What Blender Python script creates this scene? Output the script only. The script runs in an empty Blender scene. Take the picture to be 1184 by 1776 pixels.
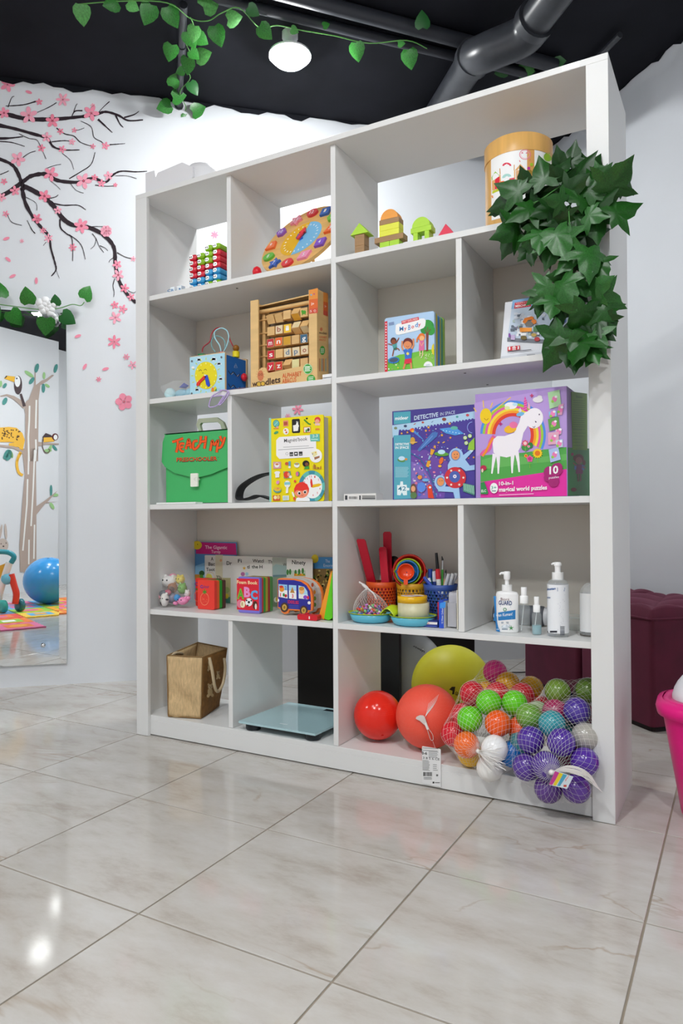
import bpy, math, random
from mathutils import Vector, Matrix
rnd = random.Random(7)
PI = math.pi
SC = bpy.context.scene
COL = SC.collection

# ------------------------------------------------------------------ camera
CAM = Vector((1.9615, -1.9636, 0.7877)); FPX = 1248.647
yaw, pitch, roll = 0.5071, 0.0108, -0.0056
fw = Vector((-math.sin(yaw)*math.cos(pitch), math.cos(yaw)*math.cos(pitch), math.sin(pitch)))
rt = Vector((math.cos(yaw), math.sin(yaw), 0)); up = rt.cross(fw)
rt, up = math.cos(roll)*rt + math.sin(roll)*up, -math.sin(roll)*rt + math.cos(roll)*up
cd = bpy.data.cameras.new('camera'); cam = bpy.data.objects.new('camera', cd); COL.objects.link(cam)
cam.matrix_world = Matrix(((rt.x, up.x, -fw.x, CAM.x), (rt.y, up.y, -fw.y, CAM.y), (rt.z, up.z, -fw.z, CAM.z), (0, 0, 0, 1)))
cd.sensor_fit = 'VERTICAL'; cd.sensor_height = 36.0; cd.lens = 36.0*FPX/1776.0
cd.clip_start = 0.02; cd.clip_end = 60
SC.camera = cam
# ------------------------------------------------------------------ world, exposure
w = bpy.data.worlds.new('world'); SC.world = w; w.use_nodes = True
w.node_tree.nodes['Background'].inputs[0].default_value = (0.8, 0.86, 0.95, 1)
w.node_tree.nodes['Background'].inputs[1].default_value = 0.15
SC.view_settings.view_transform = 'Standard'; SC.view_settings.look = 'None'
SC.view_settings.gamma = 1.0; SC.view_settings.use_curve_mapping = False
SC.view_settings.exposure = 0.0
SC.cycles.max_bounces = 7; SC.cycles.diffuse_bounces = 4; SC.cycles.glossy_bounces = 4; SC.cycles.transparent_max_bounces = 12
SC.cycles.caustics_reflective = False; SC.cycles.caustics_refractive = False
SC.cycles.use_adaptive_sampling = True; SC.cycles.adaptive_threshold = 0.03; SC.cycles.use_denoising = True
LAMP_STRENGTH = 420.0          # emission of each ceiling lamp's diffuser
LAMPS = [(0.26, 0.66, .95), (1.4, -1.3, .42), (1.15, -2.5, 1.15), (2.6, -2.2, 1.1), (0.6, -2.0, .45), (-1.5, -2.4, .9)]      # x, y, relative strength

# ------------------------------------------------------------------ pixel helpers: a photo pixel and a plane give a point in the room
def ray(px, py): return fw + rt*((px-592)/FPX) - up*((py-888)/FPX)
def at(px, py, axis, val):
    d = ray(px, py); return CAM + d*((val-CAM[axis])/d[axis])
def atY(px, py, y): return at(px, py, 1, y)
def atZ(px, py, z): return at(px, py, 2, z)
def on_plane(px, py, P, n):
    d = ray(px, py); return CAM + d*((P-CAM).dot(n)/d.dot(n))
def V(*a): return Vector(a)

# ------------------------------------------------------------------ materials
def lin(h):
    if not isinstance(h, str): return h
    h = h.lstrip('#'); out = []
    for i in (0, 2, 4):
        c = int(h[i:i+2], 16)/255.0
        out.append(c/12.92 if c <= 0.04045 else ((c+0.055)/1.055)**2.4)
    return tuple(out)
MATS = {}
def mat(h, rough=0.5, gain=1.0, metal=0.0, spec=0.5, alpha=1.0, trans=0.0, emit=0.0, coat=0.0, ior=1.45, name=None, noise=None, bump=None):
    key = (h, rough, gain, metal, spec, alpha, trans, emit, coat, ior, name, noise, bump)
    if key in MATS: return MATS[key]
    m = bpy.data.materials.new(name or ('paint_' + str(h).lstrip('#')))
    m.use_nodes = True; nt = m.node_tree; b = nt.nodes['Principled BSDF']
    c = [min(0.92, x*gain) for x in lin(h)] + [1]
    I = b.inputs
    I['Base Color'].default_value = c; I['Roughness'].default_value = rough; I['Metallic'].default_value = metal
    I['Specular IOR Level'].default_value = spec; I['IOR'].default_value = ior
    I['Alpha'].default_value = alpha; I['Transmission Weight'].default_value = trans; I['Coat Weight'].default_value = coat
    if emit: I['Emission Color'].default_value = c; I['Emission Strength'].default_value = emit
    if noise or bump:
        tc = nt.nodes.new('ShaderNodeTexCoord')
    if noise:
        sx, amt, stretch = noise
        mp = nt.nodes.new('ShaderNodeMapping'); mp.inputs['Scale'].default_value = stretch
        nz = nt.nodes.new('ShaderNodeTexNoise'); nz.inputs['Scale'].default_value = sx; nz.inputs['Detail'].default_value = 5
        rp = nt.nodes.new('ShaderNodeValToRGB')
        rp.color_ramp.elements[0].position = 0.3; rp.color_ramp.elements[1].position = 0.7
        rp.color_ramp.elements[0].color = [x*(1-amt) for x in c[:3]]+[1]; rp.color_ramp.elements[1].color = [min(.95, x*(1+amt)) for x in c[:3]]+[1]
        L = nt.links.new
        L(tc.outputs['Object'], mp.inputs[0]); L(mp.outputs[0], nz.inputs['Vector']); L(nz.outputs['Fac'], rp.inputs[0]); L(rp.outputs[0], I['Base Color'])
    if bump:
        nz2 = nt.nodes.new('ShaderNodeTexNoise'); nz2.inputs['Scale'].default_value = bump[0]; nz2.inputs['Detail'].default_value = 3
        bp = nt.nodes.new('ShaderNodeBump'); bp.inputs['Strength'].default_value = bump[1]; bp.inputs['Distance'].default_value = bump[2] if len(bump) > 2 else 0.002
        nt.links.new(tc.outputs['Object'], nz2.inputs['Vector']); nt.links.new(nz2.outputs['Fac'], bp.inputs['Height']); nt.links.new(bp.outputs[0], I['Normal'])
    MATS[key] = m
    return m
G = 1.12
def ink(h): return mat(h, 0.45, G, spec=0.35)        # printed colour
def plast(h, r=0.3): return mat(h, r, G, spec=0.5)   # plastic / painted wood
def clear(h='f4f8fa', a=0.25, r=0.08): return mat(h, r, 1.0, alpha=a, spec=0.6, name='clear_plastic')

# ------------------------------------------------------------------ mesh builder (world coordinates)
class MB:
    def __init__(s): s.v = []; s.f = []; s.m = []; s.sm = []; s.mats = []
    def mi(s, m):
        if m not in s.mats: s.mats.append(m)
        return s.mats.index(m)
    def add(s, vs, fs, m, smooth=False, M=None):
        o = len(s.v); k = s.mi(m)
        s.v += [tuple(M @ Vector(p)) if M else tuple(p) for p in vs]
        for f in fs: s.f.append([i+o for i in f]); s.m.append(k); s.sm.append(smooth)
        return s
    def box(s, x0, x1, y0, y1, z0, z1, m, M=None):
        vs = [(x, y, z) for z in (z0, z1) for y in (y0, y1) for x in (x0, x1)]
        return s.add(vs, [(0, 2, 3, 1), (4, 5, 7, 6), (0, 1, 5, 4), (2, 6, 7, 3), (0, 4, 6, 2), (1, 3, 7, 5)], m, False, M)
    def prism(s, poly, y0, y1, m, M=None, axis='y', smooth=False, capm=None):
        n = len(poly)
        if axis == 'y': a = [(p[0], y0, p[1]) for p in poly]; b = [(p[0], y1, p[1]) for p in poly]
        elif axis == 'z': a = [(p[0], p[1], y0) for p in poly]; b = [(p[0], p[1], y1) for p in poly]
        else: a = [(y0, p[0], p[1]) for p in poly]; b = [(y1, p[0], p[1]) for p in poly]
        s.add(a+b, [(i, (i+1) % n, n+(i+1) % n, n+i) for i in range(n)], m, smooth, M)
        s.add(a+b, [tuple(range(n))[::-1], tuple(range(n, 2*n))], capm or m, False, M)
        return s
    def lathe(s, prof, m, n=24, M=None, smooth=True, cap=True):
        vs = []; fs = []
        for r, z in prof:
            for i in range(n):
                a = 2*PI*i/n; vs.append((r*math.cos(a), r*math.sin(a), z))
        for j in range(len(prof)-1):
            for i in range(n):
                fs.append((j*n+i, j*n+(i+1) % n, (j+1)*n+(i+1) % n, (j+1)*n+i))
        s.add(vs, fs, m, smooth, M)
        if cap:
            k = len(prof)-1
            s.add([vs[i] for i in range(n)], [tuple(range(n))[::-1]], m, False, M)
            s.add([vs[k*n+i] for i in range(n)], [tuple(range(n))], m, False, M)
        return s
    def sphere(s, c, r, m, n=24, k=14, sc=(1, 1, 1), M=None):
        vs = [(0, 0, -1)]; fs = []
        for j in range(1, k):
            t = -PI/2+PI*j/k
            for i in range(n): vs.append((math.cos(t)*math.cos(2*PI*i/n), math.cos(t)*math.sin(2*PI*i/n), math.sin(t)))
        vs.append((0, 0, 1)); L = len(vs)-1
        for i in range(n):
            fs.append((0, 1+(i+1) % n, 1+i)); fs.append((L, L-n+i, L-n+(i+1) % n))
        for j in range(k-2):
            for i in range(n): fs.append((1+j*n+i, 1+j*n+(i+1) % n, 1+(j+1)*n+(i+1) % n, 1+(j+1)*n+i))
        vs = [(c[0]+r*sc[0]*x, c[1]+r*sc[1]*y, c[2]+r*sc[2]*z) for x, y, z in vs]
        return s.add(vs, fs, m, True, M)
    def tube(s, pts, r, m, n=8, closed=False, cap=True, M=None):
        P = [Vector(p) for p in pts]; N = len(P)
        rr = r if isinstance(r, (list, tuple)) else [r]*N
        vs = []; fs = []; prev = None
        for i in range(N):
            if closed: t = P[(i+1) % N]-P[i-1]
            else: t = P[min(i+1, N-1)]-P[max(i-1, 0)]
            if t.length < 1e-9: t = Vector((0, 0, 1))
            t.normalize()
            if prev is None:
                a = Vector((0, 0, 1)) if abs(t.z) < .9 else Vector((1, 0, 0))
                u_ = t.cross(a).normalized()
            else:
                u_ = prev - t*prev.dot(t)
                u_ = u_.normalized() if u_.length > 1e-6 else t.orthogonal().normalized()
            prev = u_; w_ = t.cross(u_)
            for k in range(n):
                a = 2*PI*k/n; vs.append(P[i]+u_*(rr[i]*math.cos(a))+w_*(rr[i]*math.sin(a)))
        for i in range(N if closed else N-1):
            j = (i+1) % N
            for k in range(n): fs.append((i*n+k, i*n+(k+1) % n, j*n+(k+1) % n, j*n+k))
        s.add(vs, fs, m, n > 4, M)
        if cap and not closed: s.add(vs[:n]+vs[-n:], [tuple(range(n))[::-1], tuple(range(n, 2*n))], m, False, M)
        return s
    def mesh(s, name, off=(0, 0, 0)):
        me = bpy.data.meshes.new(name)
        me.from_pydata([(x-off[0], y-off[1], z-off[2]) for x, y, z in s.v], [], s.f)
        for m in s.mats: me.materials.append(m)
        me.polygons.foreach_set('material_index', s.m); me.polygons.foreach_set('use_smooth', s.sm)
        me.update()
        return me
def rrect(x0, x1, z0, z1, r, n=4):
    P = []
    for cx, cz, a0 in ((x1-r, z1-r, 0), (x0+r, z1-r, 90), (x0+r, z0+r, 180), (x1-r, z0+r, 270)):
        for i in range(n+1):
            a = math.radians(a0+90*i/n); P.append((cx+r*math.cos(a), cz+r*math.sin(a)))
    return P
def rbox(mb, x0, x1, y0, y1, z0, z1, r, m, axis='y', M=None):
    if axis == 'y': return mb.prism(rrect(x0, x1, z0, z1, r), y0, y1, m, M, 'y')
    if axis == 'z': return mb.prism(rrect(x0, x1, y0, y1, r), z0, z1, m, M, 'z')
    return mb.prism(rrect(y0, y1, z0, z1, r), x0, x1, m, M, 'x')
def spline(pts, n=6, closed=False):
    P = [Vector(p) for p in pts]; N = len(P); out = []
    for i in range(N if closed else N-1):
        p1, p2 = P[i], P[(i+1) % N]
        p0 = P[i-1] if (i > 0 or closed) else p1; p3 = P[(i+2) % N] if (i+2 < N or closed) else p2
        for k in range(n):
            t = k/n
            out.append(0.5*((2*p1)+(p2-p0)*t+(2*p0-5*p1+4*p2-p3)*t*t+(3*p1-p0-3*p2+p3)*t**3))
    if not closed: out.append(P[-1])
    return out
def frame(o, x, y, z): # matrix from axes
    return Matrix(((x.x, y.x, z.x, o.x), (x.y, y.y, z.y, o.y), (x.z, y.z, z.z, o.z), (0, 0, 0, 1)))

# ------------------------------------------------------------------ objects
def tag(o, label, cat, group=None):
    o['label'] = label; o['category'] = cat
    if group: o['group'] = group
    return o
def thing(name, label, cat, loc, group=None):
    o = bpy.data.objects.new(name, None); COL.objects.link(o); o.location = loc; o.empty_display_size = 0.02
    return tag(o, label, cat, group)
def wloc(p):
    v = Vector((0, 0, 0))
    while p is not None: v = v + Vector(p.location); p = p.parent
    return v
def part(name, mb, parent, label=None, kind=None):
    off = wloc(parent)
    o = bpy.data.objects.new(name, mb.mesh(name, off)); COL.objects.link(o); o.parent = parent
    if label: o['label'] = label
    if kind: o['kind'] = kind
    return o
def solo(name, mb, label, cat, group=None):          # a thing that is one mesh, origin at its base centre
    xs = [p[0] for p in mb.v]; ys = [p[1] for p in mb.v]; zs = [p[2] for p in mb.v]
    c = ((min(xs)+max(xs))/2, (min(ys)+max(ys))/2, min(zs))
    o = bpy.data.objects.new(name, mb.mesh(name, c)); o.location = c; COL.objects.link(o)
    return tag(o, label, cat, group)
def struct(name, mb, parent=None):
    o = bpy.data.objects.new(name, mb.mesh(name)); COL.objects.link(o)
    if parent: o.parent = parent
    else: o['kind'] = 'structure'
    return o
def inst(name, me, parent, M):                        # a part that shares mesh data; M is in world space
    o = bpy.data.objects.new(name, me); COL.objects.link(o); o.parent = parent
    o.matrix_local = Matrix.Translation(-wloc(parent)) @ M
    return o

# ------------------------------------------------------------------ flat print on a face, traced in the face's own plane
GLY = {}
def glyphs(s, bold):
    k = (s, bold)
    if k not in GLY:
        c = bpy.data.curves.new('t', 'FONT'); c.body = s; c.resolution_u = 2; c.offset = bold
        o = bpy.data.objects.new('t', c); me = bpy.data.meshes.new_from_object(o)
        xs = [v.co.x for v in me.vertices] or [0, 1]
        x0, x1 = min(xs), max(xs)
        GLY[k] = ([((v.co.x-x0)/max(1e-6, x1-x0), v.co.y/0.7) for v in me.vertices], [tuple(p.vertices) for p in me.polygons])
        bpy.data.meshes.remove(me); bpy.data.objects.remove(o); bpy.data.curves.remove(c)
    return GLY[k]
class Plane:
    def __init__(s, P, n): s.P = Vector(P); s.n = Vector(n).normalized()
    def map(s, px, py): return on_plane(px, py, s.P, s.n), s.n
class Cyl:                                             # upright cylinder, seen from outside
    def __init__(s, cx, cy, r): s.c = (cx, cy); s.r = r
    def map(s, px, py):
        d = ray(px, py); ox, oy = CAM.x-s.c[0], CAM.y-s.c[1]
        a = d.x*d.x+d.y*d.y; b = ox*d.x+oy*d.y; c = ox*ox+oy*oy-s.r*s.r
        q = max(0.0, b*b-a*c); P = CAM+d*((-b-math.sqrt(q))/a)
        n = Vector((P.x-s.c[0], P.y-s.c[1], 0)).normalized()
        return Vector((s.c[0], s.c[1], P.z))+n*s.r, n
PREF = {'cover_print': ('cover', 'front_cover', 'box'), 'box_print': ('box',), 'clock_print': ('front_panel',), 'slot_print': ('side_panel',), 'lettering': ('flap',), 'clasp_mark': ('clasp',), 'carton_print': ('carton',), 'label_print': ('label', 'body', 'bottle_body', 'card_label'), 'barcode_print': ('box',), 'ball_print': ('ball_skin',), 'tag_print': ('card',), 'spine_print': ('box',), 'side_panel_print': ('box',), 'badge_print': ('right_pillar',), 'title_print': ('front_apron',), 'page_edge_print': ('page',), 'picture_print': ('cover',), 'print': ('cube',)}
class Print:
    zmin = -9.0                                        # print never reaches below the board its object stands on
    def __init__(s, face, crop, base=0.0004, step=0.00004, matf=ink):
        s.face = face; s.crop = crop; s.mb = MB(); s.k = 0; s.base = base; s.step = step; s.matf = matf
    def m(s, x, y):
        ox, oy, sc = s.crop; P, n = s.face.map(ox+x/sc, oy+y/sc)
        if n.dot(CAM-P) < 0: n = -n
        P = P+n*(s.base+s.k*s.step)
        if P.z < Print.zmin: P.z = Print.zmin
        return P
    def poly(s, pts, col):
        s.k += 1; s.mb.add([s.m(*p) for p in pts], [tuple(range(len(pts)))], s.matf(col)); return s
    def rect(s, x0, y0, x1, y1, col, n=1):
        s.k += 1
        vs = []
        for i in range(n+1):
            x = x0+(x1-x0)*i/n; vs += [s.m(x, y0), s.m(x, y1)]
        s.mb.add(vs, [(2*i, 2*i+2, 2*i+3, 2*i+1) for i in range(n)], s.matf(col)); return s
    def quad(s, a, b, c, d, col, n=1):                 # top-left, top-right, bottom-right, bottom-left
        s.k += 1; vs = []
        for i in range(n+1):
            t = i/n
            vs += [s.m(a[0]+(b[0]-a[0])*t, a[1]+(b[1]-a[1])*t), s.m(d[0]+(c[0]-d[0])*t, d[1]+(c[1]-d[1])*t)]
        s.mb.add(vs, [(2*i, 2*i+2, 2*i+3, 2*i+1) for i in range(n)], s.matf(col)); return s
    def ell(s, cx, cy, rx, ry, col, n=18, rot=0, a0=0, a1=360):
        P = []; c, q = math.cos(math.radians(rot)), math.sin(math.radians(rot))
        full = a1-a0 >= 360
        for i in range(n if full else n+1):
            a = math.radians(a0+(a1-a0)*i/n); x, y = rx*math.cos(a), -ry*math.sin(a)
            P.append((cx+c*x-q*y, cy+q*x+c*y))
        return s.poly(P, col)
    def ring(s, cx, cy, rx, ry, wd, col, n=24, a0=0, a1=360):
        s.k += 1; vs = []
        for i in range(n+1):
            a = math.radians(a0+(a1-a0)*i/n)
            vs += [s.m(cx+rx*math.cos(a), cy-ry*math.sin(a)), s.m(cx+(rx-wd)*math.cos(a), cy-(ry-wd*ry/rx)*math.sin(a))]
        s.mb.add(vs, [(2*i, 2*i+2, 2*i+3, 2*i+1) for i in range(n)], s.matf(col)); return s
    def line(s, pts, wd, col):
        s.k += 1; vs = []; N = len(pts)
        ww = wd if isinstance(wd, (list, tuple)) else [wd]*N
        for i in range(N):
            a = pts[max(i-1, 0)]; b = pts[min(i+1, N-1)]; dx, dy = b[0]-a[0], b[1]-a[1]; l = math.hypot(dx, dy) or 1
            nx, ny = -dy/l*ww[i]/2, dx/l*ww[i]/2
            vs += [s.m(pts[i][0]+nx, pts[i][1]+ny), s.m(pts[i][0]-nx, pts[i][1]-ny)]
        s.mb.add(vs, [(2*i, 2*i+1, 2*i+3, 2*i+2) for i in range(N-1)], s.matf(col)); return s
    def curve(s, pts, wd, col, n=5):
        return s.line([(p.x, p.y) for p in spline([(a, b, 0) for a, b in pts], n)], wd, col)
    def star(s, cx, cy, r, col, n=5, inner=.45, rot=-90):
        return s.poly([(cx+(r if i % 2 == 0 else r*inner)*math.cos(math.radians(rot+180*i/n)), cy+(r if i % 2 == 0 else r*inner)*math.sin(math.radians(rot+180*i/n))) for i in range(2*n)], col)
    def text(s, t, x0, y0, x1, y1, h, col, bold=0.0, shear=0.0):   # baseline from (x0,y0) to (x1,y1), capital height h
        s.k += 1; vs, fs = glyphs(t, bold)
        s.mb.add([s.m(x0+a*(x1-x0)+b*h*shear, y0+a*(y1-y0)-b*h) for a, b in vs], fs, s.matf(col)); return s
    def lines(s, x0, y0, x1, y1, n, wd, col, jit=.15, slope=0):    # rows of unreadably small type
        for i in range(n):
            y = y0+(y1-y0)*i/max(1, n-1); e = x1-(x1-x0)*jit*rnd.random()
            s.line([(x0, y), (e, y+slope*(e-x0))], wd, col)
            s.k -= 1
        s.k += 1
        return s
    def done(s, parent, name='print', label=None):
        for want in PREF.get(name, ()):                # print belongs to the part it is printed on
            hit = [c for c in parent.children if c.name.split('.')[0] == want]
            if hit: return part(name, s.mb, hit[0], label)
        return part(name, s.mb, parent, label)
# ================================================================== ROOM
aA = math.radians(42.8); dA = V(math.cos(aA), math.sin(aA), 0); nA = V(-math.sin(aA), math.cos(aA), 0)
PA = V(-0.663, 0.657, 0)                                   # wall with the cherry blossoms and the mirror
aB = math.radians(-43.0); dB = V(math.cos(aB), math.sin(aB), 0); nB = V(-math.sin(aB), math.cos(aB), 0)
PB = V(1.48, 1.79, 0)                                      # wall behind the ottomans
HC = 2.915
def wallA(u, z, off=0.0): return PA + dA*u - nA*off + V(0, 0, z)
def refl(P, off=0.022):
    Q = PA - nA*off; return P - nA*(2*(P-Q).dot(nA))
def isect(P, d, Q, e):
    k = ((Q-P).x*e.y-(Q-P).y*e.x)/(d.x*e.y-d.y*e.x); return P+d*k
M1, M2 = refl(V(-5.08, 3.074, 0)), refl(V(-5.08, 3.84, 0)); dM = (M2-M1).normalized(); nM = V(-dM.y, dM.x, 0)
cAB = isect(PA, dA, PB, dB)
XL, XR = -3.3, 4.3
cL1 = isect(PA, dA, V(XL, 0, 0), V(0, 1, 0)); cL2 = isect(M1, dM, V(XL, 0, 0), V(0, 1, 0))
cR1 = isect(PB, dB, V(XR, 0, 0), V(0, 1, 0)); cR2 = isect(M1, dM, V(XR, 0, 0), V(0, 1, 0))
wall_m = mat('dde0e5', 0.55, 1.0, name='white_wall_paint', noise=(3.0, 0.015, (1, 1, 1)), bump=(60, 0.12))
ceil_m = mat('191a20', 0.75, 1.0, spec=.15, name='black_ceiling_paint', noise=(4.0, 0.25, (1, 1, 1)), bump=(14, 0.35))
grout_m = mat('968b7c', 0.8, 1.0, name='beige_grout', noise=(8, .12, (1, 1, 1)))
def wall(name, a, b, m=wall_m, jag=False):
    d = (b-a).normalized(); n = V(-d.y, d.x, 0); mid = (cAB+cL2)/2
    if n.dot(mid-a) > 0: n = -n
    mb = MB(); a2, b2 = a+n*0.12, b+n*0.12
    vs = [V(p.x, p.y, z) for z in (-0.02, HC) for p in (a, b, b2, a2)]
    mb.add(vs, [(0, 1, 5, 4), (1, 2, 6, 5), (2, 3, 7, 6), (3, 0, 4, 7), (0, 3, 2, 1), (4, 5, 6, 7)], m)
    if jag:                                                # uneven paint edge where white meets the black ceiling
        L = (b-a).length; N = int(L/0.045); vs = []; fs = []
        for i in range(N+1):
            p = a+d*(L*i/N)-n*0.003; vs += [(p.x, p.y, HC-0.012), (p.x, p.y, HC-0.004-0.03*rnd.random()**2)]
            # narrow dark band hanging from the ceiling line
        top = [(v[0], v[1], HC+0.001) for v in vs[::2]]; low = [vs[2*i+1] for i in range(N+1)]
        mb.add(top+low, [(i, i+1, N+2+i, N+1+i) for i in range(N)], ceil_m)
    return struct(name, mb)
wall('wall_left', cL1, cAB, jag=True); wall('wall_right', cAB, cR1, jag=True)
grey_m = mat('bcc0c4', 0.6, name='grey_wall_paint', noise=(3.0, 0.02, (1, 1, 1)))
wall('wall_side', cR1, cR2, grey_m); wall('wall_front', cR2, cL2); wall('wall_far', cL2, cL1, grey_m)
poly = [cL1, cAB, cR1, cR2, cL2]
struct('ceiling', MB().prism([(p.x, p.y) for p in poly], HC, HC+0.1, ceil_m, axis='z'))
# floor: grout bed and single tiles
floor = struct('floor', MB().prism([(p.x, p.y) for p in poly], -0.06, -0.0025, grout_m, axis='z'))
def tile_material():
    m = bpy.data.materials.new('marble_tile'); m.use_nodes = True; nt = m.node_tree; N = nt.nodes.new; L = nt.links.new
    b = nt.nodes['Principled BSDF']; b.inputs['Roughness'].default_value = 0.09; b.inputs['Specular IOR Level'].default_value = 0.5
    oi = N('ShaderNodeObjectInfo'); tc = N('ShaderNodeTexCoord'); mp = N('ShaderNodeMapping'); cx = N('ShaderNodeCombineXYZ')
    mu = N('ShaderNodeMath'); mu.operation = 'MULTIPLY'; mu.inputs[1].default_value = 37.0
    L(oi.outputs['Random'], mu.inputs[0]); L(mu.outputs[0], cx.inputs[0]); L(mu.outputs[0], cx.inputs[1])
    L(tc.outputs['Object'], mp.inputs[0]); L(cx.outputs[0], mp.inputs['Location']); mp.inputs['Rotation'].default_value = (0, 0, math.radians(38)); mp.inputs['Scale'].default_value = (1.0, 2.4, 1)
    n1 = N('ShaderNodeTexNoise'); n1.inputs['Scale'].default_value = 4.2; n1.inputs['Detail'].default_value = 9; n1.inputs['Roughness'].default_value = 0.68
    L(mp.outputs[0], n1.inputs['Vector'])
    r1 = N('ShaderNodeValToRGB'); e = r1.color_ramp.elements
    e[0].position = 0.32; e[0].color = (0.45, 0.395, 0.345, 1); e[1].position = 0.66; e[1].color = (0.61, 0.585, 0.56, 1)
    e2 = r1.color_ramp.elements.new(0.47); e2.color = (0.55, 0.515, 0.475, 1)
    L(n1.outputs['Fac'], r1.inputs[0])
    n2 = N('ShaderNodeTexNoise'); n2.inputs['Scale'].default_value = 1.6; n2.inputs['Detail'].default_value = 6; n2.inputs['Distortion'].default_value = 0.6
    L(mp.outputs[0], n2.inputs['Vector'])
    r2 = N('ShaderNodeValToRGB'); f = r2.color_ramp.elements                # thin tan veins
    f[0].position = 0.488; f[0].color = (0, 0, 0, 1); f[1].position = 0.512; f[1].color = (0, 0, 0, 1)
    f3 = r2.color_ramp.elements.new(0.50); f3.color = (1, 1, 1, 1)
    L(n2.outputs['Fac'], r2.inputs[0])
    n3 = N('ShaderNodeTexNoise'); n3.inputs['Scale'].default_value = 2.2; L(mp.outputs[0], n3.inputs['Vector'])
    r3 = N('ShaderNodeValToRGB'); r3.color_ramp.elements[0].position = 0.5; r3.color_ramp.elements[1].position = 0.65
    L(n3.outputs['Fac'], r3.inputs[0])
    mm = N('ShaderNodeMath'); mm.operation = 'MULTIPLY'; L(r2.outputs[0], mm.inputs[0]); L(r3.outputs[0], mm.inputs[1])
    m3 = N('ShaderNodeMath'); m3.operation = 'MULTIPLY'; m3.inputs[1].default_value = 0.75; L(mm.outputs[0], m3.inputs[0])
    mx = N('ShaderNodeMix'); mx.data_type = 'RGBA'; L(m3.outputs[0], mx.inputs['Factor']); L(r1.outputs[0], mx.inputs['A']); mx.inputs['B'].default_value = (0.40, 0.31, 0.23, 1)
    L(mx.outputs['Result'], b.inputs['Base Color'])
    n4 = N('ShaderNodeTexNoise'); n4.inputs['Scale'].default_value = 9; bp = N('ShaderNodeBump'); bp.inputs['Strength'].default_value = 0.04; bp.inputs['Distance'].default_value = 0.004
    L(tc.outputs['Object'], n4.inputs['Vector']); L(n4.outputs['Fac'], bp.inputs['Height']); L(bp.outputs[0], b.inputs['Normal'])
    return m
tile_m = tile_material(); T = 0.4465; gx0 = 0.003
def inside(x, y):
    c = False; j = len(poly)-1
    for i in range(len(poly)):
        a, b = poly[i], poly[j]
        if (a.y > y) != (b.y > y) and x < (b.x-a.x)*(y-a.y)/(b.y-a.y)+a.x: c = not c
        j = i
    return c
def clip(P, a, b, ins):                                     # clip polygon to the room side of edge a-b
    d = b-a; n = V(-d.y, d.x, 0); sgn = 1 if n.dot(ins-a) > 0 else -1; out = []
    for i in range(len(P)):
        p, q = P[i], P[(i+1) % len(P)]; sp, sq = sgn*n.dot(p-a), sgn*n.dot(q-a)
        if sp >= 0: out.append(p)
        if (sp >= 0) != (sq >= 0): out.append(p+(q-p)*(sp/(sp-sq)))
    return out
g = 0.0021; full = MB()
q = [(-T/2+g, -T/2+g), (T/2-g, -T/2+g), (T/2-g, T/2-g), (-T/2+g, T/2-g)]
e = 0.0012
full.add([(x, y, -0.0025) for x, y in q]+[(x, y, -e*.6) for x, y in q]+[(x*(1-2*e/T), y*(1-2*e/T), 0) for x, y in q], [(i, (i+1) % 4, 4+(i+1) % 4, 4+i) for i in range(4)]+[(4+i, 4+(i+1) % 4, 8+(i+1) % 4, 8+i) for i in range(4)]+[(8, 9, 10, 11)], tile_m)
tile_me = full.mesh('tile'); mid = (cAB+cL2+cR2)/3
for i in range(-8, 11):
    for j in range(-10, 7):
        c = V(gx0+(i+.5)*T, (j+.5)*T, 0)
        cs = [c+V(x, y, 0) for x, y in q]; k = sum(inside(p.x, p.y) for p in cs)
        if k == 4: o = bpy.data.objects.new('tile', tile_me); o.location = c
        else:
            P = cs
            for a, b in zip(poly, poly[1:]+poly[:1]):
                if len(P) >= 3: P = clip(P, a, b, mid)
            if len(P) < 3: continue
            o = bpy.data.objects.new('tile', MB().prism([(p.x-c.x, p.y-c.y) for p in P], -0.0025, 0, tile_m, axis='z').mesh('tile')); o.location = c
        COL.objects.link(o); o.parent = floor

# ------------------------------------------------------------------ ceiling lamps
house_m = mat('e6e8ea', .4, name='white_lamp_housing')
names = ['round white ceiling lamp glowing by the blossom wall', 'round ceiling lamp in front of the shelving unit, off to the right', 'round ceiling lamp nearest the jungle mural', 'round ceiling lamp behind the viewpoint at the right', 'round ceiling lamp above the play mat in front of the mirror', 'added ceiling lamp for ambient light at the far left of the room']  # last lamp is added for ambient light, no fixture known there
for (x, y, rel), lb in zip(LAMPS, names):
    glow_m = mat((0.90, 0.93, 1.0), .5, emit=LAMP_STRENGTH*rel, name='lit_diffuser')
    t = thing('ceiling_lamp', lb, 'lamp', (x, y, HC-0.145), 'round ceiling lamps'); M = Matrix.Translation((x, y, 0))
    z = HC-0.1
    part('socket', MB().lathe([(.022, z+.02), (.022, z+.07), (.035, z+.075), (.035, HC)], house_m, 16, M), t)
    part('housing', MB().lathe([(.092, z-.005), (.092, z+.004), (.06, z+.022), (.03, z+.03)], house_m, 28, M), t)
    part('diffuser', MB().lathe([(.002, z-.045), (.035, z-.042), (.065, z-.03), (.083, z-.012), (.086, z-.005)], glow_m, 28, M), t)

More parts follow.
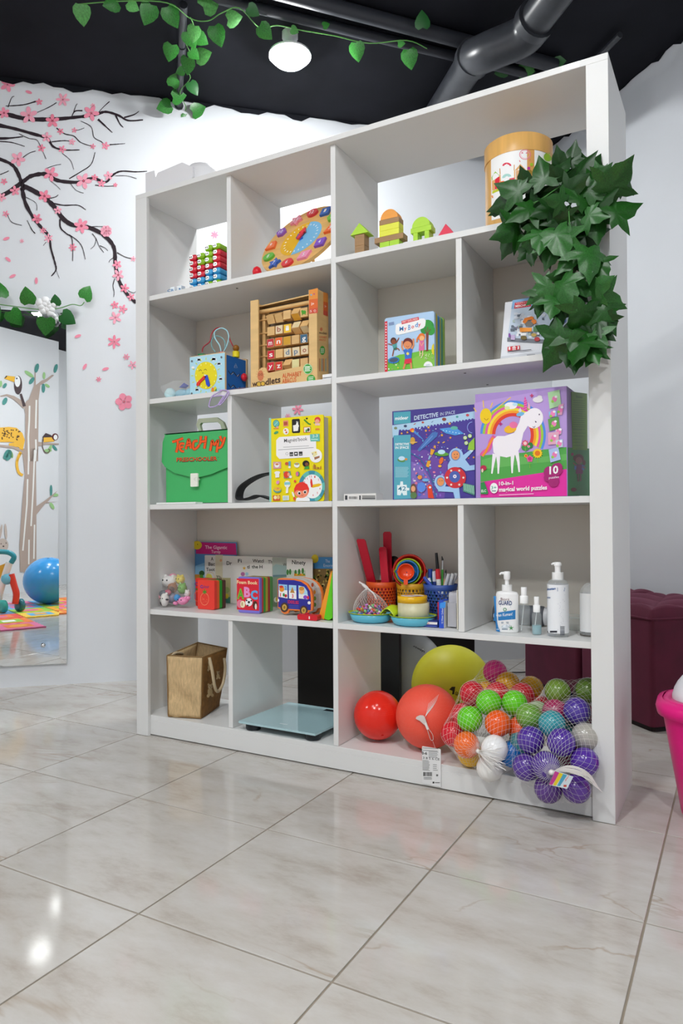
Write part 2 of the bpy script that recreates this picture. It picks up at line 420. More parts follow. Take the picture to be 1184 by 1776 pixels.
# ------------------------------------------------------------------ pipes and conduits under the ceiling
pipe_m = mat('33353a', .33, name='black_pipe_paint', noise=(20, .2, (1, 1, 1)))
def P2(px, py, z): return atZ(px, py, z)
cm = mat('2c2e35', .45, name='dark_conduit')
for k, (a, b, r, z, lb) in enumerate((((300, -22), (850, 112), .022, HC-.025, 'dark round conduit crossing the ceiling just behind the lamp'), ((300, -62), (850, 84), .03, HC-.03, 'thicker dark conduit crossing the ceiling in front of the lamp'))):
    p, q2 = P2(*a, z), P2(*b, z); d = (q2-p).normalized(); mb = MB().tube([p-d*1.2, q2+d*.35], r, cm, 12)
    solo('ceiling_conduit', mb, lb, 'pipe')
p, q2 = P2(318, 8, HC-.03), P2(310, 186, HC-.03)
t = thing('ceiling_stub_pipe', 'short dark pipe running along the ceiling to the blossom wall, wrapped in vine', 'pipe', (q2.x, q2.y, HC-.06))
part('tube', MB().tube([p, q2], .017, pipe_m, 12), t)
d = (q2-p).normalized()
part('coupling', MB().tube([q2-d*.02, q2+d*.03], .023, pipe_m, 12), t); part('coupling', MB().tube([p+d*.26, p+d*.31], .021, pipe_m, 12), t)
# big drain pipe with an elbow
z1 = HC-.30
pts = [P2(1010, -75, HC-.13), P2(925, 40, HC-.14), P2(895, 78, HC-.16), P2(850, 88, HC-.15), P2(822, 100, HC-.12), P2(790, 150, HC-.08), P2(735, 235, HC-.05)]
t = thing('drain_pipe', 'thick black drain pipe with an elbow joint above the shelving unit', 'pipe', (pts[3].x, pts[3].y, HC-.2))
R = .068
part('pipe_section', MB().tube([pts[0], pts[1]], R, pipe_m, 24), t)
el = spline([pts[1]+(pts[0]-pts[1])*.02, pts[1]*.4+pts[2]*.6, pts[3], pts[4]], 6)
part('elbow', MB().tube(el, R*1.12, pipe_m, 24), t)
d0 = (pts[0]-pts[1]).normalized(); part('collar', MB().tube([pts[1]-d0*.01, pts[1]+d0*.03], R*1.2, pipe_m, 24), t)
d1 = (pts[5]-pts[4]).normalized(); part('collar', MB().tube([pts[4]-d1*.015, pts[4]+d1*.03], R*1.2, pipe_m, 24), t)
part('pipe_section', MB().tube([pts[4], pts[5], pts[6]], R, pipe_m, 24), t)
p, q2 = P2(1075, 60, HC-.03), P2(960, 180, HC-.03)
solo('ceiling_conduit', MB().tube([p, q2], .014, pipe_m, 10), 'thin dark conduit under the ceiling beyond the drain pipe', 'pipe')
# ================================================================== SHELVING UNIT
W, H, D, TH = 1.670, 2.0, 0.325, 0.018
zA, zB, zC, zD, zBt = 1.6105, 1.2281, 0.8382, 0.4531, 0.0656
SA, SB, SCc, SD, S0 = zA+.0098, zB+.0098, zC+.0098, zD+.0098, 0.0754    # resting heights
xc = 0.8362; x1 = 0.4208; x2 = 1.2533; FR = 0.014; BK = 0.3245
lam = mat('e2e2e1', .38, 1.0, name='white_laminate', bump=(220, 0.03, .001))
unit = thing('shelving_unit', 'tall white open shelving unit holding toys, books and balls', 'shelf', (W/2, D/2, 0))
backm = mat('d9d3c9', .45, name='shade_toned_back_board')  # boards are white too; the warm shade of the bays is put into this colour
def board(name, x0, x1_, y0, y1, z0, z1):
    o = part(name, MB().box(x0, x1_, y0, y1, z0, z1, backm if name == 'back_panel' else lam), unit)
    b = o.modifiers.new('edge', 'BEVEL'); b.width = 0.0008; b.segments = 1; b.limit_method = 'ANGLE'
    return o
board('top_board', 0, W, 0, D, H-TH, H)
board('front_post', 0, .056, 0, FR, 0, H-TH); board('front_post', W-.056, W, 0, FR, 0, H-TH)
board('side_panel', 0, TH, FR, D, 0, H-TH); board('side_panel', W-TH, W, FR, D, 0, H-TH)
board('divider', xc-.009, xc+.009, FR+.004, D, S0, H-TH)
board('bottom_board', TH, W-TH, FR, D, S0-TH-.0008, S0-.0008)
board('plinth', TH, W-TH, FR, FR+TH, 0.004, S0-TH-.0008)
for z in (zA, zB, zC, zD):
    board('shelf', TH, xc-.009, FR, D, z-.009, z+.009); board('shelf', xc+.009, W-TH, FR, D, z-.009, z+.009)
for x, lo, hi in ((x1, SA, H-TH), (x1, SCc, zB-.009), (x1, S0, zD-.009), (x2, SB, zA-.009), (x2, SD, zC-.009)):
    board('divider', x-.009, x+.009, FR+.004, D, lo, hi)
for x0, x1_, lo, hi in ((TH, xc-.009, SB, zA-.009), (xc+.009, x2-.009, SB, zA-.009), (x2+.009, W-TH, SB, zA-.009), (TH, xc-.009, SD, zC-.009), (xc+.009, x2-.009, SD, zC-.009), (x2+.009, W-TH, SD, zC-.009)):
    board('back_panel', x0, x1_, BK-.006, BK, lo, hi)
hole = mat('4a4743', .6, name='screw_hole')
for px, py, z in ((411, 500, zA-.009), (806, 647, zB-.009), (845, 667, zB-.009)):
    p = atZ(px, py, z)
    if p.y < D: part('screw_cap', MB().lathe([(.004, z-.0008), (.004, z+.0005)], hole, 10, Matrix.Translation((p.x, p.y, 0))), unit, 'dark screw hole')
# scuffed tape on the right end of the top edge
p = atY(975, 115, 0); q2 = atY(1004, 106, 0)
part('tape_strip', MB().box(p.x, q2.x, -.0007, 0.0003, H-TH+.003, H-.002, mat('f6f8fa', .12, name='shiny_tape')), unit, 'shiny clear tape')
# ================================================================== MIRROR, WALL DECALS, MURAL
mz0, mz1, mu1, mu0 = 0.104, 1.795, -0.318, -1.45
mirror_m = mat((0.86, 0.88, 0.88), 0.0, metal=1.0, name='mirror_silver')
t = thing('wall_mirror', 'large frameless wall mirror with a slanted glass edge, hung low beside the shelving unit', 'mirror', wallA((mu0+mu1)/2, mz0, .008))
bw, th = .034, .018
fr = MB()
inner = [wallA(u, z, th) for u, z in ((mu0+bw, mz0+bw), (mu1-bw, mz0+bw), (mu1-bw, mz1-bw), (mu0+bw, mz1-bw))]
outer = [wallA(u, z, th-.0014) for u, z in ((mu0, mz0), (mu1, mz0), (mu1, mz1), (mu0, mz1))]
back = [wallA(u, z, .001) for u, z in ((mu0, mz0), (mu1, mz0), (mu1, mz1), (mu0, mz1))]
part('mirror_glass', MB().add(inner, [(0, 1, 2, 3)], mirror_m), t)
part('bevelled_edge', MB().add(inner+outer, [(i, 4+i, 4+(i+1) % 4, (i+1) % 4) for i in range(4)][::1], mirror_m), t)
part('backing', MB().add(outer+back, [(i, 4+i, 4+(i+1) % 4, (i+1) % 4) for i in range(4)]+[(4, 5, 6, 7)], mat('b9c2bf', .4, name='mirror_edge')), t)
p = wallA(-.424, .196, th); M = frame(p, dA, V(0, 0, 1), -nA)
part('screw_cap', MB().lathe([(.011, 0), (.011, .002), (.007, .006), (.001, .008)], mat('d9dadc', .15, metal=1, name='chrome'), 16, M), t)

# ---- cherry blossom decal, traced on the wall plane
branch_c, pink = '2a1f26', ['e58aa0', 'ee9db0', 'e27f96']
WA = Plane(PA-nA*.0015, nA)
def dmat(h): return mat(h, .55, 1.15, spec=.3)
t = thing('blossom_decal', 'cherry tree branch sticker with pink blossoms across the white wall', 'wall decal', wallA(-.3, 1.4, .001))
def branch(pts, ws):
    q = [(p.x, p.y) for p in spline([(a, b, 0) for a, b in pts], 6)]
    n = len(q); w2 = [(ws[0]+(ws[1]-ws[0])*i/(n-1))*(1+.18*rnd.uniform(-1, 1)) for i in range(n)]
    Print(WA, (0, 0, 1), .0005, 0, dmat).line(q, w2, branch_c).done(t, 'branch')
for pts, ws in (
    ([(-30, 192), (10, 198), (45, 206), (90, 207), (135, 203), (165, 199), (183, 194), (205, 200), (222, 209), (248, 208)], (9, 2)),
    ([(-30, 212), (20, 222), (60, 233), (82, 240), (92, 254), (110, 260), (138, 260)], (7, 1.6)),
    ([(-30, 240), (10, 240), (40, 237)], (6, 1.5)), ([(-30, 268), (5, 278), (25, 290), (38, 318), (40, 330)], (5, 7)),
    ([(-30, 350), (10, 336), (40, 315), (55, 305), (80, 302), (100, 313), (135, 316), (160, 309), (183, 316), (195, 304), (210, 297), (235, 298), (255, 297)], (9, 1.5)),
    ([(40, 322), (60, 332), (80, 345), (95, 360), (110, 380), (128, 391), (155, 395), (180, 408), (197, 428), (200, 455), (203, 475), (210, 495), (222, 512), (236, 525)], (8, 6)),
    ([(38, 325), (44, 352), (58, 378), (72, 395), (85, 410), (88, 430), (95, 455), (97, 468), (89, 479)], (7, 1.8)),
    ([(10, 184), (40, 182), (62, 176)], (1.6, 2.4)), ([(14, 186), (20, 170), (25, 167)], (1.5, .8)), ([(65, 195), (85, 186), (98, 178)], (1, 1.6)),
    ([(124, 203), (130, 193), (143, 192)], (1, 3)), ([(127, 197), (131, 185), (134, 180)], (1, 1)), ([(170, 196), (180, 185), (190, 176)], (1, 1.5)),
    ([(200, 199), (208, 215), (214, 221)], (3, 1)), ([(215, 204), (232, 199), (241, 193)], (3, 1)), ([(170, 207), (184, 220), (195, 230)], (4, 1)),
    ([(140, 210), (158, 220), (163, 238), (176, 246), (182, 252)], (1, 1.5)), ([(190, 251), (205, 250), (217, 249)], (2, .8)),
    ([(98, 222), (112, 232), (128, 236), (140, 247), (160, 254)], (2.2, 1)), ([(125, 228), (138, 225), (146, 222)], (1, 1)),
    ([(90, 246), (110, 244), (124, 245)], (2.2, 1)), ([(33, 232), (50, 240), (64, 243), (72, 258), (80, 276)], (1.2, 1)),
    ([(108, 266), (122, 278), (128, 294)], (1, .8)), ([(35, 277), (50, 266), (62, 262)], (1.5, 1)), ([(120, 310), (140, 298), (158, 285), (165, 264)], (2.2, 1)),
    ([(78, 293), (95, 287), (106, 285)], (1, 1)), ([(200, 305), (220, 305), (237, 310)], (1, .8)), ([(165, 321), (185, 323), (202, 322)], (1.5, 1)), ([(88, 314), (98, 322), (105, 329)], (1, .8)), ([(122, 318), (132, 330), (145, 335)], (1, .8)),
    ([(45, 342), (62, 352), (64, 365)], (1, 1)), ([(80, 345), (95, 342), (101, 338)], (1.5, 1)), ([(90, 352), (110, 356), (135, 356), (149, 364)], (2.5, 1)), ([(128, 391), (140, 396), (160, 393), (183, 393)], (1.5, 1)),
    ([(104, 380), (105, 395), (115, 405), (124, 412), (126, 430), (126, 453)], (3, 1)), ([(120, 407), (135, 418), (143, 430), (148, 450)], (1.5, 1)), ([(160, 405), (167, 415), (172, 427), (180, 438)], (1.2, 1)), ([(167, 413), (164, 425), (157, 432)], (1, .8)), ([(173, 426), (182, 430), (187, 435)], (1.2, .8)),
    ([(203, 438), (218, 446), (232, 449)], (1.5, 1)), ([(197, 447), (191, 451), (189, 455)], (1.5, .8)), ([(199, 483), (196, 495), (198, 507), (197, 515)], (1.5, .8)), ([(222, 504), (232, 508), (238, 502)], (1.2, .8)),
    ([(47, 382), (55, 398), (61, 405)], (1.2, 1.8)), ([(12, 370), (20, 385), (38, 391)], (1.2, 1)), ([(-5, 245), (20, 247), (43, 254)], (2, 1)), ([(0, 303), (12, 298), (15, 296)], (1.5, 1)), ([(80, 420), (75, 426)], (1, .7)), ([(97, 468), (103, 483)], (1, .7))):
    branch(pts, ws)
def petals(pr, cx, cy, r, n, c, slim, rot):
    for i in range(n):
        a = rot+360*i/n; ca, sa = math.cos(math.radians(a)), math.sin(math.radians(a))
        pr.ell(cx+.58*r*ca, cy+.58*r*sa, .45*r, slim*r, c, 9, a); pr.k -= 1
    pr.k += 1; pr.ell(cx, cy, .12*r, .12*r, 'c8506a', 7)
for i, (cx, cy, r, n, slim) in enumerate(((13, 147, 13, 5, .28), (109, 173, 12, 6, .2), (68, 177, 6, 5, .28), (7, 196, 10, 5, .3), (50, 200, 15, 5, .28), (91, 210, 12, 5, .28), (158, 196, 14, 5, .28), (161, 183, 4, 5, .28), (105, 228, 6, 5, .25), (129, 226, 5, 5, .25), (81, 238, 9, 5, .26), (72, 257, 7, 5, .26), (108, 259, 7, 5, .26), (125, 246, 6, 5, .26), (161, 254, 5, 5, .24), (183, 253, 7, 5, .28), (31, 276, 13, 5, .28), (7, 315, 6, 5, .26), (88, 302, 13, 5, .27), (145, 314, 14, 5, .28), (164, 308, 6, 5, .28), (176, 318, 7, 5, .28), (188, 305, 8, 5, .28), (200, 321, 4, 5, .28), (26, 331, 9, 5, .28), (3, 342, 8, 5, .28), (77, 340, 11, 5, .28), (10, 371, 6, 5, .24), (100, 365, 7, 5, .28), (64, 379, 9, 5, .28), (75, 400, 6, 6, .2), (84, 413, 8, 6, .2), (66, 382, 5, 5, .28), (141, 392, 13, 6, .26), (184, 401, 10, 8, .4), (126, 429, 7, 6, .2), (203, 459, 8, 5, .28), (205, 477, 10, 5, .26), (216, 500, 8, 5, .26), (227, 515, 7, 5, .26), (231, 449, 5, 5, .24), (199, 529, 7, 5, .28), (213, 536, 8, 5, .26), (200, 551, 11, 5, .24), (198, 593, 12, 6, .2), (219, 619, 6, 6, .18), (230, 633, 8, 5, .22), (171, 658, 5, 6, .2), (215, 697, 15, 5, .42), (38, 418, 4, 6, .2), (372, 407, 7, 7, .2), (516, 710, 10, 6, .2), (499, 722, 5, 6, .2))):
    pr = Print(WA, (0, 0, 1), .001, .0001, dmat); petals(pr, cx, cy, r, n, pink[i % 3], slim, rnd.uniform(0, 72)); pr.done(t, 'blossom')
for cx, cy, a in ((50, 160, 20), (11, 414, -20), (22, 479, -25), (63, 487, 90), (135, 583, -20), (147, 636, -60), (183, 640, -15), (14, 450, 40)):
    Print(WA, (0, 0, 1), .001, .0001, dmat).ell(cx, cy, 6, 2.7, pink[0], 10, a).done(t, 'petal')

# ---- animal mural on the wall opposite the mirror (seen in the mirror): traced on the mirrored wall, then folded back into the room
class Folded:
    def map(s, px, py): return refl(at(px, py, 0, -5.075)), -nM
class FoldPrint(Print):
    def m(s, x, y):
        ox, oy, sc = s.crop; P, n = s.face.map(ox+x/sc, oy+y/sc); nn = nM if nM.dot(V(1.2, -2, 0)-P) > 0 else -nM
        return P+nn*(s.base+s.k*.0004)
def FP(crop): return FoldPrint(Folded(), crop, .002, .0004, dmat)
t = thing('animal_mural', 'jungle animal wall sticker with a tall brown tree, seen in the mirror', 'wall decal', refl(at(50, 985, 0, -5.06)))
C8, C5 = (0, 600, 8.883), (0, 780, 4.227)
trunk = 'a8988f'
pr = FP(C8)
pr.poly([(365, 930), (400, 850), (440, 820), (520, 610), (530, 400), (545, 400), (548, 600), (640, 530), (700, 510), (800, 440), (830, 450), (720, 545), (620, 600), (590, 830), (590, 1100), (585, 1500), (585, 1776), (360, 1776), (385, 1500), (385, 1050)], trunk)
pr.line([(0, 775), (100, 755), (200, 790), (300, 860), (385, 930)], [18, 30, 50, 70, 90], trunk); pr.line([(-60, 1530), (100, 1550), (200, 1560), (330, 1620), (400, 1700)], 35, trunk)
pr.line([(580, 1510), (700, 1505), (910, 1510)], [70, 30, 22], trunk)
for a in ([(450, 920), (445, 1150), (430, 1400), (440, 1776)], [(555, 830), (548, 1100), (545, 1270)], [(545, 1440), (550, 1600), (535, 1776)]): pr.line(a, 26, 'dcdcda')
pr.done(t, 'tree')
pr = FP(C5)
pr.poly([(160, -10), (280, -10), (262, 100), (265, 400), (265, 480), (265, 830), (215, 900), (145, 895), (140, 700), (160, 400), (180, 180)], trunk); pr.poly([(255, 420), (330, 370), (420, 300), (345, 385), (430, 378), (330, 392), (262, 480)], trunk)
for a in ([(208, 0), (205, 180)], [(200, 215), (195, 400), (165, 740)], [(252, 0), (240, 300), (225, 560)], [(210, 660), (208, 840)], [(250, 550), (245, 800)]): pr.line(a, 11, 'dcdcda')
pr.poly([(440, -10), (470, -10), (455, 300), (462, 700), (455, 880), (430, 860), (432, 500), (436, 200)], trunk)
pr.done(t, 'tree_trunk')
pr = FP(C8); pr.ell(275, 600, 62, 145, '4b3f42'); pr.ell(265, 545, 44, 85, 'e6e8ea'); pr.poly([(225, 470), (215, 555), (60, 500), (90, 455)], 'e0ae3c'); pr.poly([(60, 500), (90, 455), (110, 460), (85, 492)], '3a3236'); pr.line([(315, 735), (370, 930)], [30, 50], '4b3f42'); pr.ell(252, 500, 12, 14, '3c4a68', 8); pr.done(t, 'toucan')
pr = FP(C8); pr.poly([(-40, 1260), (130, 1245), (250, 1260), (340, 1340), (380, 1450), (340, 1640), (270, 1776), (235, 1776), (300, 1640), (290, 1560), (140, 1540), (130, 1500), (230, 1480), (-40, 1480)], 'dfae45')
for i in range(34): pr.ell(rnd.uniform(0, 340), rnd.uniform(1275, 1450), 13, 10, '4f3a2a', 7, rnd.uniform(0, 90)); pr.k -= 1
pr.k += 2; pr.done(t, 'leopard')
pr = FP(C5); pr.curve([(160, -5), (130, 60), (122, 110), (135, 165), (165, 188)], 20, 'dfae45'); pr.done(t, 'leopard_tail')
pr = FP(C8); pr.poly([(650, 1400), (700, 1340), (780, 1370), (810, 1400), (790, 1460), (665, 1475)], '4b3f42'); pr.poly([(668, 1410), (790, 1405), (840, 1470), (668, 1485)], 'dfae45'); pr.ell(845, 1400, 50, 55, '5a2c30'); pr.ell(850, 1405, 30, 40, 'e6e8ea'); pr.curve([(655, 1430), (650, 1550), (690, 1640), (740, 1640), (760, 1600), (735, 1590)], 14, '6a5a55'); pr.done(t, 'monkey')
pr = FP(C5); pr.ell(18, 700, 42, 50, 'b9aca4'); pr.ell(5, 600, 8, 55, 'b9aca4', 10, 8); pr.ell(40, 600, 10, 60, 'b9aca4', 10, -4); pr.ell(5, 690, 4, 4, '3a3236', 8); pr.ell(42, 684, 4, 4, '3a3236', 8); pr.ell(22, 708, 7, 5, '3a3236', 8); pr.done(t, 'rabbit')
tg, lg = '4d8b86', '93bd82'
for cx, cy, rx, ry, a, c in ((562, 340, 32, 75, 15, tg), (445, 430, 85, 28, 35, lg), (485, 535, 65, 30, -55, tg), (675, 455, 22, 55, 0, lg), (855, 345, 28, 72, 15, tg), (665, 650, 27, 72, 0, tg), (725, 610, 45, 22, 35, lg), (70, 610, 45, 26, -60, tg), (70, 850, 62, 35, -65, tg), (95, 1670, 85, 38, -65, tg), (165, 1660, 70, 25, 70, lg), (760, 1590, 75, 25, -65, lg), (840, 1570, 55, 22, 50, tg), (10, 580, 20, 50, 0, lg)):
    FP(C8).ell(cx, cy, rx, ry, c, 12, a).done(t, 'leaf')
for cx, cy, rx, ry, a, c in ((60, 40, 25, 42, 20, tg), (80, 30, 12, 30, -20, lg), (373, 298, 10, 42, 0, tg), (405, 332, 22, 12, 0, lg), (380, 412, 28, 13, 60, lg), (350, 5, 28, 12, 0, lg)):
    FP(C5).ell(cx, cy, rx, ry, c, 12, a).done(t, 'leaf')

# ---- play mat, blue ball and baby walker that the mirror shows
o0 = V(-.095, -1.434, 0); e1 = V(.9415, .337, 0); e2 = V(.337, -.9415, 0)
cols = ['e9a43a', 'd8564e', '63a5d2', '8fc04a', 'f0c04a', 'd96f9a', 'e07c3a']
tl = .315; k = 0
t = thing('play_mat', 'colourful interlocking foam play mat in front of the jungle mural', 'mat', o0+e2*.9)
def mat_tile(i, j):
    global k
    c1, c2, c3 = rnd.sample(cols, 3); mb = MB(); P = o0+e1*(i*tl)+e2*(j*tl)
    def pt(a, b, z): return P+e1*(a*tl)+e2*(b*tl)+V(0, 0, z)
    edge = []
    for s0, s1 in (((0, 0), (1, 0)), ((1, 0), (1, 1)), ((1, 1), (0, 1)), ((0, 1), (0, 0))):
        for q in range(8):
            u = q/8; x, y = s0[0]+(s1[0]-s0[0])*u, s0[1]+(s1[1]-s0[1])*u
            nx, ny = (s1[1]-s0[1]), -(s1[0]-s0[0]); b = -.035 if q % 2 else 0
            edge.append((x+nx*b, y+ny*b))
    m = dmat(c1)
    n = len(edge); mb.add([pt(a, b, .001) for a, b in edge]+[pt(a, b, .011) for a, b in edge], [(q, (q+1) % n, n+(q+1) % n, n+q) for q in range(n)]+[tuple(range(n, 2*n))], m)
    mb.add([pt(a, b, .0115) for a, b in ((.2, .2), (.8, .2), (.8, .8), (.2, .8))], [(0, 1, 2, 3)], dmat(c2))
    if (i+j) % 2: mb.add([pt(a, b, .012) for a, b in ((.35, .35), (.65, .35), (.65, .65), (.35, .65))], [(0, 1, 2, 3)], dmat('f3f1ee' if j % 2 else c3))
    else: mb.add([pt(.5+.2*math.cos(q*PI/6), .5+.2*math.sin(q*PI/6), .012) for q in range(12)], [tuple(range(12))], dmat(c3))
    part('mat_tile', mb, t)
for j in range(0, 6):
    for i in range(-4, 1 if j < 2 else 6): mat_tile(i, j)
b0 = refl(atZ(84, 1047, 0.012)); rb = .225
t = thing('exercise_ball', 'shiny blue exercise ball on the play mat', 'ball', (b0.x, b0.y, .012))
part('ball_skin', MB().sphere((b0.x, b0.y, .0125+rb*.97), rb, plast('3f93d3', .2), 40, 26, (1, 1, .97)), t)
M = frame(V(b0.x-.03, b0.y+.04, .0125+rb*1.93), V(1, 0, 0), V(0, 1, 0), V(0, 0, 1)); part('plug', MB().lathe([(.012, 0), (.012, .006)], plast('d6e4ee'), 12, M), t)
wb = refl(atZ(2, 1062, .012)); t = thing('baby_walker', 'white and teal baby push walker with red rear leg on the play mat', 'toy', (wb.x, wb.y, .012))
def WP(px, py, dz=0.0, dep=None):                            # point of the walker in the vertical plane through its base, facing the mirror
    v = atZ(2, 1062, .012); d = fw.copy(); d.z = 0; d.normalize()
    return refl(on_plane(px, py, v+d*(dep or 0), d))
teal, wht, red = plast('2f8fa0'), plast('eef0ee'), plast('d8402f')
part('handle', MB().tube(spline([WP(-22, 958), WP(0, 957), WP(16, 959), WP(24, 966), WP(19, 976)], 5), .022, teal, 10), t)
part('front_frame', MB().tube(spline([WP(16, 976), WP(8, 1000), WP(0, 1025), WP(-4, 1050)], 5), .03, wht, 10), t)
part('rear_leg', MB().tube(spline([WP(19, 996), WP(24, 1015), WP(28, 1030), WP(26, 1047)], 5), .028, red, 10), t)
part('hub', MB().sphere(WP(12, 1004), .05, plast('6fbcd8'), 16, 10), t, 'light blue hub')
for px, py, dp in ((34, 1041, .05), (4, 1049, -.05)):
    c = WP(px, py, dep=dp); c.z = .012+.055; M = frame(c, V(0, 1, 0), V(0, 0, 1), V(1, 0, 0)); part('wheel', MB().lathe([(.03, -.022), (.055, -.018), (.055, .018), (.03, .022)], plast('3cb0a6' if px < 20 else '2e6f7c'), 20, M), t)
panel = MB(); panel.add([WP(-10, 985), WP(14, 975), WP(6, 1010), WP(-10, 1020), WP(-10, 985, dep=.03), WP(14, 975, dep=.03), WP(6, 1010, dep=.03), WP(-10, 1020, dep=.03)], [(0, 1, 2, 3), (7, 6, 5, 4), (0, 4, 5, 1), (1, 5, 6, 2), (2, 6, 7, 3), (3, 7, 4, 0)], plast('e0a93c')); part('activity_panel', panel, t)

# ---- vines: leaf meshes shared between leaves
leaf_m = mat('2f7a2c', .35, 1.0, name='silk_leaf', noise=(14, .35, (1, 1, 1)))
def heart_leaf(col):
    mb = MB(); out = [(0, 0), (.28, -.10), (.48, .08), (.5, .35), (.36, .65), (.15, .9), (0, 1.05), (-.15, .9), (-.36, .65), (-.5, .35), (-.48, .08), (-.28, -.10)]
    vs = [(x, y, -.22*abs(x)-.15*y*y) for x, y in out]+[(0, .12, 0), (0, .5, -.03)]
    fs = [(i, (i+1) % 12, 13 if 2 <= i <= 9 else 12) for i in range(12)]+[(12, 2, 13), (12, 13, 10)]
    return mb.add(vs, fs, col, True).mesh('leaf')
HL = [heart_leaf(leaf_m), heart_leaf(mat('4f9448', .4, 1.0, name='pale_leaf', noise=(10, .3, (1, 1, 1)))), heart_leaf(mat('22602a', .4, 1.0, name='dark_leaf'))]
stem_m = mat('5c9a4a', .5, name='vine_stem')
def put_leaf(me, parent, P, size, ang, tilt=.35, face=None):
    n = ((face or CAM)-P).normalized(); u_ = V(0, 0, 1); r_ = u_.cross(n).normalized(); u_ = n.cross(r_)
    c, s_ = math.cos(math.radians(ang)), math.sin(math.radians(ang)); tip = r_*c+u_*s_
    sd = n.cross(tip)*-1; n2 = (n*math.cos(tilt)+tip*math.sin(tilt)*rnd.choice((-1, 1))*.8+sd*rnd.uniform(-.35, .35)).normalized()
    sd = tip.cross(n2).normalized(); tip = n2.cross(sd)
    return inst('leaf', me, parent, frame(P, sd, tip, n2) @ Matrix.Scale(size, 4))
def vine(label, pts, leaves, r=.0022, jit=0):
    c = sum(pts, V(0, 0, 0))/len(pts); t = thing('leafy_vine', label, 'vine', c)
    part('stem', MB().tube(spline(pts, 5), r, stem_m, 6), t)
    for P, sz, a, k in leaves: put_leaf(HL[k], t, P, sz, a)
    return t
def cz(px, py, z=HC-.07): return atZ(px, py, z)
t = vine('artificial vine draped along the ceiling conduits from the stub pipe past the lamp', [cz(*p) for p in ((130, 8), (210, 2), (290, 5), (330, 32), (360, 36), (385, 22), (415, 14), (450, 48), (480, 44), (520, 52), (580, 62), (640, 75), (705, 70), (740, 84))],
    [(cz(px, py, HC-.075), sz, a, k) for px, py, sz, a, k in ((140, 8, .07, -80, 1), (205, 5, .06, 200, 0), (222, 4, .05, -20, 1), (262, 8, .075, -110, 0), (290, 12, .075, -60, 0), (352, 12, .085, 40, 1), (372, 45, .075, -70, 0), (395, 35, .065, 10, 1), (450, 45, .065, -40, 0), (617, 74, .07, -80, 0), (560, 45, .03, 20, 0), (708, 86, .075, -80, 0), (733, 48, .065, 90, 2), (690, 76, .03, 0, 0), (505, 50, .035, -20, 1), (430, 12, .05, -30, 2))])
t = vine('short piece of artificial vine beyond the drain pipe elbow', [cz(*p, HC-.02) for p in ((872, 122), (905, 122), (935, 116), (962, 108))], [(cz(px, py, HC-.02), sz, a, k) for px, py, sz, a, k in ((880, 120, .06, 190, 2), (900, 122, .07, -10, 0), (955, 110, .065, 0, 2))])
zs = HC-.05
t = vine('artificial vine wound around the short ceiling stub pipe', [cz(*p, zs) for p in ((330, 30), (336, 50), (322, 72), (330, 95), (318, 115), (330, 135), (312, 160), (322, 185), (318, 200))],
    [(cz(px, py, zs-.02), sz, a, k) for px, py, sz, a, k in ((338, 45, .06, -100, 1), (325, 55, .07, -60, 0), (340, 62, .06, -30, 0), (298, 78, .07, -100, 0), (325, 100, .07, -100, 0), (340, 100, .07, 20, 1), (330, 88, .05, -40, 0), (330, 142, .06, -60, 2), (298, 150, .06, 70, 0), (300, 170, .07, 10, 0), (296, 182, .07, -160, 0), (334, 195, .075, 20, 0), (322, 198, .05, -90, 0), (318, 122, .04, 200, 0), (338, 202, .05, -70, 1))])
def wm(px, py, o=.07): return on_plane(px, py, PA-nA*o, nA)
t = vine('artificial vine with heart leaves resting along the top of the mirror', [wm(*p) for p in ((-40, 520), (0, 528), (30, 532), (60, 536), (85, 537), (105, 534), (125, 528), (140, 530), (146, 524))],
    [(wm(px, py, o), sz, a, k) for px, py, sz, a, k, o in ((2, 515, .07, 100, 0, .085), (50, 527, .075, 100, 0, .08), (18, 540, .08, -50, 0, .09), (98, 530, .05, 100, 2, .08), (108, 545, .075, -30, 2, .09), (80, 552, .085, -90, 0, .1), (146, 518, .07, 60, 0, .07), (-20, 530, .08, -60, 0, .09))])
mb = MB()
c = wm(81, 531, .07); n = (CAM-c).normalized(); r_ = V(0, 0, 1).cross(n).normalized(); u_ = n.cross(r_)
fm = mat('f2f3f4', .6, name='white_silk_petal')
for i in range(11):
    a = i*2.4; rr = .012+.0022*i; c2 = c+r_*(rr*math.cos(a))+u_*(rr*math.sin(a)); mb.sphere(c2, .021, fm, 10, 6, (1, 1, 1))
for k in range(5):
    c2 = c-u_*.055+r_*(.03+.014*math.cos(k*1.26))+u_*(.014*math.sin(k*1.26)); mb.sphere(c2, .011, fm, 8, 5)
part('white_flower', mb, t, 'white silk flower')
# ================================================================== ROW 1 (top)
Print.zmin = SA+.0004
# white plastic stand on top of the unit
wp = mat('e4e3e6', .3, name='white_plastic')
a = atY(254, 330, .03); b = atY(336, 305, .03)
t = thing('plastic_stand', 'white plastic stand with a rounded end on top of the shelving unit', 'stand', ((a.x+b.x)/2, .07, H))
part('base', MB().prism([(a.x, H), (b.x-.02, H), (b.x, H+.02), (b.x, H+.055), (b.x-.05, H+.085), (a.x+.06, H+.075), (a.x+.05, H+.06), (a.x+.045, H+.088), (a.x, H+.088)], .025, .14, wp), t)
M = Matrix.Translation((b.x-.01, .09, 0)); part('rounded_end', MB().lathe([(.055, H), (.055, H+.06), (.048, H+.08), (.03, H+.088)], wp, 24, M), t)
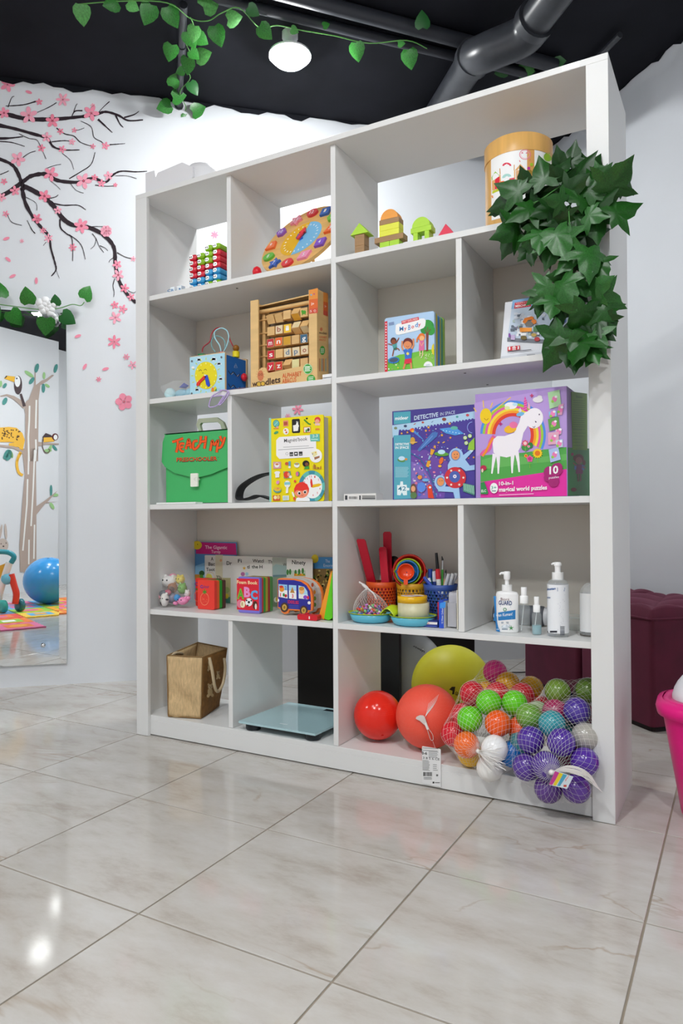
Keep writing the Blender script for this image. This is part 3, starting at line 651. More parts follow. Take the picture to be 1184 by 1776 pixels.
# counting toy: stacked rods with googly faces
cw = {'r': 'd0293c', 'g': '86b81f', 'b': '3c9bd0'}; cn = {'r': 'red', 'g': 'lime green', 'b': 'sky blue'}
rh = .0218; y0 = .045
eye = MB()
def rod_mesh(c):
    mb = MB(); m = plast(cw[c], .25)
    mb.prism(rrect(-.0165, .0165, .0003, rh-.0003, .008), .006, .15, m, smooth=True)
    P = rrect(-.0165, .0165, .0003, rh-.0003, .008); n = len(P); inn = [(x*.8, rh/2+(z-rh/2)*.75) for x, z in P]
    mb.add([(x, .006, z) for x, z in P]+[(x, 0, z) for x, z in inn], [(i, (i+1) % n, n+(i+1) % n, n+i) for i in range(n)]+[tuple(range(n, 2*n))], m, True)
    return mb.mesh('rod_body')
ROD = {c: rod_mesh(c) for c in cw}
em = MB(); ew = plast('eeeeee', .2); eb = plast('2a2c35', .3)
em.prism(rrect(-.0125, .0045, .006, .0185, .005), -.0016, .001, ew)
for x in (-.0085, -.0015): em.prism([(x+.0022*math.cos(i*PI/4), .012+.0026*math.sin(i*PI/4)) for i in range(8)], -.0024, -.001, eb)
EYE = em.mesh('eyes')
ordn = ['top', 'second from the top', 'third from the top', 'fourth from the top', 'fifth from the top', 'sixth from the top', 'bottom']
coln = ['leftmost', 'second from left', 'third from left', 'rightmost']
for k, colr in enumerate(('rrrrbb', 'ggrrbb', 'gggrbbg', 'grrrbbg')):
    cx = atY(326+13.7*k+7, 470, y0).x
    for i, c in enumerate(colr):
        z = SA+rh*(len(colr)-1-i)
        o = thing('toy_rod', '%s googly-eyed toy rod, %s in the %s stack' % (cn[c], 'bottom' if i == len(colr)-1 else ordn[i], coln[k]), 'toy', (cx, y0+.075, z), 'googly-eyed counting rods')
        M = Matrix.Translation((cx, y0+.002*(i % 2), z)); inst('rod_body', ROD[c], o, M); inst('eyes', EYE, o, M)
for px, lb in ((299, 'small white cube with blue lettering at the left of the counting toy'), (310.5, 'small white cube with a blue dot beside the counting toy')):
    p = atY(px, 502, .03); s_ = .0105; t = thing('letter_cube', lb, 'toy cube', (p.x, .041, SA))
    part('cube', MB().box(p.x-s_, p.x+s_, .03, .03+2*s_, SA, SA+2*s_, plast('dfe6ee')), t)
    pr = Print(Plane((0, .03, 0), (0, -1, 0)), (235, 480, 9.87))
    if px < 305: pr.text('CB', 545, 262, 650, 250, 42, '4d7fae', .02)
    else: pr.ell(755, 208, 18, 16, '5b86b0')
    pr.done(t)
# ---------------- wooden clock puzzle, leaning back
R = .163; th_ = math.radians(33); uC = V(0, math.sin(th_), math.cos(th_)); nC = V(0, -math.cos(th_), math.sin(th_)); rC = V(1, 0, 0)
yawc = math.radians(-6); Rz = Matrix.Rotation(yawc, 3, 'Z'); uC, nC, rC = Rz @ uC, Rz @ nC, Rz @ rC
cC = V(.632, .150, SA+R*math.cos(th_)+.010)
MC = frame(cC, rC, -nC, uC)                             # local: x right, y into the board, z up the board
wood = mat('d9ac68', .45, 1.1, name='light_wood', noise=(6, .12, (1, 1, 9)))
t = thing('clock_puzzle', 'round wooden learning clock with coloured number pieces, leaning in the top row', 'toy', (cC.x, cC.y, SA))
circ = [(R*math.cos(2*PI*i/48), R*math.sin(2*PI*i/48)) for i in range(48)]
part('board', MB().prism(circ, 0, .012, wood, MC), t)
a0 = math.radians(8)
def arc(r, s_, e_): return [(r*math.cos(math.radians(s_+(e_-s_)*i/20)), r*math.sin(math.radians(s_+(e_-s_)*i/20))) for i in range(21)]
part('dial_half', MB().prism(arc(.084, -96, 84), -.001, .001, plast('74b4dc'), MC), t, 'light blue right half of the dial')
part('dial_half', MB().prism(arc(.084, 84, 264), -.001, .001, plast('e0ac14'), MC), t, 'yellow left half of the dial')
tick = MB()
for i in range(24):
    a = 2*PI*i/24; tick.box(-.002, .002, -.0016, 0, .064, .071, plast('eef0ee'), MC @ Matrix.Rotation(a, 4, 'Y'))
part('tick_marks', tick, t)
pc = {12: 'cf3f4a', 1: '2f62b5', 2: '6fb63a', 3: 'ef6a34', 4: '7c4fbf', 5: 'e88fb4', 6: 'd63a42', 7: '2b5cb8', 8: '5fb341', 9: 'f0713f', 10: '8a56b8', 11: 'e58fa4'}
def shape(k, r):
    if k in (12, 8, 6): return [(r*1.1*math.cos(i*PI/10), r*.85*math.sin(i*PI/10)) for i in range(20)]
    if k == 7: return [((r*1.2 if i % 2 == 0 else r*.6)*math.cos(PI/2+i*PI/5), (r*1.2 if i % 2 == 0 else r*.6)*math.sin(PI/2+i*PI/5)) for i in range(10)]
    if k == 11: return [(r*(.95+.28*math.cos(5*a))*math.cos(a), r*(.95+.28*math.cos(5*a))*math.sin(a)) for a in [i*PI/15 for i in range(30)]]
    if k in (1, 4): return [(-r*.85, -r*.85), (r*.85, -r*.85), (r*.85, r*.85), (-r*.85, r*.85)]
    if k in (3, 9): return [(-r, -r*.85), (r, -r*.85), (r*.7, r*.85), (-r*.25, r*.85)]
    if k in (10, 2): return [(r*math.cos(i*PI/3), r*math.sin(i*PI/3)) for i in range(6)]
    return [(-r*1.1, -r*.8), (r*.7, -r*.8), (r*1.1, r*.8), (-r*.7, r*.8)]
for k in range(1, 13):
    a = math.radians(90-30*k); px_, pz_ = R*.8*math.cos(a), R*.8*math.sin(a)
    Mk = MC @ Matrix.Translation((px_, 0, pz_)); o = part('number_piece', MB().prism(shape(k, .0215), -.009, 0, plast(pc[k], .28), Mk), t)
    vs, fs = glyphs(str(k), .01); asp = .55 if k < 10 else 1.05; hh = .017
    part('numeral', MB().add([((u_-.5)*hh*asp, -.0096, (v_-.5)*hh) for u_, v_ in vs], fs, plast('f2f2f2'), False, Mk), o)
for ang, ln, c, y in ((-38, .03, '2456b0', -.006), (10, .046, 'd8323c', -.011)):
    Mh = MC @ Matrix.Rotation(math.radians(ang), 4, 'Y')
    part('clock_hand', MB().prism([(-.007, -.012), (.007, -.012), (.007, ln*.45), (.015, ln*.45), (0, ln), (-.015, ln*.45), (-.007, ln*.45)], y, y+.005, plast(c), Mh), t)
fa_ = MC @ V(0, .012, .05); part('prop_leg', MB().tube([fa_, V(fa_.x+.01, fa_.y+.055, SA+.006)], .006, wood, 8), t)
p = atY(470, 470, .05)
solo('toy_pebble', MB().lathe([(.004, SA), (.014, SA+.004), (.016, SA+.018), (.012, SA+.03), (.003, SA+.036)], plast('d8202f'), 16, Matrix.Translation((.52, .045, 0))), 'small round red wooden piece in front of the clock puzzle', 'toy')
# ---------------- wooden building blocks
brn = mat('9c7a55', .5, 1.15, name='brown_block', noise=(9, .1, (1, 1, 6))); lime = mat('a6cf3c', .45, 1.2, name='lime_block', noise=(9, .06, (1, 1, 6))); yel = mat('dfe04a', .45, 1.1, name='yellow_block', noise=(9, .06, (1, 1, 6))); orng = mat('f29a45', .45, 1.15, name='orange_block', noise=(9, .06, (1, 1, 6))); redb = plast('d8284a', .4)
BG = 'wooden building blocks on the top row'
def blk(m, x0, x1_, y0, y1, z0, z1, lb):
    o = solo('building_block', MB().box(x0, x1_, y0, y1, z0, z1, m), lb, 'toy block', BG); b = o.modifiers.new('edge', 'BEVEL'); b.width = .0012; b.segments = 2; return o
def semi(m, cx, r, y0, y1, z, lb, n=12, kx=1.0): return solo('building_block', MB().prism([(cx+r*kx*math.cos(PI*i/n), z+r*math.sin(PI*i/n)) for i in range(n+1)], y0, y1, m), lb, 'toy block', BG)
y0, y1 = .05, .085; u = .0355
blk(brn, .896, .930, y0, y1, SA, SA+u, 'brown wooden cube at the bottom of the little tower with the green roof')
blk(brn, .896, .930, y0, y1, SA+u, SA+2*u, 'brown wooden cube just under the green roof')
solo('building_block', MB().prism([(.883, SA+2*u), (.946, SA+2*u), (.915, SA+2*u+.034)], y0-.004, y1+.004, lime), 'green triangular roof block on the brown cubes', 'toy block', BG)
tw = [(lime, .984, 1.0165, 0, .030, 'left lime green cube at the foot of the tallest tower'), (lime, 1.0175, 1.05, 0, .030, 'right lime green cube at the foot of the tallest tower'), (brn, .966, 1.064, .030, .0475, 'long brown plank across the green cubes of the tallest tower'), (yel, .983, 1.05, .0475, .065, 'lower yellow plank of the tallest tower'), (yel, .983, 1.05, .065, .0835, 'upper yellow plank of the tallest tower'), (brn, .983, 1.05, .0835, .0995, 'short brown plank under the orange half-circle')]
for m, a, b, z0, z1, lb in tw: blk(m, a, b, y0, y1, SA+z0, SA+z1, lb)
semi(orng, 1.0165, .029, y0, y1, SA+.0995, 'orange half-circle block on top of the tallest tower')
blk(lime, 1.097, 1.112, y0, y1, SA, SA+.037, 'left lime green post of the small arch'); blk(lime, 1.134, 1.149, y0, y1, SA, SA+.037, 'right lime green post of the small arch')
blk(lime, 1.089, 1.156, y0, y1, SA+.037, SA+.053, 'lime green plank across the two posts of the small arch')
semi(lime, 1.1225, .029, y0, y1, SA+.053, 'lime green half-circle block on top of the small arch')
solo('building_block', MB().prism([(1.168, SA), (1.236, SA), (1.202, SA+.045)], y0, y1, redb), 'red triangular block standing alone beside the wooden canister', 'toy block', BG)
# ---------------- wooden canister
cx, cy, r = 1.4, .125, .0955; zt = SA+.255
t = thing('block_canister', 'round wooden canister with a printed castle label and wooden lid', 'canister', (cx, cy, SA))
M = Matrix.Translation((cx, cy, 0)); canw = mat('d5a55e', .35, 1.1, name='varnished_wood', noise=(5, .12, (9, 9, .6)))
part('body', MB().lathe([(r, SA), (r, zt-.055)], canw, 48, M), t)
part('lid', MB().lathe([(r+.002, zt-.055), (r+.002, zt-.006), (r-.006, zt), (.002, zt)], canw, 48, M), t)
pr = Print(Cyl(cx, cy, r), (835, 220, 9.108), .0008, .00005)
pr.quad((150, 470), (720, 310), (720, 1330), (160, 1480), 'eef0f4', 16); pr.quad((715, 310), (830, 315), (830, 1080), (715, 1080), 'd39a54', 6); pr.quad((830, 315), (1100, 400), (1095, 960), (830, 1010), 'eceef0', 10)
pr.ring(685, 440, 92, 82, 12, 'd9788c'); pr.ring(685, 440, 70, 62, 6, 'e6a0b0'); pr.lines(630, 420, 735, 410, 3, 10, 'd9788c'); pr.poly([(590, 530), (770, 510), (760, 545), (600, 560)], 'd05a68')
pr.poly([(160, 800), (220, 705), (285, 770), (165, 850)], '8fbf2c'); pr.poly([(165, 855), (215, 835), (215, 1000), (170, 1010)], 'd8a468'); pr.poly([(215, 830), (285, 780), (290, 970), (215, 990)], 'd4283a')
pr.poly([(285, 660), (520, 600), (520, 690), (290, 750)], 'c58a42'); pr.ell(400, 620, 70, 52, 'd4304a', 14, 0, 0, 180); pr.poly([(360, 650), (440, 625), (440, 700), (362, 725)], 'f0f0f0'); pr.text('2', 388, 622, 412, 616, 34, 'f2dfe2')
pr.poly([(285, 755), (530, 690), (530, 830), (290, 870)], 'd9a05c'); pr.ell(400, 800, 72, 55, 'a4d0c8', 14, -12, 0, 180); pr.poly([(525, 690), (610, 590), (695, 680), (610, 700)], 'd9a468'); pr.poly([(540, 700), (695, 690), (700, 960), (545, 900)], 'd9a878')
pr.poly([(295, 870), (355, 855), (360, 1010), (300, 1020)], 'e2661e'); pr.poly([(440, 820), (520, 805), (520, 900), (440, 900)], 'd6304a'); pr.poly([(175, 1020), (290, 965), (290, 1010), (175, 1060)], 'b9c42c')
pr.poly([(160, 1090), (360, 1020), (360, 1060), (170, 1130)], 'd98a52')
for x, y, q, c in ((740, 660, 24, 'b02c8c'), (762, 720, 34, '9a7a2c'), (755, 830, 34, 'd9c818'), (783, 600, 24, '9cbf2c'), (803, 885, 14, '4a78b8')): pr.ell(x, y, q, q*1.05, c, 12)
pr.ell(1040, 480, 70, 70, '8fbf2c', 14)
pr.done(t, 'label_print')
# ================================================================== ROW 2
Print.zmin = SB+.0004
# plastic bag with pale blue foam pieces
t = thing('plastic_bag', 'crumpled clear plastic bag of pale blue pieces beside the activity cube', 'bag', (.13, .08, SB))
def blob(mb, c, r, m, amp=.12, sc=(1, 1, 1), n=20, k=12, seed=1):
    st = len(mb.v); mb.sphere(c, r, m, n, k, sc); q = random.Random(seed); ph = [q.uniform(0, 6) for _ in range(6)]
    for i in range(st, len(mb.v)):
        x, y, z = mb.v[i]; d = (x-c[0], y-c[1], z-c[2]); f = 1+amp*(math.sin(d[0]/r*3.1+ph[0])*math.sin(d[2]/r*3.7+ph[1])+.6*math.sin(d[1]/r*6+ph[2])*math.cos(d[0]/r*7+ph[3]))
        mb.v[i] = (c[0]+d[0]*f, c[1]+d[1]*f, c[2]+d[2]*f)
    return mb
pb = plast('9cc6d6', .3)
part('foam_piece', blob(MB(), (.105, .07, SB+.022), .022, plast('c8e6f0', .2), .05), t); part('foam_piece', blob(MB(), (.155, .08, SB+.019), .019, pb, .06, (1.6, 1, 1), seed=3), t); part('foam_piece', blob(MB(), (.198, .075, SB+.018), .018, pb, .06, (1.2, 1, 1), seed=5), t)
part('label_card', MB().add([(.155, .06, SB+.04), (.178, .062, SB+.056), (.205, .058, SB+.042), (.18, .07, SB+.036)], [(0, 1, 2, 3)], plast('2c3a94')), t, 'dark blue label')
part('film', blob(MB(), (.134, .085, SB+.039), .035, clear(a=.16), .1, (2.4, 1.3, .92), seed=8), t)
# ---------------- activity cube with bead maze
xa, xb, ya, yb, zt = .228, .387, .038, .163, SB+.139
t = thing('activity_cube', 'light blue wooden activity cube with a clock face and bead maze on top', 'toy', ((xa+xb)/2, .1, SB))
bw_ = mat('d8b98c', .5, name='birch_edge')
part('front_panel', MB().prism(rrect(xa, xb, SB+.001, zt+.002, .006), ya, ya+.008, bw_), t)
part('back_panel', MB().prism(rrect(xa, xb, SB+.001, zt+.002, .006), yb, yb+.008, bw_), t)
part('side_panel', MB().box(xb-.011, xb-.004, ya+.008, yb, SB+.001, zt-.006, plast('1463b4', .4)), t, 'blue side panel with zigzag slots')
part('side_panel', MB().box(xa+.004, xa+.011, ya+.008, yb, SB+.001, zt-.006, plast('1463b4', .4)), t)
part('top_panel', MB().box(xa+.012, xb-.012, ya+.008, yb, zt-.012, zt-.004, bw_), t)
K = (320, 560, 9.867); pr = Print(Plane((0, ya, 0), (0, -1, 0)), K)
pr.quad((90, 590), (690, 510), (690, 1150), (95, 1240), 'a9d4e4')
for x, y, a in ((250, 625, 1), (500, 615, 1.1), (590, 695, .9), (620, 955, .9), (215, 1140, .9)):
    for dx, dy, q in ((-25, 8, 20), (0, -8, 28), (28, 8, 22), (0, 14, 28)): pr.ell(x+dx*a, y+dy*a, q*a, q*a, 'cfdfec', 10); pr.k -= 1
    pr.k += 1
for i in range(16):
    a = 2*PI*i/16; pr.ell(370+235*math.cos(a), 905+290*math.sin(a), 9, 26, 'c8d86a', 6, math.degrees(a)+90)
pr.ell(370, 900, 190, 235, 'e2d21c', 40)
for i in range(12): pr.rect(370+168*math.cos(i*PI/6)-9, 900+205*math.sin(i*PI/6)-13, 370+168*math.cos(i*PI/6)+9, 900+205*math.sin(i*PI/6)+13, 'efe88a')
pr.curve([(250, 830), (275, 803), (298, 825)], 7, '3a3420'); pr.curve([(338, 812), (362, 793), (383, 815)], 7, '3a3420'); pr.curve([(303, 855), (315, 862), (332, 855)], 7, '3a3420')
for x, y in ((130, 658), (635, 590), (128, 1212)): pr.ell(x, y, 17, 20, '6d7176', 10); pr.line([(x-8, y-8), (x+8, y+8)], 4, '44484c')
pr.ell(150, 765, 30, 22, 'eaf0f4', 8); pr.ell(490, 1145, 26, 40, 'e0823a', 12); pr.ell(530, 1130, 24, 42, 'd8cf2a', 12); pr.poly([(520, 1165), (550, 1120), (558, 1160)], '3c8f4a'); pr.ell(590, 1110, 18, 14, 'b9d6e0', 10)
pr.done(t, 'clock_print')
pf = Plane((0, ya-.003, 0), (0, -1, 0))
for pts, c in (([(345, 895), (375, 925), (265, 1035), (262, 1065), (215, 1082), (205, 1060), (215, 1025)], 'd83222'), ([(345, 905), (390, 890), (430, 1030), (435, 1070), (410, 1095), (375, 1060)], '2a48c4')):
    P = [pf.map(K[0]+x/K[2], K[1]+y/K[2])[0] for x, y in pts]; part('clock_hand', MB().prism([(p.x, p.z) for p in P], ya-.005, ya-.002, plast(c)), t)
c = pf.map(K[0]+357/K[2], K[1]+900/K[2])[0]; M = frame(V(c.x, ya-.004, c.z), V(1, 0, 0), V(0, 0, 1), V(0, -1, 0)); part('pin', MB().lathe([(.0036, -.002), (.0036, .003), (.001, .0045)], plast('f0f0f0'), 12, M), t)
ps = Print(Plane((xb-.004, 0, 0), (1, 0, 0)), K)
for yy in (0, 225): ps.curve([(745, 815+yy), (790, 880+yy), (830, 840+yy), (900, 915+yy), (950, 870+yy)], 13, '2e3138'); ps.line([(800, 885+yy), (830, 855+yy)], 8, 'c9cdd2'); ps.line([(895, 915+yy), (925, 885+yy)], 8, 'c9cdd2')
ps.line([(845, 760), (870, 695), (900, 770), (845, 765)], 9, '9fb4d0'); ps.line([(855, 740), (885, 735)], 8, '9fb4d0')
ps.done(t, 'slot_print')
p = at(422.5, 654.5, 0, xb+.004); M = frame(V(xb-.004, p.y, p.z), V(0, 1, 0), V(0, 0, 1), V(1, 0, 0))
part('knob', MB().lathe([(.006, 0), (.012, .004), (.015, .011), (.011, .018), (.001, .02)], plast('d22436'), 20, M), t, 'round red knob')
def mz(x, y, yy): return atY(K[0]+x/K[2], K[1]+y/K[2], yy)
wr = .0024
part('maze_wire', MB().tube(spline([mz(*p) for p in ((300, 500, .09), (325, 410, .09), (430, 320, .095), (460, 190, .1), (540, 95, .1), (640, 90, .1), (740, 150, .1), (770, 270, .105), (820, 380, .11), (880, 470, .115))], 6), wr, plast('a3313c'), 8), t, 'red bent wire')
part('maze_wire', MB().tube(spline([mz(*p) for p in ((625, 500, .07), (600, 390, .07), (520, 260, .07), (520, 150, .07), (620, 90, .07), (720, 130, .07), (755, 240, .07), (725, 380, .07), (670, 490, .07))], 6), wr, plast('9fd0dc'), 8), t, 'pale blue looped wire')
part('maze_wire', MB().tube(spline([mz(*p) for p in ((530, 500, .125), (470, 420, .125), (465, 300, .125), (540, 225, .125), (640, 260, .125), (690, 340, .125), (690, 470, .125))], 6), wr*.85, plast('7fb6bc'), 8), t, 'teal looped wire')
def bead(name, c, m, kind, r):
    M = Matrix.Translation(c)
    if kind == 's': mb = MB().sphere(c, r, m, 16, 10)
    else: mb = MB().lathe([(r, -r*.8), (r, r*.8)], m, 6 if kind == 'h' else 16, M)
    part(name, mb, t)
zt2 = zt-.004
c = mz(300, 525, .09); bead('bead', V(c.x, c.y, zt2+.01), plast('239052', .3), 'h', .0165)
c = mz(880, 560, .115); bead('bead', V(c.x, c.y, zt2+.012), plast('e2d01e'), 'c', .013); bead('bead', V(c.x, c.y, zt2+.035), plast('8a5a1e', .2), 's', .012)
c = mz(640, 500, .07); bead('bead', V(c.x, c.y, zt2+.006), plast('d04a6a'), 'c', .011)
c = mz(640, 490, .12); bead('bead', V(c.x, c.y, zt2+.012), plast('1f5cae'), 's', .016); c = mz(530, 490, .125); bead('bead', V(c.x, c.y, zt2+.01), plast('d08a3c'), 's', .009)
# ---------------- purple ribbon hanging over the shelf edge
rb_ = plast('b9a3d6', .4)
t = thing('purple_ribbon', 'thin lilac ribbon loop hanging over the shelf edge below the activity cube', 'ribbon', (.42, .01, SB-.04))
for pts in ([(600, 1150, .02), (700, 1150, .008), (740, 1170, .006), (690, 1260, .006), (620, 1360, .006), (520, 1430, .006), (430, 1440, .006), (420, 1390, .006), (470, 1260, .006), (560, 1200, .006), (640, 1150, .012)], [(700, 1150, .01), (760, 1190, .006), (700, 1300, .005), (610, 1400, .005), (590, 1370, .005), (660, 1250, .005), (480, 1265, .005)]):
    part('ribbon_loop', MB().tube(spline([atY(K[0]+x/K[2], K[1]+y/K[2], yy) for x, y, yy in pts], 5), .0021, rb_, 6), t)
part('ribbon_end', MB().add([atZ(K[0]+x/K[2], K[1]+y/K[2], SB+.001) for x, y in ((690, 1150), (1000, 1105), (1120, 1105), (800, 1160))], [(0, 1, 2, 3)], rb_), t)
# ---------------- alphabet abacus in its window box
xa, xb, ya, yb, zt = .503, .767, .03, .104, SB+.299
t = thing('abacus_box', 'wooden alphabet abacus toy in an open-front card box', 'toy', ((xa+xb)/2, (ya+yb)/2, SB))
card = mat('d8b47a', .55, 1.1, name='kraft_card', noise=(6, .08, (1, 1, 6))); bea = mat('d6ae74', .5, 1.1, name='beech_wood', noise=(8, .1, (1, 1, 6)))
K = (430, 490, 7.893)
def kx(x, y): return atY(K[0]+x/K[2], K[1]+y/K[2], ya)
xl = kx(140, 600).x; xr = kx(832, 600).x; zb = kx(500, 1270).z
part('left_pillar', MB().box(xa, xl, ya, ya+.006, SB, zt, card), t); part('right_pillar', MB().box(xr, xb, ya, ya+.006, SB, zt, card), t)
low = kx(420, 1200).z; hump = [(xl, SB), (xr, SB), (xr, kx(800, 1180).z), (kx(270, 1270).x, kx(270, 1270).z)]
cxh = kx(200, 1250); hump += [(cxh.x+.0165*math.cos(math.radians(a)), cxh.z+.02*math.sin(math.radians(a))) for a in range(0, 181, 20)]
part('front_apron', MB().prism([(xl, SB), (xr, SB), (xr, SB+.055), (kx(270, 1265).x, SB+.045)]+[(xl+.017+.017*math.cos(math.radians(a)), SB+.052+.014*math.sin(math.radians(a))) for a in range(0, 181, 20)], ya, ya+.006, card), t)
part('side_wall', MB().box(xb-.004, xb, ya+.006, yb, SB, zt, card), t); part('side_wall', MB().box(xa, xa+.004, ya+.006, yb, SB, zt, card), t)
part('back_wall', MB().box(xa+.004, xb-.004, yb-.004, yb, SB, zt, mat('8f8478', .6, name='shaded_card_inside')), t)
part('box_bottom', MB().box(xa+.004, xb-.004, ya+.006, yb-.004, SB, SB+.004, card), t); part('box_top', MB().add([(xa+.004, ya+.03, zt-.012), (xb-.004, ya+.03, zt-.001), (xb-.004, yb-.004, zt), (xa+.004, yb-.004, zt-.004), (xa+.004, ya+.03, zt-.016), (xb-.004, ya+.03, zt-.005), (xb-.004, yb-.004, zt-.004), (xa+.004, yb-.004, zt-.008)], [(0, 1, 2, 3), (7, 6, 5, 4), (0, 4, 5, 1), (1, 5, 6, 2), (2, 6, 7, 3), (3, 7, 4, 0)], card), t)
part('abacus_rail', MB().tube([(xa+.006, ya+.03, zt-.034), (xb-.006, ya+.03, zt-.03)], .007, bea, 10), t)
for x in (xa+.03, xb-.03): part('abacus_post', MB().box(x-.006, x+.006, ya+.035, ya+.06, SB+.004, zt-.025, bea), t)
rows = [[None, None, None, ('e0a63a', ''), 'frog', 'hippo', None], [None, ('d8c8a8', 'b'), ('e8bc2c', 'i'), ('d8c8a0', ''), ('d8c8a0', ''), ('7a4fb0', 'u')], [('b8323a', 'm'), ('e0622c', 'n'), ('c8962c', ''), None, ('3f6480', 'g'), ('3f6480', '')], [('c0202f', 's'), None, ('d8c8a8', 'd'), ('d8c8a8', 'p'), ('d8c8a8', 'o'), None], [('c81f36', 'y'), ('c83a2c', 'z'), None, ('d8d098', ''), None, ('7a4fb0', 'o')], [('c03a2c', ''), ('e0622c', '6'), ('e0bc3c', '7'), ('d8d098', ''), None, ('6f9ab0', '7')]]
zr = [kx(500, y).z for y in (400, 590, 760, 920, 1090, 1220)]
for ri, row in enumerate(rows):
    z = zr[ri]-.004; part('abacus_rod', MB().tube([(xa+.006, ya+.035, z), (xb-.006, ya+.035, z)], .003, bea, 8), t)
    n = len(row); xs0 = kx(215, 0).x+.012; stp = .0335
    for ci, it in enumerate(row):
        x = xs0+ci*stp+(0.002 if ri % 2 else 0)
        if x > xr+.012: continue
        ang = rnd.choice((0, 0, .5, -.6, .9)) if it is None or (isinstance(it, tuple) and it[1] == '') else rnd.uniform(-.12, .12)
        Mb_ = Matrix.Translation((x, ya+.035, z)) @ Matrix.Rotation(ang, 4, 'X'); s_ = .0145
        o = part('bead_block', MB().box(-s_, s_, -s_, s_, -s_, s_, bea, Mb_), t)
        if it is None: continue
        fm_ = MB()
        if it == 'frog' or it == 'hippo':
            c_ = '4e9a2f' if it == 'frog' else '6b3f9a'; fm_.add([(.009*math.cos(i*PI/8), -s_-.0004, .006*math.sin(i*PI/8)) for i in range(16)], [tuple(range(16))], ink(c_), False, Mb_); fm_.add([(-.006+.004*math.cos(i*PI/4), -s_-.0006, .004+.004*math.sin(i*PI/4)) for i in range(8)], [tuple(range(8))], ink(c_), False, Mb_)
            for q in (-.006, .005): fm_.add([(q-.0015, -s_-.0006, -.009), (q+.0015, -s_-.0006, -.009), (q+.0015, -s_-.0006, -.003), (q-.0015, -s_-.0006, -.003)], [(0, 1, 2, 3)], ink(c_), False, Mb_)
        else:
            q = s_*.93; fm_.add([(-q, -s_-.0004, -q), (q, -s_-.0004, -q), (q, -s_-.0004, q), (-q, -s_-.0004, q)], [(0, 1, 2, 3)], ink(it[0]), False, Mb_)
            if it[1]:
                vs, fs = glyphs(it[1], .015); lc = 'f2efe8' if it[0] != 'd8c8a8' else ('a05a4a' if it[1] in 'bo' else '6a7f9a')
                fm_.add([((a-.5)*.015, -s_-.0008, (b-.42)*.017) for a, b in vs], fs, ink(lc), False, Mb_)
        part('letter_print', fm_, o)
pr = Print(Plane((0, ya, 0), (0, -1, 0)), K)
pr.quad((835, 105), (955, 75), (955, 220), (835, 235), 'd88a3c'); pr.quad((835, 235), (955, 220), (955, 345), (835, 365), 'd2632f'); pr.quad((835, 365), (955, 345), (955, 415), (835, 430), 'c8503c')
pr.text('3+', 865, 312, 905, 306, 34, 'f2dccf', .02); pr.ring(915, 388, 14, 16, 4, 'f0d8d0', 12); pr.text('5', 848, 410, 872, 407, 32, 'f0d8d0'); pr.ell(865, 170, 14, 12, '7fa0b8', 8); pr.ell(905, 158, 14, 12, 'c05a6a', 8)
pr.done(t, 'badge_print'); pr = Print(Plane((0, ya, 0), (0, -1, 0)), K)
pr.ell(172, 1275, 42, 75, 'c8764e', 16)
for a in range(0, 360, 30): pr.line([(172+48*math.cos(math.radians(a)), 1255+62*math.sin(math.radians(a))), (172+62*math.cos(math.radians(a)), 1255+80*math.sin(math.radians(a)))], 4, 'a8623c')
pr.ring(155, 1262, 14, 16, 4, '6a3a24', 12); pr.ring(190, 1258, 14, 16, 4, '6a3a24', 12)
pr.text('w', 60, 1425, 125, 1415, 75, '4a3226', .02); pr.ring(152, 1392, 38, 36, 9, '5a4030'); pr.ell(152, 1392, 28, 26, 'd0a83c'); pr.ring(205, 1385, 34, 36, 9, '5a4030'); pr.ell(205, 1385, 25, 26, 'd0a83c'); pr.text('dlets', 240, 1405, 445, 1365, 85, '4a3226', .02)
pr.text('ALPHABET', 470, 1310, 735, 1275, 62, 'd2572c', .005); pr.text('ABACUS', 470, 1385, 662, 1355, 62, 'd2572c', .005)
pr.ell(820, 1185, 64, 74, '3f9a3a'); pr.ring(820, 1185, 62, 72, 6, 'cfe6c4'); pr.lines(778, 1150, 862, 1140, 1, 7, 'dff0d8', 0); pr.lines(778, 1165, 862, 1215, 4, 9, 'dff0d8', .2, -.1)
pr.ell(865, 1325, 58, 62, '3f9a3a', 20); pr.lines(828, 1300, 905, 1345, 3, 9, 'dff0d8', .2, -.1)
pr.done(t, 'title_print')
ps = Print(Plane((xb, 0, 0), (1, 0, 0)), K)
ps.quad((1028, 130), (1090, 150), (1090, 275), (1028, 260), 'd88a3c'); ps.quad((1028, 260), (1090, 275), (1090, 400), (1028, 380), 'd2632f'); ps.quad((1028, 380), (1090, 400), (1090, 465), (1028, 440), 'c8503c'); ps.text('3+', 1045, 340, 1070, 345, 30, 'f2dccf')
ps.done(t, 'side_badge_print'); ps = Print(Plane((xb, 0, 0), (1, 0, 0)), K)
ps.ell(1000, 640, 18, 26, 'c8764e', 10); ps.text('woodlets', 970, 700, 1075, 712, 34, '4a3226', .01); ps.text('ALPHABET', 970, 755, 1075, 765, 26, 'd2572c'); ps.text('ABACUS', 970, 795, 1060, 803, 26, 'd2572c')
ps.ell(1015, 930, 37, 62, '3f9a3a'); ps.lines(990, 905, 1040, 960, 4, 8, 'dff0d8')
for i in range(6): ps.rect(970+17*i, 1040, 980+17*i, 1215, ['b06a4a', 'c89a5a', '6f9aa0'][i % 3])
ps.done(t, 'side_title_print')
a = atY(549, 651, .05); b = atY(572, 646, .05)
for i, (dz, c, lb) in enumerate(((0, 'cfd2d6', 'flat white tray lying right of the abacus box'), (.012, 'eceef0', 'folded white sheet on top of the white tray right of the abacus box'))):
    solo('paper_stack', MB().box(.775, .825, .05, .24, SB+dz, SB+dz+.010, plast(c)), lb, 'paper')
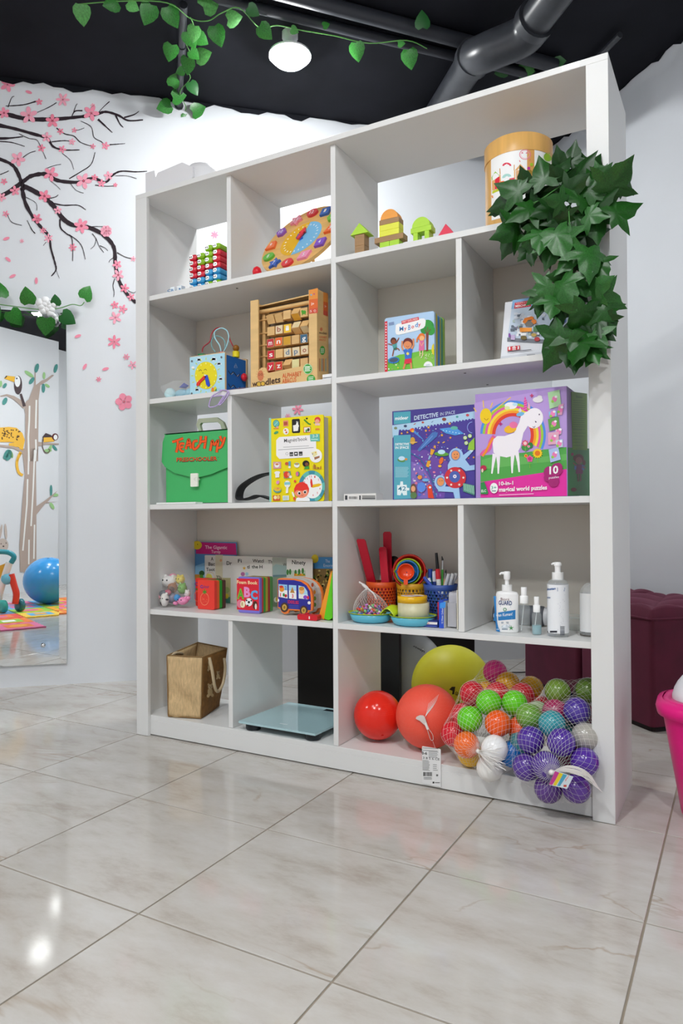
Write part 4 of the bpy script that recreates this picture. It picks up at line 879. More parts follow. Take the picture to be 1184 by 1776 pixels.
# ---------------- board book "My Body"
xa, xb, ya, yb, zt = .990, 1.156, .07, .16, SB+.180
t = thing('board_book', 'square board book with three playing children on its cover', 'book', ((xa+xb)/2, (ya+yb)/2, SB))
def leaf_board(x0, x1_, y0, y1, z1, m, name='page', r=.008): part(name, MB().prism(rrect(x0, x1_, SB, z1, r), y0, y1, m), t)
leaf_board(xa, xb, ya, ya+.012, zt, ink('a8c4e2'), 'cover')
pgs = [('b8a92c', 0), ('6fa09a', .003), ('3f7fc4', .002), ('c8b02c', .004), ('4a8a78', .002), ('88a84a', 0)]
for i, (c, d) in enumerate(pgs): leaf_board(xa+.004, xb-d, ya+.013+i*.0128, ya+.0245+i*.0128, zt-d, ink(c))
K = (660, 530, 9.108); pr = Print(Plane((0, ya, 0), (0, -1, 0)), K)
pr.quad((110, 240), (835, 85), (850, 970), (110, 1040), 'abc8e6')
pr.poly([(110, 850), (300, 775), (480, 750), (700, 700), (850, 690), (850, 970), (110, 1035)], '6fb83e'); pr.poly([(500, 840), (700, 740), (850, 790), (850, 965), (520, 990)], '86bf4c')
pr.quad((65, 255), (105, 245), (110, 1048), (65, 1055), 'cf2f3e')
for i in range(17): pr.ell(85, 290+i*44.5, 9, 12, 'f4e6e8', 8)
pr.ell(740, 330, 105, 105, '2f8a3e'); pr.ell(690, 380, 60, 70, '2f8a3e'); pr.ell(790, 390, 70, 80, '37963f'); pr.ell(750, 290, 60, 60, '37963f')
pr.poly([(715, 440), (760, 440), (752, 710), (775, 715), (705, 725), (722, 700)], '7a4030'); pr.line([(735, 450), (700, 380)], 12, '7a4030'); pr.line([(740, 450), (790, 370)], 12, '7a4030'); pr.line([(738, 450), (745, 340)], 10, '7a4030')
P = [(240, 310), (270, 290), (640, 205), (690, 205), (715, 240), (705, 320), (680, 355), (600, 390), (290, 465), (250, 460), (235, 420)]; pr.poly(P, 'f0f2f6')
pr.poly([(330, 245), (600, 180), (608, 228), (335, 298)], 'cf2f3e'); pr.text('FIRST EXPLORERS', 345, 280, 590, 224, 32, 'f4e4e0', .005)
for ch, x0, x1_, y, c, h in (('M', 300, 362, 405, '3f86c8', 68), ('y', 372, 410, 392, 'cf2f3e', 58), ('B', 437, 475, 388, '3f86c8', 80), ('o', 488, 530, 365, 'cf2f3e', 62), ('d', 545, 590, 345, '3f86c8', 72), ('y', 595, 635, 330, 'cf2f3e', 56)): pr.text(ch, x0, y, x1_, y-8, h, c, .015)
pr.lines(130, 280, 225, 310, 3, 14, '7f93b8', .2, -.2)
sk, sk2, br = 'd98a5c', '8a4a34', '4a2a24'
pr.ell(205, 560, 48, 55, br); pr.ell(208, 575, 36, 40, sk2); pr.poly([(185, 620), (255, 600), (262, 665), (205, 690)], '4f9a98'); pr.line([(190, 625), (120, 605)], 16, sk2); pr.line([(250, 590), (292, 510)], 16, sk2); pr.poly([(205, 680), (262, 655), (255, 700), (205, 705)], '3a6a5c'); pr.line([(210, 700), (190, 800)], 18, sk2); pr.line([(250, 680), (285, 685), (300, 715)], 16, sk2)
pr.ell(210, 865, 90, 50, '2f78c0', 20, -8); pr.ell(212, 862, 68, 34, '4a5468', 20, -8)
for x in (130, 210, 290): pr.line([(x, 895), (x, 935)], 6, '3a4a5c')
pr.ell(435, 590, 78, 78, '6a2c2c', 18, 10); pr.ell(430, 625, 66, 62, sk); pr.poly([(360, 590), (430, 555), (505, 600), (500, 560), (440, 520), (375, 560)], '6a2c2c'); pr.curve([(405, 640), (430, 660), (455, 640)], 6, 'a0402c'); pr.line([(365, 715), (340, 660), (345, 560)], 24, sk); pr.line([(490, 695), (525, 630), (520, 525)], 24, sk)
pr.poly([(355, 705), (400, 690), (430, 705), (470, 680), (510, 690), (500, 730), (490, 835), (390, 850), (380, 750)], '3a6cc0'); pr.star(432, 762, 32, 'f0dc5a', 6, .5); pr.poly([(385, 850), (490, 835), (500, 905), (440, 920), (375, 925)], 'd8344a'); pr.line([(390, 920), (365, 1005)], 30, sk); pr.line([(480, 905), (490, 1000)], 30, sk)
pr.ell(650, 500, 55, 62, 'e0742c', 16, 15); pr.ell(655, 520, 38, 42, 'e8b078'); pr.curve([(620, 470), (585, 520), (575, 580)], 20, 'e0742c'); pr.poly([(615, 560), (690, 552), (695, 710), (605, 715)], 'd86a9a'); pr.line([(620, 580), (650, 640), (685, 580)], 12, 'e8b078'); pr.line([(625, 715), (625, 800)], 14, 'e8c8a0'); pr.line([(670, 712), (665, 800)], 14, 'e8c8a0')
for i in range(22): pr.ell(rnd.uniform(640, 830), rnd.uniform(760, 850), 7, 9, rnd.choice(('cfe6b0', 'e8e8d0', 'e0b8c8', '9ccf6a')), 6); pr.k -= 1
pr.k += 1; pr.ell(755, 960, 72, 76, 'eceff4', 20, 0, 0, 180); pr.text('with', 722, 950, 780, 945, 22, '6f8fb8'); pr.lines(715, 975, 800, 975, 1, 14, '8a94a8')
pr.poly([(845, 600), (820, 630), (806, 700), (820, 760), (848, 790)], 'd8c82c')
for x, y, c in ((250, 940, 'f0e8d0'), (280, 985, 'e0c83c'), (135, 1005, 'e8e0e8'), (190, 1010, 'a0a07a')): pr.ell(x, y, 12, 12, c, 7)
pr.done(t, 'cover_print')
# ---------------- construction set box, leaning back
pL = V(1.364, .055, SB); th_ = math.radians(16); uB = V(0, math.sin(th_), math.cos(th_)); nB_ = V(0, -math.cos(th_), math.sin(th_))
t = thing('construction_set_box', 'boxed brick construction set with vehicles on the cover, half behind the ivy', 'toy box', (1.48, .08, SB))
MBx = frame(pL+V(0, 0, .014), V(1, 0, 0), -nB_, uB); part('box', MB().box(0, .245, 0, .045, 0, .175, ink('d6d8de'), MBx), t)
K = (870, 510, 9.108); F_ = Plane(pL+V(0, 0, .014), nB_); pr = Print(F_, K)
pr.quad((170, 100), (1160, -60), (1110, 810), (85, 755), 'b4c2d2'); pr.quad((170, 100), (1160, -60), (1150, 120), (150, 240), '7fa8d0')
pr.quad((205, 140), (465, 95), (460, 195), (195, 235), 'c8202f'); pr.text('CONSTRUCTION', 225, 160, 445, 132, 18, 'f0e0e0'); pr.text('MERCHANT', 215, 215, 440, 180, 36, 'f2e8e8', .02)
pr.quad((85, 690), (1115, 745), (1110, 810), (85, 755), '6a6e78')
for i in range(60): pr.quad(*[(x+a, y+b) for x, y in ((rnd.uniform(120, 640), rnd.uniform(300, 660)),) for a, b in ((0, 0), (rnd.uniform(30, 70), -5), (rnd.uniform(30, 70), 40), (0, 36))], rnd.choice(('8a93a2', 'c4cad4', '55606e', 'dfe2e8', '7a7088', '9fb0a8')))
pr.poly([(330, 450), (360, 390), (470, 360), (510, 375), (500, 410), (420, 420), (370, 480)], 'dd7a1e'); pr.ell(510, 445, 42, 38, 'dd7a1e'); pr.poly([(360, 480), (440, 420), (500, 470), (480, 520), (390, 520)], '6f6a62'); pr.quad((285, 540), (480, 540), (470, 600), (290, 610), 'e08a1c'); pr.quad((300, 625), (390, 620), (390, 665), (300, 665), 'e8e8e6'); pr.quad((500, 520), (640, 545), (640, 620), (500, 600), '4f7a52'); pr.ell(350, 700, 50, 34, '6a5a1e', 10); pr.ell(560, 720, 45, 35, 'b0202a', 10); pr.ell(510, 655, 45, 28, 'b89a4a', 10); pr.quad((640, 610), (830, 590), (800, 650), (650, 650), 'b8222f'); pr.quad((150, 650), (215, 660), (210, 735), (145, 730), 'b9a4c8'); pr.quad((110, 630), (140, 630), (140, 690), (110, 690), '7a3f98'); pr.ell(790, 550, 45, 40, 'a8b0c0', 12); pr.poly([(790, 500), (870, 390), (950, 480), (930, 520)], 'b8303a'); pr.ell(950, 420, 70, 50, '3f5aa8', 12); pr.ell(940, 365, 30, 26, '2a2f48', 10); pr.ell(900, 395, 30, 20, 'd8c02c', 10); pr.quad((860, 545), (1040, 530), (1030, 585), (860, 600), '2f78b8')
pr.quad((95, 845), (290, 820), (290, 885), (95, 910), 'c8202f'); pr.text('8', 110, 895, 140, 890, 48, 'f6f2f2', .03); pr.text('合', 165, 893, 232, 886, 50, 'f6f2f2', .02); pr.text('1', 255, 880, 275, 878, 46, 'f6f2f2', .03); pr.lines(95, 925, 470, 890, 1, 10, '4a4c54', 0, -.1); pr.lines(400, 975, 530, 960, 1, 16, '8a8c94', 0, -.08)
pr.done(t, 'box_print')
part('box_lid_edge', MB().box(0.0, .245, -.001, .001, -.012, 0.0, ink('c2c4ca'), MBx), t)
# ================================================================== ROW 3
Print.zmin = SCc+.0004
# green carry case
xa, xb, ya, yb, zt = .092, .405, .06, .13, SCc+.262
grn = plast('43ac63', .35)
t = thing('carry_case', 'green plastic carry case with orange lettering and a white clasp', 'case', ((xa+xb)/2, (ya+yb)/2, SCc))
part('case_body', MB().box(xa, xb, ya, yb, SCc+.004, zt-.004, grn), t)
K = (270, 720, 9.108)
def kp(x, y, yy): p = atY(K[0]+x/K[2], K[1]+y/K[2], yy); return (p.x, p.z)
fl = [kp(120, 740, ya), kp(170, 820, ya), kp(330, 920, ya), kp(560, 975, ya), kp(700, 985, ya), kp(900, 935, ya), kp(1100, 850, ya)]
fl += [(xb+.004, fl[-1][1]+.01), (xb+.004, zt), (xa+.006, zt), (xa-.008, zt-.03)]
part('flap', MB().prism(fl, ya-.009, ya-.005, grn), t)
part('flap_top', MB().box(xa, xb, ya-.009, yb+.001, zt-.004, zt, grn), t)
hp = [kp(x, y, .095) for x, y in ((700, 270), (655, 150), (690, 60), (975, 38), (1080, 110), (1125, 230))]
hi = [kp(x, y, .095) for x, y in ((1060, 230), (1035, 150), (985, 108), (735, 122), (712, 155), (735, 262))]
part('handle', MB().prism(hp+hi, .089, .101, mat('b4b9a2', .4, name='pale_handle')), t, 'pale grey folding handle')
c0, c1 = kp(590, 925, ya), kp(705, 1130, ya)
cl = MB().prism(rrect(c0[0], c1[0], c1[1], c0[1], .003), ya-.015, ya-.009, plast('e6e6dc', .3)); part('clasp', cl, t, 'white clasp')
pr = Print(Plane((0, ya-.009, 0), (0, -1, 0)), K, .0003)
def fat(pts, closed=False):
    pr.curve(pts, 46, '7a2a1a'); pr.curve(pts, 33, 'e8571e')
for st in ([(262, 425), (330, 405), (435, 365)], [(345, 405), (350, 480), (325, 590)], [(455, 455), (400, 450), (375, 500), (400, 560), (450, 575)], [(390, 510), (440, 500)], [(475, 540), (500, 450), (520, 385), (545, 450), (555, 530)], [(490, 480), (550, 470)], [(665, 405), (605, 420), (590, 490), (610, 540), (670, 500), (685, 465)], [(715, 330), (710, 400), (700, 460)], [(795, 330), (785, 430), (770, 530)], [(715, 420), (790, 410)], [(862, 565), (880, 470), (895, 405), (930, 470), (985, 400), (975, 500), (965, 590)], [(1020, 330), (1035, 385), (1060, 420)], [(1095, 345), (1070, 430), (1035, 500), (990, 520)]): fat(st)
pr.text('PRESCHOOLER', 332, 742, 972, 722, 68, '3a2a2e', .03); pr.text('PRESCHOOLER', 332, 735, 972, 714, 62, 'dd4f20', .012); pr.text('*', 978, 690, 1000, 690, 30, '2a4a3a')
pr.done(t, 'lettering')
pr = Print(Plane((0, ya-.015, 0), (0, -1, 0)), K); pr.ring(648, 1012, 42, 32, 6, 'c8c8be', 16); pr.line([(595, 1012), (703, 1012)], 4, 'c8c8be'); pr.done(t, 'clasp_mark')
solo('paper_sheets', MB().box(.085, .27, .016, .055, SCc, SCc+.006, plast('e4e8e6')), 'thin stack of white sheets in front of the green case', 'paper')
# black strap bag behind the magnetic book
blk_ = mat('141416', .6, name='black_webbing', bump=(300, .3, .001))
t = thing('black_strap', 'black webbing strap curling out beside the yellow book', 'strap', (.55, .1, SCc))
def strap(pts, wd): # ribbon standing on edge
    q = spline(pts, 6); mb = MB(); vs = []
    for p in q: vs += [(p.x, p.y-wd/2, p.z), (p.x, p.y+wd/2, p.z)]
    n = len(q); mb.add(vs, [(2*i, 2*i+1, 2*i+3, 2*i+2) for i in range(n-1)], blk_, True); return mb
def K8(x, y, yy): return atY(235+x/3.2, 680+y/3.2, yy)
pts = [K8(760, 450, .085), K8(700, 462, .07), K8(640, 490, .055), K8(590, 530, .042), K8(575, 580, .042), K8(590, 604, .042), K8(640, 590, .05), K8(690, 575, .065), K8(760, 600, .085)]
pts = [V(p.x, p.y, max(p.z, SCc+.011)) for p in pts]
def thick(q, w):
    L_, R_ = [], []
    for k in range(len(q)):
        d = q[min(k+1, len(q)-1)]-q[max(k-1, 0)]; d.y = 0; d.normalize(); L_.append((q[k].x-d.z*w/2, q[k].z+d.x*w/2)); R_.append((q[k].x+d.z*w/2, q[k].z-d.x*w/2))
    return L_, R_
qs = spline(pts, 6); L_, R_ = thick(qs, .005); mb = MB(); n = len(L_)
for k in range(n-1): mb.prism([L_[k], L_[k+1], R_[k+1], R_[k]], qs[k].y-.02, qs[k].y+.02, blk_)
part('strap_loop', mb, t)
part('strap_end', blob(MB(), (.575, .12, SCc+.016), .02, blk_, .15, (1.4, 1, .55), seed=4), t)
# ---------------- yellow magnetic book box
xa, xb, ya, yb, zt = .579, .790, .03, .074, SCc+.279
t = thing('magnetic_book', 'large yellow picture-covered play book standing upright', 'book', ((xa+xb)/2, (ya+yb)/2, SCc))
yl = ink('e4d312')
part('front_cover', MB().prism(rrect(xa, xb, SCc, zt, .007), ya, ya+.004, yl), t); part('back_cover', MB().prism(rrect(xa, xb+.006, SCc, zt, .007), yb-.004, yb, yl), t)
part('spine', MB().box(xa-.002, xa+.0015, ya+.002, yb-.002, SCc+.002, zt-.002, ink('86c4b8')), t); part('inside', MB().box(xa+.003, xb-.006, ya+.004, yb-.004, SCc+.001, zt-.006, ink('c4c2c0')), t)
K = (460, 715, 9.867); pr = Print(Plane((0, ya, 0), (0, -1, 0)), K)
pr.quad((65, 98), (100, 96), (105, 1530), (70, 1532), '8cc8bc')
pr.ell(187, 195, 56, 66, '4a6a5c'); pr.ell(187, 192, 48, 56, '62b0a8'); pr.line([(150, 230), (215, 160)], 10, '9fd4cc'); pr.ell(208, 258, 20, 20, 'dda0a8', 10); pr.lines(140, 280, 230, 280, 1, 22, 'd98a3c', 0)
pr.quad((305, 145), (392, 138), (395, 238), (308, 245), 'd98a6a'); pr.quad((318, 165), (380, 160), (380, 220), (320, 225), 'b0503c')
pr.poly([(x, y) for x, y in ((455, 130), (475, 118), (575, 112), (592, 128), (598, 335), (582, 352), (475, 358), (458, 342))], '22221f')
pr.poly([(475, 225), (525, 215), (535, 175), (530, 160), (540, 150), (548, 195), (552, 160), (562, 155), (565, 205), (578, 235), (568, 260), (562, 318), (482, 328)], 'eceae4')
pr.line([(665, 125), (700, 160), (745, 200), (780, 208)], 26, '4a8a2c'); pr.ell(712, 108, 18, 16, '3a2a24', 10); pr.line([(650, 170), (648, 225)], 5, 'c89a3c')
pr.ell(895, 130, 52, 50, 'd8423c'); pr.ell(890, 155, 38, 36, 'e8a08a'); pr.poly([(855, 190), (935, 190), (940, 225), (850, 225)], 'e8c0b8'); pr.ell(840, 180, 9, 16, '4a6a8a', 8)
pr.ell(188, 350, 42, 24, '4a9a6a', 10, -25); pr.ell(355, 328, 50, 56, 'eee8e0'); pr.ell(345, 305, 18, 14, 'd0572c', 8); pr.ell(362, 345, 16, 18, 'd0572c', 8)
pr.quad((655, 255), (775, 248), (778, 345), (655, 352), 'd2602c'); pr.quad((665, 262), (768, 256), (770, 335), (668, 342), 'e8e2d0'); pr.ell(740, 300, 22, 30, '3a4a3a', 10); pr.ell(705, 320, 18, 26, '5a9a5a', 10); pr.lines(860, 290, 930, 290, 1, 26, 'e0803c')
pr.poly([(190, 480), (240, 425), (820, 388), (870, 430), (875, 700), (820, 765), (245, 800), (190, 740)], 'e9e7e8')
pr.text("Magnéti'book", 325, 518, 722, 482, 62, '2c2c2e', .004); pr.lines(310, 600, 750, 600, 1, 7, '8a8a8c', 0, -.055); pr.lines(225, 645, 830, 645, 1, 8, '8a8a8c', 0, -.065)
pr.ring(375, 710, 24, 24, 4, '5a5a5c', 12)
for x, y in ((418, 685), (497, 680), (577, 675)): pr.quad((x, y), (x+62, y-3), (x+64, y+65), (x+2, y+68), '2a2a2c')
pr.text('3-8', 428, 735, 472, 733, 24, 'eeeeee', .01); pr.ell(528, 710, 18, 14, 'eeeeee', 10); pr.line([(590, 720), (632, 718)], 8, 'eeeeee')
pr.poly([(768, 378), (930, 370), (938, 495), (780, 500), (772, 470)], '62b4a8'); pr.text('2-3', 810, 432, 900, 425, 45, 'dff0ec', .01); pr.lines(785, 465, 905, 465, 1, 20, 'a8d8d0')
pr.ell(868, 745, 108, 118, 'eceae8', 28); pr.quad((790, 690), (880, 660), (895, 730), (830, 770), 'e0d8a0'); pr.quad((840, 770), (935, 745), (930, 780), (850, 815), '9a6a4a'); pr.ell(815, 715, 10, 10, '6a5a8a', 8); pr.ell(865, 690, 12, 12, 'd8a83c', 8)
pr.quad((140, 850), (275, 848), (275, 962), (142, 968), 'cf9aa0'); pr.ell(205, 905, 44, 42, 'e8e8e4', 14); pr.ell(205, 890, 30, 18, 'c8764c', 12)
pr.ell(375, 880, 34, 28, 'c85a3c', 12); pr.quad((400, 840), (440, 840), (440, 950), (405, 955), '5a9ab0'); pr.ell(420, 940, 22, 20, 'e8e4dc', 10)
pr.ell(545, 905, 48, 44, 'eae8e0', 16); pr.ell(545, 885, 42, 20, '5fa8a0', 14); pr.ell(545, 885, 28, 12, 'd88a3c', 12)
pr.ell(700, 880, 58, 55, '1e1a1a', 18); pr.ell(715, 890, 30, 30, '7a4a34', 14); pr.poly([(665, 975), (690, 930), (750, 920), (762, 970)], '3f9a3a')
for i, h in enumerate((60, 85, 70, 40, 35, 30, 28, 50)): pr.rect(815+i*19, 972-h, 829+i*19, 972, ['c8a83c', 'b06a3c', '8a5a2c'][i % 3])
pr.poly([(165, 1025), (190, 1012), (240, 1010), (262, 1025), (255, 1050), (245, 1050), (248, 1115), (180, 1120), (178, 1055), (165, 1052)], 'e6e4e2')
pr.quad((318, 1015), (440, 1008), (445, 1125), (322, 1130), '6a9a8a'); pr.ell(370, 1070, 50, 58, 'd8422c', 14); pr.ell(405, 1065, 22, 30, 'e8a080', 10); pr.ell(440, 1105, 26, 24, 'e8e2da', 10)
pr.ell(560, 1055, 34, 42, '4a8a7a', 14); pr.ell(553, 1055, 22, 38, 'd86a9a', 12); pr.ell(515, 1180, 20, 22, 'd8423c', 10); pr.ell(222, 1200, 28, 34, 'd88ab8', 10, 25)
pr.ell(385, 1230, 52, 60, 'e8e6e0', 14); pr.quad((335, 1200), (435, 1195), (432, 1240), (338, 1245), '7fc0c4'); pr.quad((365, 1280), (405, 1278), (400, 1380), (360, 1385), 'e8e6e0')
pr.ell(215, 1330, 68, 50, '5a9a94', 16); pr.ell(215, 1315, 62, 38, 'e0b83c', 16); pr.ell(225, 1305, 20, 12, 'd87a5a', 8)
pr.quad((138, 1425), (262, 1420), (262, 1512), (140, 1515), 'c8502c'); pr.ell(180, 1460, 28, 32, 'e8d8b0', 10); pr.ell(230, 1455, 28, 34, 'e0b870', 10); pr.quad((305, 1430), (415, 1425), (415, 1505), (308, 1510), 'd8dcd8'); pr.lines(315, 1450, 405, 1490, 3, 8, '6aa8b0')
# printed play clock and child
cx, cy = 805, 1270
for i in range(12): pr.ring(cx, cy, 225, 272, 62, ['3f8ea0', '62b4a8'][i % 2], 6, i*30+15, i*30+45) if i not in () else None
pr.ell(cx+10, cy, 168, 205, 'eceaea', 30)
for k_, x, y in ((11, 712, 1155), (12, 785, 1118), (1, 858, 1125), (2, 922, 1172), (4, 945, 1325), (5, 903, 1398), (6, 830, 1435), (10, 670, 1215)): pr.text(str(k_), x-(22 if k_ > 9 else 10), y, x+(22 if k_ > 9 else 10), y-2, 34, 'cf3a34', .01)
pr.poly([(795, 1285), (780, 1200), (790, 1130), (812, 1160), (830, 1285)], 'd8362c'); pr.poly([(815, 1295), (825, 1240), (930, 1220), (978, 1235), (930, 1270)], 'e0b41c')
pr.poly([(530, 1525), (545, 1470), (620, 1440), (720, 1440), (770, 1480), (775, 1522)], 'e9e9e9'); pr.ell(630, 1350, 125, 118, 'ea8a6a', 26); pr.poly([(508, 1390), (505, 1310), (540, 1240), (600, 1200), (660, 1195), (730, 1235), (762, 1310), (755, 1380), (730, 1320), (640, 1345), (560, 1335), (530, 1350)], 'e0362c')
pr.ell(592, 1385, 28, 30, 'f2f0ee', 14); pr.ell(595, 1388, 19, 21, '241a18', 12); pr.ell(692, 1365, 28, 30, 'f2f0ee', 14); pr.ell(692, 1368, 19, 21, '241a18', 12); pr.curve([(625, 1415), (645, 1428), (662, 1412)], 6, 'a83a2c'); pr.ell(490, 1405, 16, 50, 'e8e6e4', 10, -20); pr.ell(512, 1480, 22, 30, 'd8503c', 10)
pr.done(t, 'cover_print')
# black tablet behind
solo('black_case', MB().prism(rrect(.70, .818, SCc, SCc+.175, .005), .085, .10, blk_), 'thin black case standing behind the yellow book', 'case')
# ---------------- small barcoded box
xa, xb, ya = .863, .976, .03
t = thing('barcode_box', 'small flat white box with a barcode, lying left of the space puzzle', 'box', ((xa+xb)/2, ya+.02, SCc))
part('box', MB().box(xa, xb, ya, ya+.05, SCc, SCc+.021, ink('d9d7d4')), t)
K = (570, 640, 2.4163); pr = Print(Plane((0, ya, 0), (0, -1, 0)), K, .0003)
pr.rect(68, 530, 78, 548, '3a3c40')
for i in range(14): pr.rect(85+i*2.6, 534, 85+i*2.6+rnd.choice((1, 1.6)), 545, '4a4a4c')
pr.rect(128, 530, 134, 548, '3a3c40'); pr.rect(140, 530, 195, 536, '8a8a88'); pr.rect(140, 538, 195, 546, '6a6a6a'); pr.done(t, 'barcode_print')
# ---------------- space puzzle box
xa, xb, ya, yb, zt = 1.026, 1.294, .045, .085, SCc+.272
navy = '453c86'
t = thing('space_puzzle_box', 'blue jigsaw box with astronauts and rockets on its cover', 'puzzle box', ((xa+xb)/2, (ya+yb)/2, SCc))
part('box', MB().box(xa, xb, ya, yb, SCc, zt, ink(navy)), t)
K = (670, 700, 6.965); pr = Print(Plane((0, ya, 0), (0, -1, 0)), K)
pr.quad((295, 230), (1068, 85), (1068, 1110), (295, 1150), '4b3f92')
pr.poly([(300, 560), (480, 560), (620, 660), (740, 700), (700, 1140), (300, 1150)], '6b4a9e'); pr.poly([(300, 700), (420, 740), (520, 900), (600, 1140), (300, 1150)], '7d68b4')
pr.poly([(70, 262), (290, 235), (1068, 90), (1068, 185), (290, 318), (150, 330), (145, 380), (90, 390), (75, 420)], 'a8c8e0')
for i in range(24): pr.ell(165+i*38, 330-i*6.1 if i > 3 else 325, 15, 12, '4b3f92', 8); pr.k -= 1
pr.k += 1
pr.quad((85, 105), (292, 92), (292, 235), (90, 252), '4f9fb0'); pr.text('mideer', 105, 200, 265, 188, 42, 'e8f2f2', .02)
pr.text('DETECTIVE', 335, 200, 625, 155, 50, 'c4d4e6', .02); pr.text('IN SPACE', 650, 148, 828, 122, 40, 'c4d4e6', .0)
pr.quad((88, 385), (292, 375), (297, 1148), (92, 1155), '55a3b6'); pr.text('DETECTIVE', 108, 505, 272, 500, 26, 'e6f0f2', .02); pr.text('IN SPACE', 108, 548, 272, 543, 30, 'e6f0f2', .02)
pr.ell(180, 685, 48, 22, '5a8a4a', 14, 10); pr.ell(185, 662, 40, 26, 'bcd8ec', 14); pr.ell(238, 672, 18, 14, 'c8843c', 10); pr.lines(108, 770, 275, 885, 9, 5, 'a8d0da')
pr.poly([(130, 985), (165, 985), (170, 940), (200, 940), (203, 982), (245, 980), (248, 1015), (278, 1020), (276, 1048), (248, 1050), (250, 1105), (205, 1108), (188, 1070), (170, 1108), (130, 1105)], 'dbe8ec'); pr.text('42', 140, 1055, 238, 1050, 52, '2f7a94', .01)
for x, y, rr, c in ((112, 297, 20, '7a8a6a'), (440, 228, 15, 'b04a3c'), (980, 140, 20, 'c04a54'), (855, 160, 16, '4a9a9a'), (698, 190, 26, '8a4a3c'), (230, 272, 20, '3f4a6a')): pr.ell(x, y, rr, rr*.8, c, 12)
pr.line([(330, 255), (355, 240)], 8, 'b04a3c'); pr.line([(545, 230), (565, 212)], 6, '4a5a8a')
for x, y, rr in ((185, 360, 16), (255, 348, 16), (510, 288, 20), (478, 328, 18), (765, 242, 20), (672, 382, 20), (775, 412, 17), (632, 470, 17), (585, 518, 20), (1055, 650, 16)): pr.star(x, y, rr, 'e0a83c')
q = random.Random(3)
for i in range(70): pr.ell(q.uniform(310, 1050), q.uniform(300, 700), q.uniform(4, 11), q.uniform(4, 11), q.choice(('c8506a', '8a94d8', 'e0b050', '5fb0d0', 'd8d8f0', '9a5ab0', '4a7ac0')), 7); pr.k -= 1
for i in range(60): pr.ell(q.uniform(310, 700), q.uniform(700, 1130), q.uniform(6, 20), q.uniform(6, 20), q.choice(('8d5fc0', '5f7fd0', 'b08ad0', '4a6ac8', 'd87a9a', '6ab0c8', 'e8e0f0')), 7); pr.k -= 1
pr.k += 1
pr.poly([(290, 320), (320, 298), (440, 425), (452, 445), (330, 350)], '4f86cc'); pr.ell(312, 322, 28, 24, 'e8662c', 10); pr.ell(320, 335, 16, 14, 'f0c03c', 8)
pr.poly([(375, 560), (480, 430), (560, 345), (625, 350), (610, 400), (520, 480), (400, 580)], '4a72b4'); pr.line([(420, 540), (560, 390)], 8, '6f98d0')
pr.poly([(640, 305), (760, 290), (860, 305), (940, 365), (830, 385), (720, 360)], '4f94d8'); pr.ell(820, 295, 45, 22, '5fb0a0', 12)
for i in range(6): pr.ell(690+i*38, 325+i*7, 8, 6, 'bfe0f4', 7)
pr.poly([(540, 545), (588, 560), (560, 620), (530, 615)], 'e0a030'); pr.poly([(520, 625), (545, 632), (520, 680), (505, 672)], '8ab0d0'); pr.poly([(500, 690), (540, 690), (515, 770), (478, 760)], 'e0a030')
pr.ell(668, 610, 88, 26, '5a9a3c', 18, 3); pr.ell(668, 585, 45, 28, 'b8dcea', 14); pr.ell(665, 690, 24, 45, 'e06a2c', 12, 20); pr.ell(648, 755, 22, 16, 'f0b03c', 8)
pr.line([(300, 600), (400, 660), (500, 790), (560, 950), (600, 1140)], 16, '3f5f9a'); pr.ell(320, 450, 30, 45, 'c89a3c', 14); pr.ell(330, 470, 50, 8, 'd8b060', 12, -5)
suit, suit2 = '9cc0e4', '7fa6d6'
pr.poly([(880, 660), (1000, 570), (1040, 540), (1050, 575), (950, 680)], suit); pr.ell(1030, 550, 28, 30, 'd8e6f4', 12); pr.poly([(770, 690), (840, 660), (950, 670), (1010, 750), (1068, 740), (1068, 800), (960, 815), (900, 770), (830, 770), (745, 800), (745, 740)], suit); pr.ell(845, 630, 85, 92, suit, 22); pr.ell(838, 625, 58, 66, '6a86b4', 20); pr.ell(838, 625, 48, 55, 'e0925a', 18); pr.ell(825, 615, 6, 7, '3a2a2a', 6); pr.ell(858, 612, 6, 7, '3a2a2a', 6); pr.curve([(825, 645), (840, 655), (856, 642)], 5, 'a03a2c')
pr.poly([(600, 1010), (700, 1000), (880, 1010), (895, 1150), (830, 1150), (810, 1070), (640, 1060)], suit); pr.ell(655, 950, 72, 85, suit, 22); pr.ell(658, 945, 52, 60, '6a86b4', 18); pr.ell(658, 945, 42, 50, 'e0925a', 16); pr.ell(648, 935, 5, 6, '3a2a2a', 6); pr.ell(675, 933, 5, 6, '3a2a2a', 6)
pr.ell(835, 895, 130, 128, 'c8323c', 30); pr.ell(828, 885, 68, 70, '4a5fa8', 22)
for a in range(0, 360, 60): pr.star(835+98*math.cos(math.radians(a)), 895+98*math.sin(math.radians(a)), 18, 'eee6d8')
pr.ell(830, 880, 22, 22, 'e8e0e8', 12); pr.ell(830, 880, 8, 8, '4a5fa8', 8)
pr.poly([(1068, 410), (1000, 480), (985, 560), (1068, 560)], '8fbf3c'); pr.ring(1040, 290, 62, 70, 8, '8a9ad8', 16, 90, 270)
for x, y in ((955, 415), (1012, 392), (968, 478)): pr.ell(x, y, 24, 24, 'a8d068', 12); pr.ell(x, y, 14, 14, 'f2f4ee', 10); pr.ell(x, y, 6, 6, '2a3a2a', 6)
pr.quad((930, 960), (1068, 990), (1068, 1110), (930, 1060), '4f8a7a')
for i in range(7): pr.line([(940+i*19, 968+i*4), (950+i*19, 1050+i*7)], 7, 'a8d8c0')
